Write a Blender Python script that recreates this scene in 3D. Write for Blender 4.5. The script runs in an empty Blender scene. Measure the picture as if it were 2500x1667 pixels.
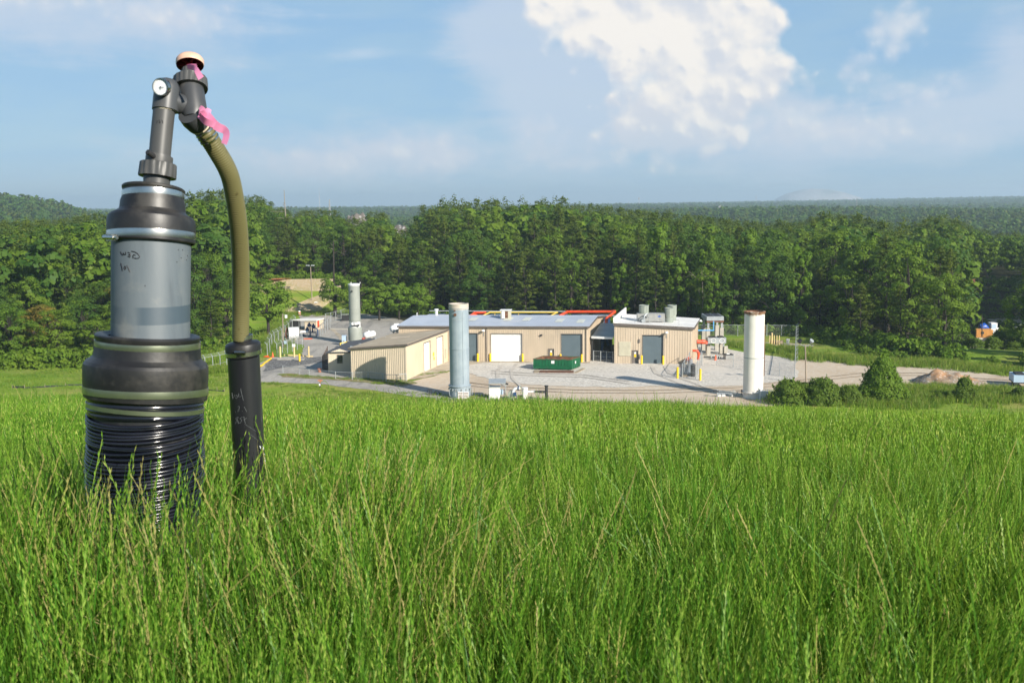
import bpy, bmesh, math, random
import numpy as np
from mathutils import Vector, Matrix

rng = random.Random(11)
nrng = np.random.default_rng(5)
sc = bpy.context.scene
col = sc.collection
PI = math.pi

# ------------------------------------------------------------------ survey
FPX, PITCH, ROLL, YARD = 2600.0, math.radians(7.515), math.radians(0.5), -26.7


def ray(px, py):
    x, y = (px - 1250) / FPX, -(py - 833.5) / FPX
    a = -ROLL
    x, y = x * math.cos(a) - y * math.sin(a), x * math.sin(a) + y * math.cos(a)
    t = PI / 2 - PITCH
    return (x, y * math.cos(t) + math.sin(t), y * math.sin(t) - math.cos(t))


def G(px, py, z=YARD):
    d = ray(px, py)
    s = z / d[2]
    return (d[0] * s, d[1] * s)


def P(px, py, Y):
    d = ray(px, py)
    s = Y / d[1]
    return Vector((d[0] * s, Y, d[2] * s))


def Zat(px, py, Y):
    d = ray(px, py)
    return d[2] / d[1] * Y


def smooth(a, b, x):
    t = np.clip((np.asarray(x, float) - a) / (b - a), 0, 1)
    return t * t * (3 - 2 * t)


def lerp_table(x, tab):
    return np.interp(x, [t[0] for t in tab], [t[1] for t in tab])


# ------------------------------------------------------------------ objects
def link(o):
    col.objects.link(o)
    return o


def tag(o, label=None, cat=None, group=None, kind=None):
    if label: o['label'] = label
    if cat: o['category'] = cat
    if group: o['group'] = group
    if kind: o['kind'] = kind
    return o


def thing(name, label, cat, loc=(0, 0, 0), group=None):
    o = bpy.data.objects.new(name, None)
    o.empty_display_size = 0.2
    link(o)
    o.location = loc
    return tag(o, label, cat, group)


def wloc(p):
    v = Vector((0, 0, 0))
    while p is not None:
        v += Vector(p.location)
        p = p.parent
    return v


def copy_tree(o, parent=None):
    c = o.copy()
    col.objects.link(c)
    c.parent = parent
    for ch in [x for x in bpy.data.objects if x.parent == o]:
        copy_tree(ch, c)
    return c


def dup(root, kids, loc, rz=0.0, scale=1.0, label=None, group=None):
    r = root.copy()
    col.objects.link(r)
    r.location = loc
    r.rotation_euler = (0, 0, rz)
    r.scale = (scale, scale, scale) if not isinstance(scale, tuple) else scale
    if label: r['label'] = label
    if group: r['group'] = group
    for k in kids:
        c = k.copy()
        col.objects.link(c)
        c.parent = r
    return r


class MB:
    """collects shapes in world coordinates, links them as one mesh"""

    def __init__(s):
        s.v, s.f, s.m = [], [], []

    def add(s, vs, fs, mi=0):
        b = len(s.v)
        s.v += [tuple(v) for v in vs]
        s.f += [tuple(i + b for i in f) for f in fs]
        s.m += [mi] * len(fs)
        return s

    def hexa(s, p, ux, uy, uz, mi=0):
        p, ux, uy, uz = Vector(p), Vector(ux), Vector(uy), Vector(uz)
        vs = [p, p + ux, p + ux + uy, p + uy, p + uz, p + ux + uz, p + ux + uy + uz, p + uy + uz]
        fs = [(0, 3, 2, 1), (4, 5, 6, 7), (0, 1, 5, 4), (1, 2, 6, 5), (2, 3, 7, 6), (3, 0, 4, 7)]
        if ux.cross(uy).dot(uz) < 0: fs = [f[::-1] for f in fs]
        return s.add(vs, fs, mi)

    def box(s, c, size, rz=0.0, mi=0):
        cx, sx = math.cos(rz), math.sin(rz)
        u, v = Vector((cx, sx, 0)) * size[0], Vector((-sx, cx, 0)) * size[1]
        w = Vector((0, 0, size[2]))
        return s.hexa(Vector(c) - u / 2 - v / 2 - w / 2, u, v, w, mi)

    def prism(s, pts, z0, z1, mi=0):
        n = len(pts)
        zz0 = z0 if hasattr(z0, '__len__') else [z0] * n
        zz1 = z1 if hasattr(z1, '__len__') else [z1] * n
        vs = [(p[0], p[1], a) for p, a in zip(pts, zz0)] + [(p[0], p[1], a) for p, a in zip(pts, zz1)]
        fs = [tuple(range(n - 1, -1, -1)), tuple(range(n, 2 * n))]
        fs += [(i, (i + 1) % n, n + (i + 1) % n, n + i) for i in range(n)]
        return s.add(vs, fs, mi)

    def rings(s, rows, n=16, cap0=True, cap1=True, mi=0, a0=0.0):
        """rows: (centre, axis, radius)"""
        vs = []
        for c, ax, r in rows:
            ax = Vector(ax).normalized()
            e = Vector((1, 0, 0)) if abs(ax.x) < 0.9 else Vector((0, 1, 0))
            u = (e - ax * e.dot(ax)).normalized()
            w = ax.cross(u)
            c = Vector(c)
            for k in range(n):
                a = 2 * PI * k / n + a0
                vs.append(c + u * (r * math.cos(a)) + w * (r * math.sin(a)))
        fs = []
        for j in range(len(rows) - 1):
            for k in range(n):
                k2 = (k + 1) % n
                fs.append((j * n + k, j * n + k2, (j + 1) * n + k2, (j + 1) * n + k))
        if cap0: fs.append(tuple(range(n - 1, -1, -1)))
        if cap1: fs.append(tuple(range((len(rows) - 1) * n, len(rows) * n)))
        return s.add(vs, fs, mi)

    def tube(s, p0, p1, r0, r1=None, n=8, mi=0, caps=True):
        p0, p1 = Vector(p0), Vector(p1)
        r1 = r0 if r1 is None else r1
        ax = p1 - p0
        return s.rings([(p0, ax, r0), (p1, ax, r1)], n, caps, caps, mi)

    def path(s, pts, r, n=8, caps=True, mi=0):
        pts = [Vector(p) for p in pts]
        rad = r if hasattr(r, '__len__') else [r] * len(pts)
        tang = []
        for i in range(len(pts)):
            a, b = pts[max(i - 1, 0)], pts[min(i + 1, len(pts) - 1)]
            tang.append((b - a).normalized())
        t = tang[0]
        e = Vector((0, 0, 1)) if abs(t.z) < 0.9 else Vector((1, 0, 0))
        u = (e - t * e.dot(t)).normalized()
        vs = []
        for i, p in enumerate(pts):
            t = tang[i]
            u = (u - t * u.dot(t)).normalized()
            w = t.cross(u)
            for k in range(n):
                a = 2 * PI * k / n
                vs.append(p + u * (rad[i] * math.cos(a)) + w * (rad[i] * math.sin(a)))
        fs = []
        for j in range(len(pts) - 1):
            for k in range(n):
                k2 = (k + 1) % n
                fs.append((j * n + k, j * n + k2, (j + 1) * n + k2, (j + 1) * n + k))
        if caps:
            fs.append(tuple(range(n - 1, -1, -1)))
            fs.append(tuple(range((len(pts) - 1) * n, len(pts) * n)))
        return s.add(vs, fs, mi)

    def vcyl(s, x, y, prof, n=24, mi=0, cap0=True, cap1=True):
        return s.rings([((x, y, z), (0, 0, 1), r) for z, r in prof], n, cap0, cap1, mi)

    def build(s, name, mats, parent=None, sm=None, recalc=False):
        me = bpy.data.meshes.new(name)
        org = wloc(parent)
        me.from_pydata([(v[0] - org.x, v[1] - org.y, v[2] - org.z) for v in s.v], [], s.f)
        if recalc:
            bm = bmesh.new(); bm.from_mesh(me)
            bmesh.ops.recalc_face_normals(bm, faces=bm.faces)
            bm.to_mesh(me); bm.free()
        if not isinstance(mats, (list, tuple)): mats = [mats]
        for m in mats: me.materials.append(m)
        if len(mats) > 1: me.polygons.foreach_set('material_index', s.m)
        if sm is not None:
            me.polygons.foreach_set('use_smooth', [True] * len(me.polygons))
            me.set_sharp_from_angle(angle=math.radians(sm))
        me.update()
        o = bpy.data.objects.new(name, me)
        link(o)
        if parent is not None: o.parent = parent
        return o


def np_mesh(name, V, Fq, mats, smooth_=False, attrs=None):
    """fast quad mesh from numpy arrays"""
    me = bpy.data.meshes.new(name)
    me.vertices.add(len(V))
    me.vertices.foreach_set('co', np.asarray(V, np.float32).ravel())
    nf = len(Fq)
    if nf:
        k = Fq.shape[1]
        me.loops.add(nf * k)
        me.loops.foreach_set('vertex_index', Fq.astype(np.int32).ravel())
        me.polygons.add(nf)
        me.polygons.foreach_set('loop_start', np.arange(0, nf * k, k, dtype=np.int32))
        me.polygons.foreach_set('loop_total', np.full(nf, k, np.int32))
        if smooth_: me.polygons.foreach_set('use_smooth', np.ones(nf, bool))
    for m in (mats if isinstance(mats, (list, tuple)) else [mats]): me.materials.append(m)
    for nm, (typ, dom, arr) in (attrs or {}).items():
        a = me.attributes.new(nm, typ, dom)
        a.data.foreach_set('vector' if typ == 'FLOAT_VECTOR' else 'value', np.asarray(arr).ravel())
    me.update(calc_edges=True)
    return me


# ------------------------------------------------------------------ materials
class NT:
    def __init__(s, tree):
        s.t = tree
        s.nodes, s.links = tree.nodes, tree.links

    def n(s, typ, ins=None, **props):
        nd = s.nodes.new(typ)
        for k, v in props.items(): setattr(nd, k, v)
        for k, v in (ins or {}).items():
            sock = nd.inputs[k]
            if isinstance(v, bpy.types.NodeSocket): s.links.new(v, sock)
            else: sock.default_value = v
        return nd

    def m(s, op, a, b=0.0, c=0.0, clamp=False):
        nd = s.nodes.new('ShaderNodeMath')
        nd.operation = op
        nd.use_clamp = clamp
        for i, v in enumerate((a, b, c)):
            if isinstance(v, bpy.types.NodeSocket): s.links.new(v, nd.inputs[i])
            else: nd.inputs[i].default_value = v
        return nd.outputs[0]

    def ss(s, v, a, b):
        nd = s.nodes.new('ShaderNodeMapRange')
        nd.interpolation_type = 'SMOOTHSTEP'
        s.links.new(v, nd.inputs[0])
        nd.inputs[1].default_value, nd.inputs[2].default_value = a, b
        return nd.outputs[0]

    def mix(s, f, a, b, blend='MIX'):
        nd = s.nodes.new('ShaderNodeMix')
        nd.data_type = 'RGBA'
        nd.blend_type = blend
        for i, v in ((0, f), (6, a), (7, b)):
            if isinstance(v, bpy.types.NodeSocket): s.links.new(v, nd.inputs[i])
            elif i == 0: nd.inputs[0].default_value = v
            else: nd.inputs[i].default_value = (*v[:3], 1)
        return nd.outputs[2]

    def noise(s, vec, scale, detail=4.0, rough=0.55, dist=0.0):
        nd = s.nodes.new('ShaderNodeTexNoise')
        s.links.new(vec, nd.inputs['Vector'])
        nd.inputs['Scale'].default_value = scale
        nd.inputs['Detail'].default_value = detail
        nd.inputs['Roughness'].default_value = rough
        nd.inputs['Distortion'].default_value = dist
        return nd.outputs[0]

    def vmul(s, vec, k):
        nd = s.nodes.new('ShaderNodeVectorMath')
        nd.operation = 'MULTIPLY'
        s.links.new(vec, nd.inputs[0])
        nd.inputs[1].default_value = k
        return nd.outputs[0]


def new_mat(name):
    m = bpy.data.materials.new(name)
    m.use_nodes = True
    t = NT(m.node_tree)
    t.nodes.clear()
    out = t.n('ShaderNodeOutputMaterial')
    return m, t, out


def surf(name, c1, c2=None, scale=3.0, rough=0.6, metal=0.0, bump=0.0, bscale=None, stretch=(1, 1, 1), detail=5.0,
         lo=0.35, hi=0.65, c3=None, s3=0.4, coord='Object', spec=0.5, r2=None, coat=0.0):
    m, t, out = new_mat(name)
    tc = t.n('ShaderNodeTexCoord').outputs[coord] if coord != 'Pos' else t.n('ShaderNodeNewGeometry').outputs['Position']
    vec = t.vmul(tc, stretch)
    b = t.n('ShaderNodeBsdfPrincipled', {'Roughness': rough, 'Metallic': metal, 'Specular IOR Level': spec, 'Coat Weight': coat})
    c = (*c1, 1)
    if c2:
        f = t.ss(t.noise(vec, scale, detail), lo, hi)
        c = t.mix(f, c1, c2)
        if r2 is not None:
            t.links.new(t.m('ADD', t.m('MULTIPLY', f, r2 - rough), rough), b.inputs['Roughness'])
    if c3:
        f3 = t.ss(t.noise(vec, s3, 6.0, 0.65), 0.5, 0.68)
        c = t.mix(f3, c if c2 else c1, c3)
    if isinstance(c, tuple): b.inputs['Base Color'].default_value = c
    else: t.links.new(c, b.inputs['Base Color'])
    if bump:
        bn = t.n('ShaderNodeBump', {'Strength': min(1.0, bump), 'Distance': 0.02 * max(1.0, bump), 'Height': t.noise(vec, bscale or scale * 4, 4)})
        t.links.new(bn.outputs[0], b.inputs['Normal'])
    t.links.new(b.outputs[0], out.inputs[0])
    return m


def leaf_mat(name, ca, cb, cc, nscale=0.25, transl=0.35, rough=0.5, tcol=None, spec=0.3, wscale=0.12, randamt=1.0):
    """foliage: colour varies per plant, per leaf (island) and slowly over the ground"""
    m, t, out = new_mat(name)
    oi = t.n('ShaderNodeObjectInfo').outputs['Random']
    geo = t.n('ShaderNodeNewGeometry')
    isl = geo.outputs['Random Per Island']
    pn = t.noise(geo.outputs['Position'], wscale, 3)
    f1 = t.m('ADD', t.m('MULTIPLY', oi, 0.5 * randamt), t.m('MULTIPLY', t.ss(pn, 0.35, 0.65), 0.5), clamp=True)
    c = t.mix(f1, ca, cb)
    c = t.mix(t.m('MULTIPLY', t.m('POWER', isl, 2.0), 0.8), c, cc)
    b = t.n('ShaderNodeBsdfPrincipled', {'Base Color': c, 'Roughness': rough, 'Specular IOR Level': spec})
    tr = t.n('ShaderNodeBsdfTranslucent', {'Color': t.mix(0.5, c, tcol or (0.25, 0.4, 0.03))})
    mx = t.n('ShaderNodeMixShader', {0: transl, 1: b.outputs[0], 2: tr.outputs[0]})
    t.links.new(mx.outputs[0], out.inputs[0])
    return m
# ------------------------------------------------------------------ material set
M = {}
M['tan_wall'] = surf('tan_siding', (0.56, 0.46, 0.345), (0.51, 0.42, 0.31), 0.6, 0.55, stretch=(1, 1, 0.35), c3=(0.45, 0.375, 0.285), s3=0.5)
M['tan_light'] = surf('cream_siding', (0.66, 0.565, 0.43), (0.60, 0.515, 0.39), 0.6, 0.55, stretch=(1, 1, 0.35))
M['tan_roof'] = surf('tan_roofing', (0.47, 0.385, 0.265), (0.41, 0.33, 0.225), 0.5, 0.7, c3=(0.52, 0.43, 0.31), s3=0.3)
M['trim'] = surf('dark_trim', (0.10, 0.085, 0.075), (0.13, 0.11, 0.10), 2, 0.5)
M['dark'] = surf('dark_metal', (0.02, 0.02, 0.022), (0.03, 0.03, 0.032), 3, 0.6)
M['zinc_roof'] = surf('galvalume_roofing', (0.43, 0.475, 0.55), (0.385, 0.43, 0.50), 0.35, 0.45, metal=0.12, c3=(0.47, 0.50, 0.55), s3=0.25)
M['skylight'] = surf('skylight_plastic', (0.62, 0.64, 0.58), (0.55, 0.56, 0.48), 2, 0.4)
M['white_roof'] = surf('white_membrane', (0.82, 0.80, 0.76), (0.74, 0.72, 0.68), 0.4, 0.6, c3=(0.66, 0.65, 0.63), s3=0.35)
M['white'] = surf('white_paint', (0.80, 0.80, 0.78), (0.74, 0.74, 0.72), 1.2, 0.45)
M['white_door'] = surf('white_roller_door', (0.84, 0.83, 0.80), (0.80, 0.79, 0.76), 0.8, 0.5)
M['grey_door'] = surf('grey_roller_door', (0.095, 0.13, 0.15), (0.105, 0.142, 0.163), 0.8, 0.5)
M['brown_door'] = surf('grey_brown_door', (0.14, 0.125, 0.11), (0.16, 0.14, 0.125), 1, 0.5)
M['louver'] = surf('beige_louver', (0.55, 0.52, 0.40), (0.50, 0.47, 0.36), 1, 0.6)
M['yellow'] = surf('yellow_paint', (0.85, 0.58, 0.02), (0.78, 0.50, 0.02), 2, 0.45)
M['pale_yellow'] = surf('faded_yellow_paint', (0.72, 0.55, 0.25), (0.62, 0.47, 0.24), 3, 0.6)
M['pipe_yellow'] = surf('yellow_pipe_paint', (0.78, 0.58, 0.10), (0.70, 0.50, 0.08), 2, 0.45)
M['red_pipe'] = surf('orange_red_pipe_paint', (0.72, 0.085, 0.02), (0.62, 0.065, 0.02), 1.5, 0.4)
M['blue_pipe'] = surf('light_blue_pipe_paint', (0.12, 0.42, 0.78), (0.10, 0.36, 0.70), 2, 0.45)
M['galv'] = surf('galvanised_steel', (0.42, 0.45, 0.46), (0.34, 0.37, 0.38), 3, 0.45, metal=0.3)
M['vent_green'] = surf('grey_green_ducting', (0.29, 0.32, 0.27), (0.25, 0.28, 0.24), 1.2, 0.5)
M['unit_grey'] = surf('grey_unit_casing', (0.33, 0.33, 0.31), (0.28, 0.28, 0.27), 2, 0.55)
M['concrete'] = surf('pale_concrete', (0.46, 0.43, 0.36), (0.38, 0.355, 0.30), 1.5, 0.85, bump=0.3)
M['dump_green'] = surf('green_dumpster_paint', (0.004, 0.115, 0.045), (0.005, 0.09, 0.036), 1.2, 0.4, c3=(0.012, 0.075, 0.035), s3=1.4)
M['rust'] = surf('rusty_steel', (0.17, 0.07, 0.035), (0.10, 0.045, 0.028), 3, 0.85, c3=(0.24, 0.12, 0.06), s3=2)
M['wood'] = surf('weathered_timber', (0.36, 0.29, 0.20), (0.27, 0.21, 0.145), 3, 0.8, stretch=(1, 1, 0.2))
M['pole'] = surf('weathered_pole', (0.33, 0.27, 0.20), (0.25, 0.20, 0.15), 4, 0.85, stretch=(1, 1, 0.1))
M['brown_wood'] = surf('brown_stained_timber', (0.085, 0.04, 0.022), (0.06, 0.03, 0.017), 3, 0.8)
M['shingle'] = surf('charcoal_shingles', (0.055, 0.06, 0.07), (0.075, 0.08, 0.09), 4, 0.85)
M['glass'] = surf('dark_window_glass', (0.02, 0.03, 0.035), None, rough=0.08, spec=0.8)
M['orange'] = surf('orange_plastic', (0.80, 0.12, 0.02), (0.72, 0.10, 0.02), 4, 0.5)
M['terracotta'] = surf('terracotta', (0.45, 0.17, 0.09), (0.38, 0.14, 0.08), 4, 0.8)
M['blue_dark'] = surf('dark_blue_paint', (0.012, 0.05, 0.14), (0.012, 0.04, 0.11), 2, 0.5)
M['blue'] = surf('blue_paint', (0.01, 0.08, 0.40), (0.01, 0.07, 0.33), 2, 0.4)
M['container'] = surf('orange_yellow_container', (0.62, 0.30, 0.07), (0.54, 0.25, 0.06), 1, 0.55)
M['gen_blue'] = surf('pale_blue_casing', (0.42, 0.55, 0.68), (0.38, 0.50, 0.63), 1, 0.5)
M['fabric'] = surf('black_silt_fabric', (0.015, 0.016, 0.02), (0.03, 0.032, 0.04), 2, 0.7)
M['tower'] = surf('tower_paint', (0.60, 0.58, 0.56), (0.55, 0.50, 0.48), 0.1, 0.6)
M['deadwood'] = surf('bleached_deadwood', (0.30, 0.26, 0.21), (0.22, 0.19, 0.15), 3, 0.85)
M['bark'] = surf('grey_brown_bark', (0.040, 0.032, 0.025), (0.028, 0.022, 0.018), 4, 0.9, stretch=(1, 1, 0.25))

# stacks -------------------------------------------------------------
def stack_mat(name, base, base2, streak, top_rust, ztop, zr, streak_amt=0.5, spots=None, zlo=None):
    m, t, out = new_mat(name)
    tc = t.n('ShaderNodeTexCoord').outputs['Object']
    sep = t.n('ShaderNodeSeparateXYZ', {0: tc})
    c = t.mix(t.ss(t.noise(tc, 0.7, 5), 0.35, 0.65), base, base2)
    st = t.ss(t.noise(t.vmul(tc, (3.2, 3.2, 0.12)), 1.0, 5, 0.6), 0.48, 0.72)
    c = t.mix(t.m('MULTIPLY', st, streak_amt), c, streak)
    nz = t.m('ADD', sep.outputs[2], t.m('MULTIPLY', t.noise(t.vmul(tc, (1.6, 1.6, 0.25)), 1.3, 4), zr * 1.1))
    rust = t.ss(nz, ztop - zr * 0.25, ztop + zr * 0.35)
    c = t.mix(rust, c, top_rust)
    b = t.n('ShaderNodeBsdfPrincipled', {'Base Color': c, 'Roughness': 0.55, 'Metallic': 0.0})
    t.links.new(b.outputs[0], out.inputs[0])
    return m


M['stack_blue'] = stack_mat('blue_grey_stack_steel', (0.25, 0.31, 0.36), (0.305, 0.365, 0.41), (0.43, 0.47, 0.495), (0.47, 0.42, 0.36), 12.8, 0.8, 0.45)
M['stack_white'] = stack_mat('white_stack_paint', (0.80, 0.77, 0.71), (0.74, 0.71, 0.66), (0.62, 0.50, 0.38), (0.17, 0.075, 0.03), 11.75, 0.75, 0.28)
M['stack_grey'] = stack_mat('grey_green_stack_steel', (0.27, 0.29, 0.255), (0.31, 0.33, 0.29), (0.40, 0.41, 0.37), (0.62, 0.62, 0.60), 11.3, 0.3, 0.4)


def chain_mat():
    m, t, out = new_mat('chain_link_wire')
    geo = t.n('ShaderNodeNewGeometry')
    p = geo.outputs['Position']
    sep = t.n('ShaderNodeSeparateXYZ', {0: p})
    h = t.m('ADD', sep.outputs[0], sep.outputs[1])
    a = t.m('PINGPONG', t.m('ADD', h, sep.outputs[2]), 0.05)
    b = t.m('PINGPONG', t.m('SUBTRACT', h, sep.outputs[2]), 0.05)
    k = t.m('LESS_THAN', t.m('MINIMUM', a, b), 0.0032)
    d = t.n('ShaderNodeBsdfPrincipled', {'Base Color': (0.36, 0.38, 0.37, 1), 'Roughness': 0.5, 'Metallic': 0.3})
    tr = t.n('ShaderNodeBsdfTransparent')
    mx = t.n('ShaderNodeMixShader', {0: k, 1: tr.outputs[0], 2: d.outputs[0]})
    t.links.new(mx.outputs[0], out.inputs[0])
    return m


M['chain'] = chain_mat()

# ground ---------------------------------------------------------------
def ground_mat():
    m, t, out = new_mat('meadow_and_forest_soil')
    p = t.n('ShaderNodeNewGeometry').outputs['Position']
    sep = t.n('ShaderNodeSeparateXYZ', {0: p})
    fine = t.ss(t.noise(p, 1.3, 6, 0.65), 0.3, 0.7)
    big = t.ss(t.noise(p, 0.09, 4), 0.4, 0.62)
    green = t.mix(fine, (0.15, 0.26, 0.022), (0.25, 0.35, 0.04))
    dry = t.mix(fine, (0.33, 0.31, 0.09), (0.26, 0.32, 0.05))
    g = t.mix(big, green, dry)
    # mowing rows
    rows = t.ss(t.noise(t.vmul(p, (0.02, 0.42, 1)), 1.0, 4, 0.6), 0.42, 0.6)
    g = t.mix(t.m('MULTIPLY', rows, 0.5), g, (0.10, 0.21, 0.018))
    soil = t.mix(fine, (0.035, 0.032, 0.018), (0.05, 0.055, 0.02))
    bank = t.m('MULTIPLY', t.m('MULTIPLY', t.ss(sep.outputs[0], -70, -64), t.ss(sep.outputs[0], -36, -42)), t.ss(sep.outputs[1], 289, 284))
    wood = t.m('MULTIPLY', t.ss(sep.outputs[1], 205, 222), t.m('SUBTRACT', 1.0, bank))
    c = t.mix(wood, g, soil)
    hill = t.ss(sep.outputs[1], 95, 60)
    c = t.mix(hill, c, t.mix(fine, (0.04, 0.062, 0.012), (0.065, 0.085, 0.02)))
    b = t.n('ShaderNodeBsdfPrincipled', {'Base Color': c, 'Roughness': 0.95, 'Specular IOR Level': 0.1})
    bp = t.n('ShaderNodeBump', {'Strength': 0.9, 'Distance': 0.25, 'Height': t.noise(p, 2.2, 6, 0.7)})
    t.links.new(bp.outputs[0], b.inputs['Normal'])
    t.links.new(b.outputs[0], out.inputs[0])
    return m


M['ground'] = ground_mat()


def gravelly(name, ca, cb, cc, fscale, bscale, track=None, bump=0.5):
    m, t, out = new_mat(name)
    p = t.n('ShaderNodeNewGeometry').outputs['Position']
    f = t.ss(t.noise(p, fscale, 5, 0.7), 0.36, 0.64)
    c = t.mix(f, ca, cb)
    b2 = t.ss(t.noise(p, bscale, 5, 0.6), 0.45, 0.66)
    c = t.mix(b2, c, cc)
    vor = t.n('ShaderNodeTexVoronoi', {'Vector': p, 'Scale': fscale * 2.2})
    c = t.mix(t.ss(vor.outputs['Distance'], 0.42, 0.12), c, t.mix(0.5, c, (0.62, 0.62, 0.60)))
    if track:
        tr = t.ss(t.noise(t.vmul(p, track[0]), 1.0, 5, 0.65), 0.5, 0.66)
        c = t.mix(t.m('MULTIPLY', tr, 0.7), c, track[1])
    b = t.n('ShaderNodeBsdfPrincipled', {'Base Color': c, 'Roughness': 0.92, 'Specular IOR Level': 0.2})
    bp = t.n('ShaderNodeBump', {'Strength': bump, 'Distance': 0.08, 'Height': t.noise(p, fscale * 1.5, 4, 0.7)})
    t.links.new(bp.outputs[0], b.inputs['Normal'])
    t.links.new(b.outputs[0], out.inputs[0])
    return m


M['gravel'] = gravelly('crushed_grey_gravel', (0.42, 0.39, 0.34), (0.72, 0.67, 0.59), (0.61, 0.56, 0.485), 2.6, 0.16, ((0.07, 0.42, 1), (0.57, 0.515, 0.44)), bump=1.0)
M['dirt'] = gravelly('tan_dirt_road', (0.52, 0.42, 0.31), (0.58, 0.48, 0.36), (0.45, 0.35, 0.245), 0.9, 0.12, ((0.05, 0.55, 1), (0.52, 0.44, 0.34)), 0.4)
M['asphalt'] = gravelly('pale_worn_asphalt', (0.35, 0.322, 0.28), (0.41, 0.38, 0.335), (0.29, 0.27, 0.24), 1.2, 0.12, ((0.4, 0.06, 1), (0.20, 0.195, 0.185)), 0.25)
M['asphalt_new'] = gravelly('dark_patched_asphalt', (0.10, 0.10, 0.10), (0.145, 0.142, 0.138), (0.185, 0.18, 0.17), 1.2, 0.3, None, 0.25)
M['slab'] = gravelly('stained_concrete_apron', (0.42, 0.36, 0.27), (0.48, 0.41, 0.31), (0.33, 0.27, 0.19), 0.8, 0.22, None, 0.25)
M['straw'] = gravelly('dry_straw_slope', (0.46, 0.355, 0.22), (0.40, 0.315, 0.18), (0.34, 0.30, 0.13), 0.9, 0.13, ((0.9, 0.12, 0.1), (0.55, 0.43, 0.28)), 0.8)
M['clay'] = gravelly('red_clay_earth', (0.50, 0.17, 0.07), (0.42, 0.14, 0.06), (0.36, 0.17, 0.09), 0.5, 0.15, None, 0.6)
M['spoil'] = gravelly('grey_brown_spoil', (0.135, 0.115, 0.10), (0.17, 0.15, 0.13), (0.10, 0.09, 0.08), 0.2, 0.05, None, 0.6)
M['rubble'] = gravelly('earth_rubble', (0.30, 0.22, 0.15), (0.20, 0.18, 0.15), (0.38, 0.22, 0.12), 1.1, 0.5, None, 1.0)
M['granite'] = gravelly('bare_granite', (0.46, 0.41, 0.385), (0.36, 0.33, 0.31), (0.20, 0.21, 0.19), 0.01, 0.004, None, 0.5)
M['verge'] = gravelly('dry_verge_grass', (0.14, 0.165, 0.035), (0.24, 0.21, 0.075), (0.27, 0.20, 0.10), 1.4, 0.35, None, 0.9)

# foliage --------------------------------------------------------------
M['pine'] = leaf_mat('pine_needles', (0.048, 0.088, 0.015), (0.105, 0.138, 0.022), (0.13, 0.16, 0.028), transl=0.25, spec=.08)
M['broad'] = leaf_mat('broad_leaves', (0.065, 0.140, 0.014), (0.145, 0.220, 0.022), (0.165, 0.235, 0.030), transl=0.34, spec=.10)
M['broad_dark'] = leaf_mat('dark_broad_leaves', (0.036, 0.096, 0.016), (0.078, 0.140, 0.020), (0.10, 0.160, 0.026), transl=0.3, spec=.10)
M['bronze'] = leaf_mat('bronze_tinged_leaves', (0.18, 0.14, 0.026), (0.13, 0.16, 0.024), (0.27, 0.17, 0.04), transl=0.3, spec=.08)
M['vine'] = leaf_mat('vine_leaves', (0.085, 0.170, 0.015), (0.135, 0.225, 0.022), (0.16, 0.245, 0.030), transl=0.34, spec=.10)
M['young'] = leaf_mat('bright_young_leaves', (0.110, 0.205, 0.022), (0.160, 0.250, 0.030), (0.19, 0.28, 0.036), transl=0.38, spec=.10)
M['shrub'] = leaf_mat('shrub_leaves', (0.080, 0.150, 0.022), (0.125, 0.195, 0.028), (0.18, 0.24, 0.04), transl=0.34, spec=.10)


def grass_mat(name, ca, cb, cc, tip, tr=0.3):
    m, t, out = new_mat(name)
    oi = t.n('ShaderNodeObjectInfo').outputs['Random']
    geo = t.n('ShaderNodeNewGeometry')
    p = geo.outputs['Position']
    big = t.ss(t.m('ADD', t.m('MULTIPLY', t.noise(p, 0.2, 3, 0.5), .6), t.m('MULTIPLY', t.noise(p, 0.9, 4, 0.6), .4)), 0.42, 0.58)
    c = t.mix(big, ca, cb)
    c = t.mix(t.m('MULTIPLY', oi, 0.55), c, cc)
    isl = geo.outputs['Random Per Island']
    c = t.mix(t.m('MULTIPLY', t.m('POWER', isl, 3.0), 0.9), c, tip)
    c = t.mix(t.ss(isl, 0.1, 0.0), c, (0.03, 0.09, 0.012))
    b = t.n('ShaderNodeBsdfPrincipled', {'Base Color': c, 'Roughness': 0.42, 'Specular IOR Level': 0.16})
    trn = t.n('ShaderNodeBsdfTranslucent', {'Color': t.mix(0.6, c, (0.36, 0.50, 0.04))})
    mx = t.n('ShaderNodeMixShader', {0: tr, 1: b.outputs[0], 2: trn.outputs[0]})
    t.links.new(mx.outputs[0], out.inputs[0])
    return m


M['blade'] = grass_mat('grass_blades', (0.038, 0.140, 0.012), (0.118, 0.245, 0.019), (0.072, 0.190, 0.015), (0.26, 0.38, 0.048))
M['seed'] = grass_mat('grass_seed_heads', (0.125, 0.29, 0.022), (0.235, 0.37, 0.038), (0.175, 0.33, 0.03), (0.44, 0.48, 0.12))
M['dryseed'] = grass_mat('ripe_seed_heads', (0.33, 0.31, 0.095), (0.26, 0.29, 0.055), (0.36, 0.295, 0.11), (0.42, 0.37, 0.16))
M['weed'] = grass_mat('weed_leaves', (0.095, 0.20, 0.018), (0.17, 0.27, 0.026), (0.13, 0.24, 0.02), (0.28, 0.31, 0.06))
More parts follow.
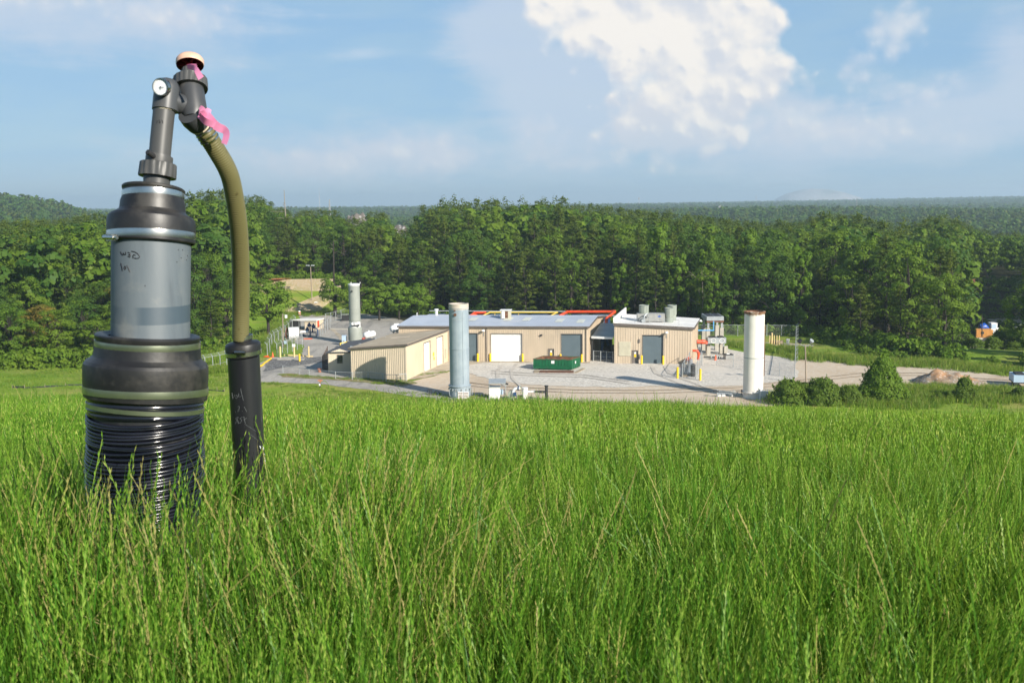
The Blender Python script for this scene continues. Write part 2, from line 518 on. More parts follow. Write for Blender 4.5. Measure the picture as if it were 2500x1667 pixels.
# ------------------------------------------------------------------ terrain
def vnoise(x, y, s, seed=0):
    """cheap smooth value noise"""
    x = np.asarray(x, float) / s + 17.3 * seed
    y = np.asarray(y, float) / s - 9.1 * seed
    xi, yi = np.floor(x), np.floor(y)
    xf, yf = x - xi, y - yi
    xf, yf = xf * xf * (3 - 2 * xf), yf * yf * (3 - 2 * yf)
    h = lambda a, b: np.modf(np.abs(np.sin(a * 127.1 + b * 311.7 + seed * 3.7) * 43758.5453))[0]
    return (h(xi, yi) * (1 - xf) + h(xi + 1, yi) * xf) * (1 - yf) + (h(xi, yi + 1) * (1 - xf) + h(xi + 1, yi + 1) * xf) * yf


FRONT = [(-.60, 200), (-.45, 192), (-.38, 190), (-.30, 192), (-.26, 205), (-.243, 222), (-.234, 288), (-.163, 286), (-.15, 262), (-.10, 252),
         (-.06, 238), (.0, 226), (.08, 222), (.13, 214), (.20, 215), (.27, 214), (.315, 203), (.345, 192), (.40, 188), (.435, 186), (.46, 182), (.60, 178)]
RIDGE = [(-.7, -42), (-.25, -45), (-.05, -44), (.15, -40), (.3, -33), (.45, -22), (.7, -16)]


def hgt(x, y):
    x, y = np.asarray(x, float), np.asarray(y, float)
    yy = np.clip(y, -40, 220)
    hill = -(1.0 + 0.137 * yy + 0.00128 * np.maximum(yy, 0) ** 2)
    hill = hill - np.where(x > 0, 0.042 * 32 * np.tanh(x / 32), 0.010 * 30 * np.tanh(x / 30))
    hill = hill + (vnoise(x, y, 2.7, 1) - .5) * .16 * smooth(3, 9, y) + (vnoise(x, y, 9, 2) - .5) * .35 * smooth(8, 22, y)
    d = hill - YARD
    k = 2.0
    z = YARD + np.where(d > k, d, np.where(d < -k, 0, (d + k) ** 2 / (4 * k)))
    D = np.hypot(x, y)
    az = np.arctan2(x, np.maximum(y, 1e-3))
    fr = y > 0
    # low mown swells on the left flank
    z = z + np.where(fr, (vnoise(x, y, 11, 3) - .5) * .5 * smooth(-.2, -.27, az) * smooth(120, 140, y) * smooth(215, 190, y), 0)
    beyond = smooth(8, 70, D - lerp_table(az, FRONT))
    z = z + np.where(fr, beyond * 5.5 * smooth(-.17, -.26, az) * smooth(-.62, -.5, az), 0)
    z = z + np.where(fr, beyond * 1.5 * smooth(-.2, -.1, az) * smooth(.2, .1, az), 0)
    z = z - np.where(fr, 11.5 * smooth(.30, .40, az) * smooth(196, 285, D), 0)
    z = z + np.where(fr, 13.5 * smooth(.35, .40, az) * smooth(300, 348, D), 0)
    # straw bank behind the car park
    z = z + np.where(fr, 6.5 * smooth(262, 284, D) * smooth(-.26, -.22, az) * smooth(-.13, -.16, az), 0)
    # far country
    far = smooth(430, 900, D)
    base = -38 + (vnoise(x, y, 420, 4) - .5) * 14 + (vnoise(x, y, 1500, 5) - .5) * 20 * smooth(1200, 2500, D)
    rid = lerp_table(az, RIDGE)
    t = smooth(2600, 5600, D)
    base = base * (1 - t) + (rid + (vnoise(x, y, 900, 6) - .5) * 9) * t
    base = base - smooth(6500, 9000, D) * 40
    z = z * (1 - far) + base * far
    # wooded hill on the far left
    z = z + np.where(fr, lerp_table(az, [(-.6, 34), (-.43, 33), (-.401, 26), (-.382, 17.5), (-.371, 12), (-.34, 3), (-.31, 0)]) * np.exp(-((D - 1500) / 330) ** 2), 0)
    return z


def hz(x, y):
    return float(hgt(np.array([x]), np.array([y]))[0])


def build_ground():
    az = np.concatenate([np.radians(np.arange(-44, 44.01, .55)), np.radians(np.arange(48, 313, 6.))])
    rad = np.concatenate([[0.0], np.geomspace(.8, 14000, 190)])
    A, Rr = np.meshgrid(az, rad)
    X, Y = Rr * np.sin(A), Rr * np.cos(A)
    Z = hgt(X.ravel(), Y.ravel())
    V = np.stack([X.ravel(), Y.ravel(), Z], 1)
    n, m = len(az), len(rad)
    i = np.arange(n)
    q = []
    for r in range(m - 1):
        a, b = r * n + i, r * n + (i + 1) % n
        q.append(np.stack([b, a, a + n, b + n], 1))
    q = np.concatenate(q)
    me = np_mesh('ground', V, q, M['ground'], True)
    o = bpy.data.objects.new('ground', me)
    link(o)
    tag(o, kind='structure')


build_ground()


def sheet(name, pts, mat, lift, jitter=0.4, step=1.5, follow=False):
    """flat ground covering with a slightly ragged outline"""
    out = []
    n = len(pts)
    for i in range(n):
        a, b = pts[i], pts[(i + 1) % n]
        L = math.hypot(b[0] - a[0], b[1] - a[1])
        k = max(1, int(L / step))
        for j in range(k):
            t = j / k
            out.append((a[0] + (b[0] - a[0]) * t + rng.uniform(-jitter, jitter) * (j > 0), a[1] + (b[1] - a[1]) * t + rng.uniform(-jitter, jitter) * (j > 0)))
    me = bpy.data.meshes.new(name)
    bm = bmesh.new()
    vs = [bm.verts.new((p[0], p[1], (hz(*p) if follow else YARD) + lift)) for p in out]
    f = bm.faces.new(vs)
    bmesh.ops.triangulate(bm, faces=[f])
    for f in bm.faces:
        if f.normal.z < 0: f.normal_flip()
    bm.to_mesh(me); bm.free()
    me.materials.append(mat)
    o = bpy.data.objects.new(name, me)
    link(o)
    return tag(o, kind='structure')


def gpts(l):
    return [G(*p) for p in l]


sheet('dirt_road', gpts([(985, 940), (1000, 932), (1060, 919), (1105, 906), (1145, 905), (1500, 925), (1800, 915), (1925, 900), (1935, 874), (2122, 888), (2181, 895), (2325, 898), (2419, 914), (2520, 921), (2640, 928),
                         (2640, 965), (2475, 951), (2340, 948), (2209, 951), (2090, 962), (2040, 985), (1900, 990), (1400, 1000), (1085, 985)]), M['dirt'], .02, .5)
sheet('access_road', gpts([(560, 930), (590, 905), (640, 884), (660, 873), (735, 869), (742, 842), (712, 838), (690, 840), (676, 836), (690, 815), (718, 795), (733, 775), (722, 762), (742, 750),
                           (800, 755), (900, 768), (965, 778), (1010, 790), (1010, 900), (990, 932), (1000, 938), (1060, 950), (1110, 962), (1115, 978), (1000, 967), (915, 953), (770, 937)]), M['asphalt'], .035, .25)
sheet('asphalt_patch', gpts([(646, 893), (662, 877), (715, 876), (786, 871), (792, 884), (745, 890), (694, 897), (640, 908)]), M['asphalt_new'], .055, .3)
sheet('gravel_yard', gpts([(1140, 884), (1148, 912), (1193, 926), (1223, 930), (1295, 940), (1400, 944), (1512, 946), (1620, 943), (1723, 943), (1804, 942), (1886, 934), (1941, 925), (1946, 878),
                           (1906, 872), (1865, 867), (1814, 860), (1773, 851), (1733, 843), (1712, 830), (1600, 830), (1450, 850), (1200, 868)]), M['gravel'], .055, .5)
sheet('concrete_apron', gpts([(1000, 928), (1006, 900), (1040, 880), (1100, 872), (1440, 878), (1440, 887), (1180, 886), (1145, 892), (1120, 900), (1095, 906), (1060, 918), (1032, 924)]), M['slab'], .075, .25)
sheet('grass_verge', gpts([(680, 914), (700, 912), (760, 918), (857, 923), (995, 929), (1020, 936), (985, 943), (910, 936), (800, 927), (690, 921)]), M['verge'], .07, .25)
sheet('service_track', gpts([(1706, 838), (1790, 841), (1930, 846), (1980, 850), (1990, 842), (1930, 838), (1780, 832), (1706, 830)]), M['slab'], .04, .3)
sheet('concrete_walk', gpts([(806, 804), (815, 803), (836, 822), (834, 846), (829, 846), (827, 824)]), M['slab'], .06, .05)
sheet('straw_bank', [(-.232 * 1, 0)] and [(math.sin(a) * d, math.cos(a) * d) for a, d in ((-.235, 263), (-.215, 261), (-.196, 261), (-.178, 262), (-.160, 266), (-.158, 283), (-.18, 285), (-.21, 285), (-.235, 284.5))], M['straw'], .35, .8, 2.0, True)
sheet('clay_bank', [(math.sin(a) * d, math.cos(a) * d) for a, d in ((-.232, 283.5), (-.215, 283), (-.203, 284.5), (-.207, 287), (-.232, 287))], M['clay'], .55, .6, 1.5, True)


sheet('clay_cut', [(math.sin(a) * d, math.cos(a) * d) for a, d in ((.4005, 333), (.406, 331), (.411, 336), (.412, 346), (.404, 348), (.400, 342))], M['clay'], .5, .6, 1.5, True)


def track(pts, w, mat, lift):
    P_ = [Vector((*p, 0)) for p in pts]
    L, Rr = [], []
    for i, p in enumerate(P_):
        d = (P_[min(i + 1, len(P_) - 1)] - P_[max(i - 1, 0)]).normalized(); n_ = Vector((-d.y, d.x, 0))
        ww = w * rng.uniform(.5, .8)
        L.append((p + n_ * ww).xy); Rr.append((p - n_ * ww).xy)
    sheet('wheel_track', [tuple(q) for q in L + Rr[::-1]], mat, lift, .06, .8)


tk1 = gravelly('packed_wheel_track', (0.44, 0.355, 0.26), (0.52, 0.43, 0.325), (0.38, 0.30, 0.215), 1.2, .3, None, .3)
tk2 = gravelly('packed_gravel_track', (0.46, 0.42, 0.36), (0.58, 0.53, 0.46), (0.43, 0.39, 0.335), 1.6, .3, None, .6)
for k in (0, 2.2):
    g0 = [G(*p) for p in ((1120, 935), (1230, 948), (1400, 956), (1600, 957), (1800, 950), (1950, 932), (2100, 915), (2250, 914), (2400, 928), (2500, 934))]
    track([(x + .1 * k, y + k - 1) for x, y in g0], .42, tk1, .085 + .004 * k)
    g1 = [G(*p) for p in ((1235, 945), (1215, 925), (1215, 905), (1228, 890))]
    track([(x + k, y) for x, y in g1], .4, tk2, .10)
    g2 = [G(*p) for p in ((1690, 948), (1640, 930), (1600, 912), (1592, 895))]
    track([(x + k * .95, y + .1 * k) for x, y in g2], .4, tk2, .10)
    g3 = [G(*p) for p in ((1540, 938), (1430, 922), (1300, 918), (1200, 912))]
    track([(x, y + k) for x, y in g3], .38, tk2, .115)


def spoil(name, x, y, w, d, h, mat, seed):
    n = 44
    V, q = [], []
    for j in range(n):
        for i in range(n):
            u, v = i / (n - 1) * 2 - 1, j / (n - 1) * 2 - 1
            r = math.hypot(u, v)
            k = max(0, 1 - r) ** .75 * (0.45 + .7 * float(vnoise(u, v, .4, seed)) + .45 * float(vnoise(u, v, .13, seed + 5)))
            V.append((x + u * w, y + v * d, hz(x + u * w, y + v * d) - .3 + h * k))
    for j in range(n - 1):
        for i in range(n - 1):
            a = j * n + i
            q.append((a, a + 1, a + n + 1, a + n))
    me = np_mesh(name, np.array(V), np.array(q), mat, True)
    o = bpy.data.objects.new(name, me)
    return link(o)


for px, Y, w, h, sd in ((876, 640, 17, 14, 1), (992, 560, 20, 16, 2)):
    p = P(px, 545, Y)
    tag(spoil('spoil_hill', p.x, p.y, w, 14, (-9.0 if px < 900 else -12.5) - hz(p.x, p.y), M['spoil'], sd), kind='structure')
# the bare granite dome on the skyline
p = P(1998, 480, 9000)
o = spoil('granite_mountain', p.x, p.y, 420, 420, 1, M['granite'], 3)
me = o.data
for v in me.vertices:
    u, w = (v.co.x - p.x) / 420, (v.co.y - p.y) / 420
    u2 = u + .15
    k = max(0, 1 - (u2 / (.85 if u2 < 0 else 1.25)) ** 2 - w * w)
    v.co.z = -70 + 148 * k ** .8 + 9 * (float(vnoise(v.co.x, v.co.y, 120, 4)) - .5)
tag(o, kind='structure')
# ------------------------------------------------------------------ buildings
class Wall:
    """a straight wall on footprint a->b, outward normal to the right-hand side of a->b seen from above (towards the viewer)"""

    def __init__(s, a, b, zb, zt0, zt1, th=.22):
        s.a, s.b = Vector((*a, 0)), Vector((*b, 0))
        s.L = (s.b - s.a).length
        s.u = (s.b - s.a).normalized()
        s.n = Vector((s.u.y, -s.u.x, 0))
        s.zb, s.z0, s.z1, s.th = zb, zt0, zt1, th

    def top(s, q): return s.z0 + (s.z1 - s.z0) * q / s.L

    def pt(s, q, z, out=0.0):
        p = s.a + s.u * q + s.n * out
        return Vector((p.x, p.y, z))

    def slab(s, mb, q0, q1, z0, z1, o0, o1, mi=0):
        """z1 may be None: follows the wall top"""
        t0, t1 = (s.top(q0), s.top(q1)) if z1 is None else (z1, z1)
        v = [s.pt(q0, z0, o1), s.pt(q1, z0, o1), s.pt(q1, z0, o0), s.pt(q0, z0, o0), s.pt(q0, t0, o1), s.pt(q1, t1, o1), s.pt(q1, t1, o0), s.pt(q0, t0, o0)]
        mb.add(v, [(0, 3, 2, 1), (4, 5, 6, 7), (0, 1, 5, 4), (1, 2, 6, 5), (2, 3, 7, 6), (3, 0, 4, 7)], mi)

    def panels(s, mb, opens, rib=.3, ribw=.075, ribd=.055):
        """openings: (q0,q1,z0,z1)"""
        cuts = sorted({0.0, s.L} | {o[0] for o in opens} | {o[1] for o in opens})
        for c0, c1 in zip(cuts, cuts[1:]):
            if c1 - c0 < 1e-4: continue
            mid = (c0 + c1) / 2
            segs = [(s.zb, None)]
            for o in sorted([o for o in opens if o[0] <= mid <= o[1]], key=lambda o: o[2]):
                last = segs.pop()
                if o[2] > last[0] + .01: segs.append((last[0], o[2]))
                segs.append((o[3], None))
            for z0, z1 in segs: s.slab(mb, c0, c1, z0, z1, -s.th, 0)
        if rib:
            k = rib * .5
            while k < s.L - ribw:
                segs = [(s.zb, None)]
                for o in sorted([o for o in opens if o[0] - ribw < k < o[1] + ribw], key=lambda o: o[2]):
                    last = segs.pop()
                    if o[2] > last[0] + .01: segs.append((last[0], o[2]))
                    segs.append((o[3], None))
                for z0, z1 in segs: s.slab(mb, k - ribw / 2, k + ribw / 2, z0 + .02, (z1 - .02) if z1 else None, .001, ribd)
                k += rib

    def door(s, name, q0, q1, z0, z1, mat, parent, deep=.18, slats=.28, frame=None):
        mb = MB()
        s.slab(mb, q0 + .01, q1 - .01, z0, z1 - .01, -deep - .04, -deep)
        if slats:
            z = z0 + slats
            while z < z1 - .05:
                s.slab(mb, q0 + .01, q1 - .01, z - .025, z, -deep + .001, -deep + .018)
                z += slats
        d = mb.build(name, mat, parent)
        if frame:
            f = MB()
            w = .09
            s.slab(f, q0 - w, q0, z0, z1 + w, .002, .055)
            s.slab(f, q1, q1 + w, z0, z1 + w, .002, .055)
            s.slab(f, q0, q1, z1, z1 + w, .002, .055)
            f.build('door_frame', frame, d)
        return d


def lamp_on(wall, q, z, parent, name='wall_lamp'):
    mb = MB()
    p = wall.pt(q, z, .06)
    e = wall.pt(q, z + .18, .55)
    mb.path([p, wall.pt(q, z + .2, .25), e], .03, 6)
    mb.rings([(e + Vector((0, 0, .12)), (0, 0, 1), .08), (e + Vector((0, 0, .02)), (0, 0, 1), .22), (e - Vector((0, 0, .18)), (0, 0, 1), .30)], 12)
    o = mb.build(name, M['white'], parent, 40)
    b = MB(); wall.slab(b, q - .08, q + .08, z - .1, z + .12, .045, .1); wall.slab(b, q - .03, q + .03, z - .9, z - .1, .045, .09)
    b.build('conduit', M['galv'], o)
    return o


def line_pt(o, d, s): return (o[0] + d[0] * s, o[1] + d[1] * s)


# --- long metal building
FL, FR = (-19.1, 178.3), (12.65, 175.2)
DV = (3.93, 15.65)
BL, BR = (FL[0] + DV[0], FL[1] + DV[1]), (FR[0] + DV[0], FR[1] + DV[1])
EAVE, RIDGEZ = -20.78, -19.98
mainb = thing('metal_building', 'long tan ribbed metal building with a grey metal roof and a wide white roller door', 'building', (*FL, YARD))
wf = Wall(FL, FR, YARD, EAVE, EAVE)
base_off = wf.L - 0
q_of = lambda x, y: (Vector((x, y, 0)) - wf.a).dot(wf.u)
white_d = (q_of(-3.49, 176.7), q_of(1.65, 176.3), YARD, -22.0)
grey_r = (q_of(8.2, 175.6), q_of(11.6, 175.3), YARD, -22.02)
grey_l = (q_of(-9.2, 177.3), q_of(-5.8, 177.0), YARD, -21.95)
pers = (q_of(6.05, 175.9), q_of(6.95, 175.8), YARD, -24.55)
mb = MB()
wf.panels(mb, [white_d, grey_r, grey_l, pers])
wr = Wall(FR, BR, YARD, EAVE, EAVE)
hw = wr.L / 2
mb2 = MB()
wg1 = Wall(FR, ((FR[0] + BR[0]) / 2, (FR[1] + BR[1]) / 2), YARD, EAVE, RIDGEZ)
wg2 = Wall(((FR[0] + BR[0]) / 2, (FR[1] + BR[1]) / 2), BR, YARD, RIDGEZ, EAVE)
wg1.panels(mb, []); wg2.panels(mb, [])
wl1 = Wall(BL, ((FL[0] + BL[0]) / 2, (FL[1] + BL[1]) / 2), YARD, EAVE, RIDGEZ)
wl2 = Wall(((FL[0] + BL[0]) / 2, (FL[1] + BL[1]) / 2), FL, YARD, RIDGEZ, EAVE)
wl1.panels(mb, []); wl2.panels(mb, [])
wb = Wall(BR, BL, YARD, EAVE, EAVE); wb.panels(mb, [])
mb.build('wall', M['tan_wall'], mainb)


def gable_roof(mb, FL, FR, BR, BL, ez, rz, over=.25, th=.12, rib=.45, ribmat=0):
    fl, fr, br, bl = [Vector((*p, 0)) for p in (FL, FR, BR, BL)]
    u = (fr - fl).normalized(); d = (bl - fl).normalized()
    fl, bl = fl - u * over - d * over, bl - u * over + d * over
    fr, br = fr + u * over - d * over, br + u * over + d * over
    ml, mr = (fl + bl) / 2, (fr + br) / 2
    up = Vector((0, 0, 1))
    for a, b, c, e in ((fl, fr, mr, ml), (br, bl, ml, mr)):
        lo = [a + up * (ez + .03), b + up * (ez + .03), c + up * (rz + .03), e + up * (rz + .03)]
        hi = [p + up * th for p in lo]
        mb.add(lo + hi, [(0, 3, 2, 1), (4, 5, 6, 7), (0, 1, 5, 4), (1, 2, 6, 5), (2, 3, 7, 6), (3, 0, 4, 7)])
        L = (b - a).length
        n = int(L / rib)
        for k in range(n):
            t0 = (k + .5) / n
            t1 = t0 + .045 / L
            q0, q1 = hi[0].lerp(hi[1], t0), hi[0].lerp(hi[1], t1)
            r0, r1 = hi[3].lerp(hi[2], t0), hi[3].lerp(hi[2], t1)
            h = up * .05
            mb.add([q0, q1, r1, r0, q0 + h, q1 + h, r1 + h, r0 + h], [(4, 5, 6, 7), (0, 1, 5, 4), (1, 2, 6, 5), (3, 0, 4, 7)])
    return u, d, (fl, fr, mr, ml)


mb = MB()
u_, d_, rq = gable_roof(mb, FL, FR, BR, BL, EAVE, RIDGEZ)
roof = mb.build('roof', M['zinc_roof'], mainb)
rslope = lambda t: EAVE + .15 + (RIDGEZ - EAVE) * t
for px, py in ((1236, 783), (1282, 783), (1362, 785), (1414, 786), (1150, 783)):
    for k in range(3):
        g0 = Vector((*G(px - 8 + k * 6, py + 2.5, -20.4), 0)); p2 = g0 + d_ * 2.6; p3 = u_ * .38
        z0 = lambda q: rslope(min(1, max(0, ((q - Vector((*FL, 0))).dot(Vector((-u_.y, u_.x, 0))) + .25) / 8.2))) + .05
        s_ = MB()
        s_.add([g0 + Vector((0, 0, z0(g0))), g0 + p3 + Vector((0, 0, z0(g0 + p3))), p2 + p3 + Vector((0, 0, z0(p2 + p3))), p2 + Vector((0, 0, z0(p2))),
                g0 + Vector((0, 0, z0(g0) + .03)), g0 + p3 + Vector((0, 0, z0(g0 + p3) + .03)), p2 + p3 + Vector((0, 0, z0(p2 + p3) + .03)), p2 + Vector((0, 0, z0(p2) + .03))],
               [(0, 3, 2, 1), (4, 5, 6, 7), (0, 1, 5, 4), (1, 2, 6, 5), (2, 3, 7, 6), (3, 0, 4, 7)])
        s_.build('skylight', M['skylight'], roof)
mb = MB()
wf.slab(mb, -.25, wf.L + .25, EAVE - .16, EAVE + .1, .27, .42)
mb.build('gutter', M['trim'], mainb)
mb = MB()
for wg in (wg1, wg2):
    v = [wg.pt(-.2, wg.z0 - .12, .27), wg.pt(wg.L + .05, wg.z1 - .12, .27), wg.pt(wg.L + .05, wg.z1 + .17, .27), wg.pt(-.2, wg.z0 + .17, .27)]
    n_ = wg.n * .06
    mb.add(v + [q + n_ for q in v], [(4, 5, 6, 7), (0, 1, 5, 4), (2, 3, 7, 6), (1, 2, 6, 5), (3, 0, 4, 7)])
mb.build('rake_trim', M['trim'], mainb)
for q in (q_of(-4.3, 176.8), q_of(12.3, 175.2)):
    mb = MB(); wf.slab(mb, q - .06, q + .06, YARD, EAVE - .1, .045, .17)
    mb.build('downspout', M['trim'], mainb)
wf.door('roller_door', *white_d, M['white_door'], mainb, frame=M['brown_door'])['label'] = 'wide white roller door'
wf.door('roller_door', *grey_r, M['grey_door'], mainb, frame=M['brown_door'])['label'] = 'blue-grey roller door at the gable end'
wf.door('roller_door', *grey_l, M['grey_door'], mainb, frame=M['brown_door'])['label'] = 'blue-grey roller door beside the blue-grey stack'


def pdoor(w, op, parent, mat=None):
    d = w.door('door', *op, mat or M['brown_door'], parent, .06, 0, M['brown_door'])
    q = (op[0] + op[1]) / 2
    s1 = MB(); w.slab(s1, q - .12, q + .12, op[3] - .55, op[3] - .2, -.055, -.04); s1.build('notice', M['white'], d)
    s2 = MB(); w.slab(s2, q - .17, q + .17, op[3] - 1.05, op[3] - .58, -.055, -.04); s2.build('warning_sign', M['yellow'], d)
    h = MB(); h.path([w.pt(op[1] - .1, op[2] + 1.0, -.05), w.pt(op[1] - .1, op[2] + 1.0, .02), w.pt(op[1] - .22, op[2] + 1.0, .02)], .015, 6); h.build('handle', M['galv'], d)
    return d


pdoor(wf, pers, mainb)
lamp_on(wf, q_of(-4.75, 176.85), -21.5, mainb)
mb = MB(); qq = q_of(4.9, 176); wf.slab(mb, qq - .16, qq + .16, -22.3, -22.05, .045, .3); mb.build('camera_box', M['dark'], mainb)


# roof ventilator and flue
def roofbox():
    Y = 182.5
    c = P(1235.5, 777, Y)
    t = thing('roof_ventilator', 'boxy white ventilator with a dark opening on the grey metal roof ridge', 'ventilator', (c.x, c.y, c.z))
    rz = math.atan2(u_.y, u_.x)
    w = 24 * Y / FPX
    h = 20 * Y / FPX
    mb = MB(); mb.box((c.x, c.y, c.z + h / 2), (w, 1.5, h), rz); mb.build('casing', M['louver'], t)
    mb = MB(); mb.box((c.x, c.y, c.z + h + .05), (w + .25, 1.75, .1), rz); mb.build('cap', M['white'], t)
    mb = MB(); mb.box((c.x + .05 * w, c.y - .76, c.z + h / 2), (w * .3, .06, h * .82), rz); mb.build('opening', M['rust'], t)
    mb = MB(); mb.box((c.x - .28 * w, c.y - .77, c.z + h * .5), (w * .3, .05, h * .9), rz); mb.build('door_panel', M['white'], t)


roofbox()
p = P(1065.5, 770, 187)
t = thing('roof_flue', 'short white capped flue standing behind the left roof ridge', 'flue', (p.x, p.y, p.z - 1.5))
mb = MB(); mb.vcyl(p.x, p.y, [(p.z - 1.6, .26), (p.z + .95, .26)], 14); mb.build('flue_pipe', M['white'], t, 40)
mb = MB(); mb.vcyl(p.x, p.y, [(p.z + .95, .3), (p.z + 1.0, .42), (p.z + 1.15, .36)], 14); mb.build('cap', M['white'], t, 40)
p = P(1018, 772, 186.5)
t = thing('roof_flue', 'thin white vent pipe at the left end of the grey roof', 'flue', (p.x, p.y, p.z - .6))
mb = MB(); mb.vcyl(p.x, p.y, [(p.z - .8, .07), (p.z + .5, .07)], 10); mb.vcyl(p.x, p.y, [(p.z + .5, .11), (p.z + .6, .11)], 10); mb.build('flue_pipe', M['white'], t, 40)

# --- taller building with the white roof
b1 = (16.81, 173.43)
b2 = G(1689, 889)
bd = Vector((b2[0] - b1[0], b2[1] - b1[1], 0)); bu = bd.normalized()
DB = Vector((3.3, 13.2, 0))
b4 = (b1[0] + DB.x * .98, b1[1] + DB.y * .98)
b3 = (b2[0] + DB.x * .93, b2[1] + DB.y * .93)
zl, zr = Zat(1501, 792, b1[1]), Zat(1688, 802.5, b2[1])
tall = thing('metal_building', 'squarer tan metal building with a white flat roof and big roof ducts', 'building', (*b1, YARD))
wB = Wall(b1, b2, YARD, zl, zr)
qb = lambda px, py: (Vector((*G(px, py), 0)) - wB.a).dot(wB.u)
dG = (4.63, 7.92, YARD, -22.0)
dP = (2.95, 3.86, YARD, -24.55)
mb = MB()
wB.panels(mb, [dG, dP], .42)
wBr = Wall(b2, b3, YARD, zr, zr); wBr.panels(mb, [], .42)
wBb = Wall(b3, b4, YARD, zr, zl); wBb.panels(mb, [], .42)
wBl = Wall(b4, b1, YARD, zl, zl); wBl.panels(mb, [], .42)
mb.build('wall', M['tan_wall'], tall)
ov = .3
fb = [Vector((*q, 0)) for q in (b1, b2, b3, b4)]
dn = DB.normalized()
e = [fb[0] - bu * .15 - dn * ov, fb[1] + bu * ov - dn * ov, fb[2] + bu * ov + dn * ov, fb[3] - bu * .15 + dn * ov]
mb = MB(); mb.prism([(q.x, q.y) for q in e], [zl + .01, zr + .01, zr + .01, zl + .01], [zl + .3, zr + .3, zr + .3, zl + .3])
broof = mb.build('roof', M['white_roof'], tall)
mb = MB()
for a_, b_, za, zb_ in ((e[0], e[1], zl, zr), (e[1], e[2], zr, zr)):
    d2 = (b_ - a_).normalized(); nn = Vector((d2.y, -d2.x, 0)) * .05
    v = [Vector((a_.x, a_.y, za - .14)), Vector((b_.x, b_.y, zb_ - .14)), Vector((b_.x, b_.y, zb_ + .27)), Vector((a_.x, a_.y, za + .27))]
    mb.add(v + [q + nn for q in v], [(4, 5, 6, 7), (0, 1, 5, 4), (2, 3, 7, 6), (1, 2, 6, 5), (3, 0, 4, 7)])
mb.build('fascia', M['trim'], tall)
# raking parapet along the left edge
mb = MB()
v0, v1 = e[0].copy(), e[3].copy()
th = bu * .22
pz0, pz1 = Zat(1500, 774.6, b1[1]), Zat(1535, 750.7, b4[1])
v = [Vector((v0.x, v0.y, zl + .29)), Vector((v1.x, v1.y, zl + .29)), Vector((v1.x, v1.y, pz1)), Vector((v0.x, v0.y, pz0))]
mb.add(v + [q + th for q in v], [(3, 2, 1, 0), (4, 5, 6, 7), (0, 1, 5, 4), (1, 2, 6, 5), (2, 3, 7, 6), (3, 0, 4, 7)])
mb.build('parapet', M['white_roof'], tall)
# thin guard rail on the roof
mb = MB()


def rail(mb, pts, h, r=.03):
    for a_, b_ in zip(pts, pts[1:]):
        n = max(1, int((b_ - a_).length / 2.0))
        for k in range(n + 1):
            q = a_.lerp(b_, k / n)
            mb.tube(q, q + Vector((0, 0, h)), r, n=5)
        for hh in (h, h * .55):
            mb.tube(a_ + Vector((0, 0, hh)), b_ + Vector((0, 0, hh)), r * .8, n=5)


zroof = lambda q: zl + .3 + (zr - zl) * ((q - fb[0]).dot(bu)) / bd.length
ra, rb = fb[0] + bu * .9 + dn * .5, fb[1] - bu * 2.2 + dn * .5
ra.z, rb.z = zroof(ra), zroof(rb)
rail(mb, [ra, rb], .95)
mb.build('guard_rail', M['galv'], tall)
wB.door('roller_door', *dG, M['grey_door'], tall, frame=M['brown_door'])
pdoor(wB, dP, tall)
mb = MB(); wB.slab(mb, .75, 2.68, -25.4, -23.05, .045, .11)
for k in range(16): wB.slab(mb, .85, 2.58, -25.3 + k * .14, -25.3 + k * .14 + .05, .111, .15)
lv = mb.build('louver_panel', M['louver'], tall)
lamp_on(wB, 8.45, -21.55, tall)
lamp_on(wBr, wBr.L - 1.6, -20.9, tall)
for z0_, z1_ in ((-25.9, -25.1), (-23.2, -22.6)):
    mb = MB(); wB.slab(mb, 3.98, 4.18, z0_, z1_, .06, .2); mb.build('switch_box', M['brown_door'], tall)

# rooftop plant
def duct(px0, px1, pyt, Y, zb, label):
    c = P((px0 + px1) / 2, pyt, Y)
    r = (px1 - px0) / 2 * Y / FPX
    t = thing('roof_duct', label, 'duct', (c.x, c.y, zb), 'round ducts on the white roof')
    H = c.z - zb
    mb = MB()
    mb.vcyl(c.x, c.y, [(zb, r * .93), (zb + H * .42, r * .93), (zb + H * .42, r), (zb + H * .97, r), (zb + H * .97, r * 1.04), (zb + H, r * 1.04), (zb + H, r * .93), (zb + H * .8, r * .9)], 28, cap1=False)
    mb.build('drum', M['vent_green'], t, 35)
    mb = MB(); mb.vcyl(c.x, c.y, [(zb + H * .70, r * .88), (zb + H * .72, r * .88)], 20)
    mb.build('damper', M['dark'], t)
    mb = MB()
    for k in range(10):
        a = k * PI / 5 + .2
        mb.box((c.x + math.cos(a) * (r + .01), c.y + math.sin(a) * (r + .01), zb + H * .69), (.05, .06, H * .5), a)
    mb.build('seam', M['vent_green'], t)


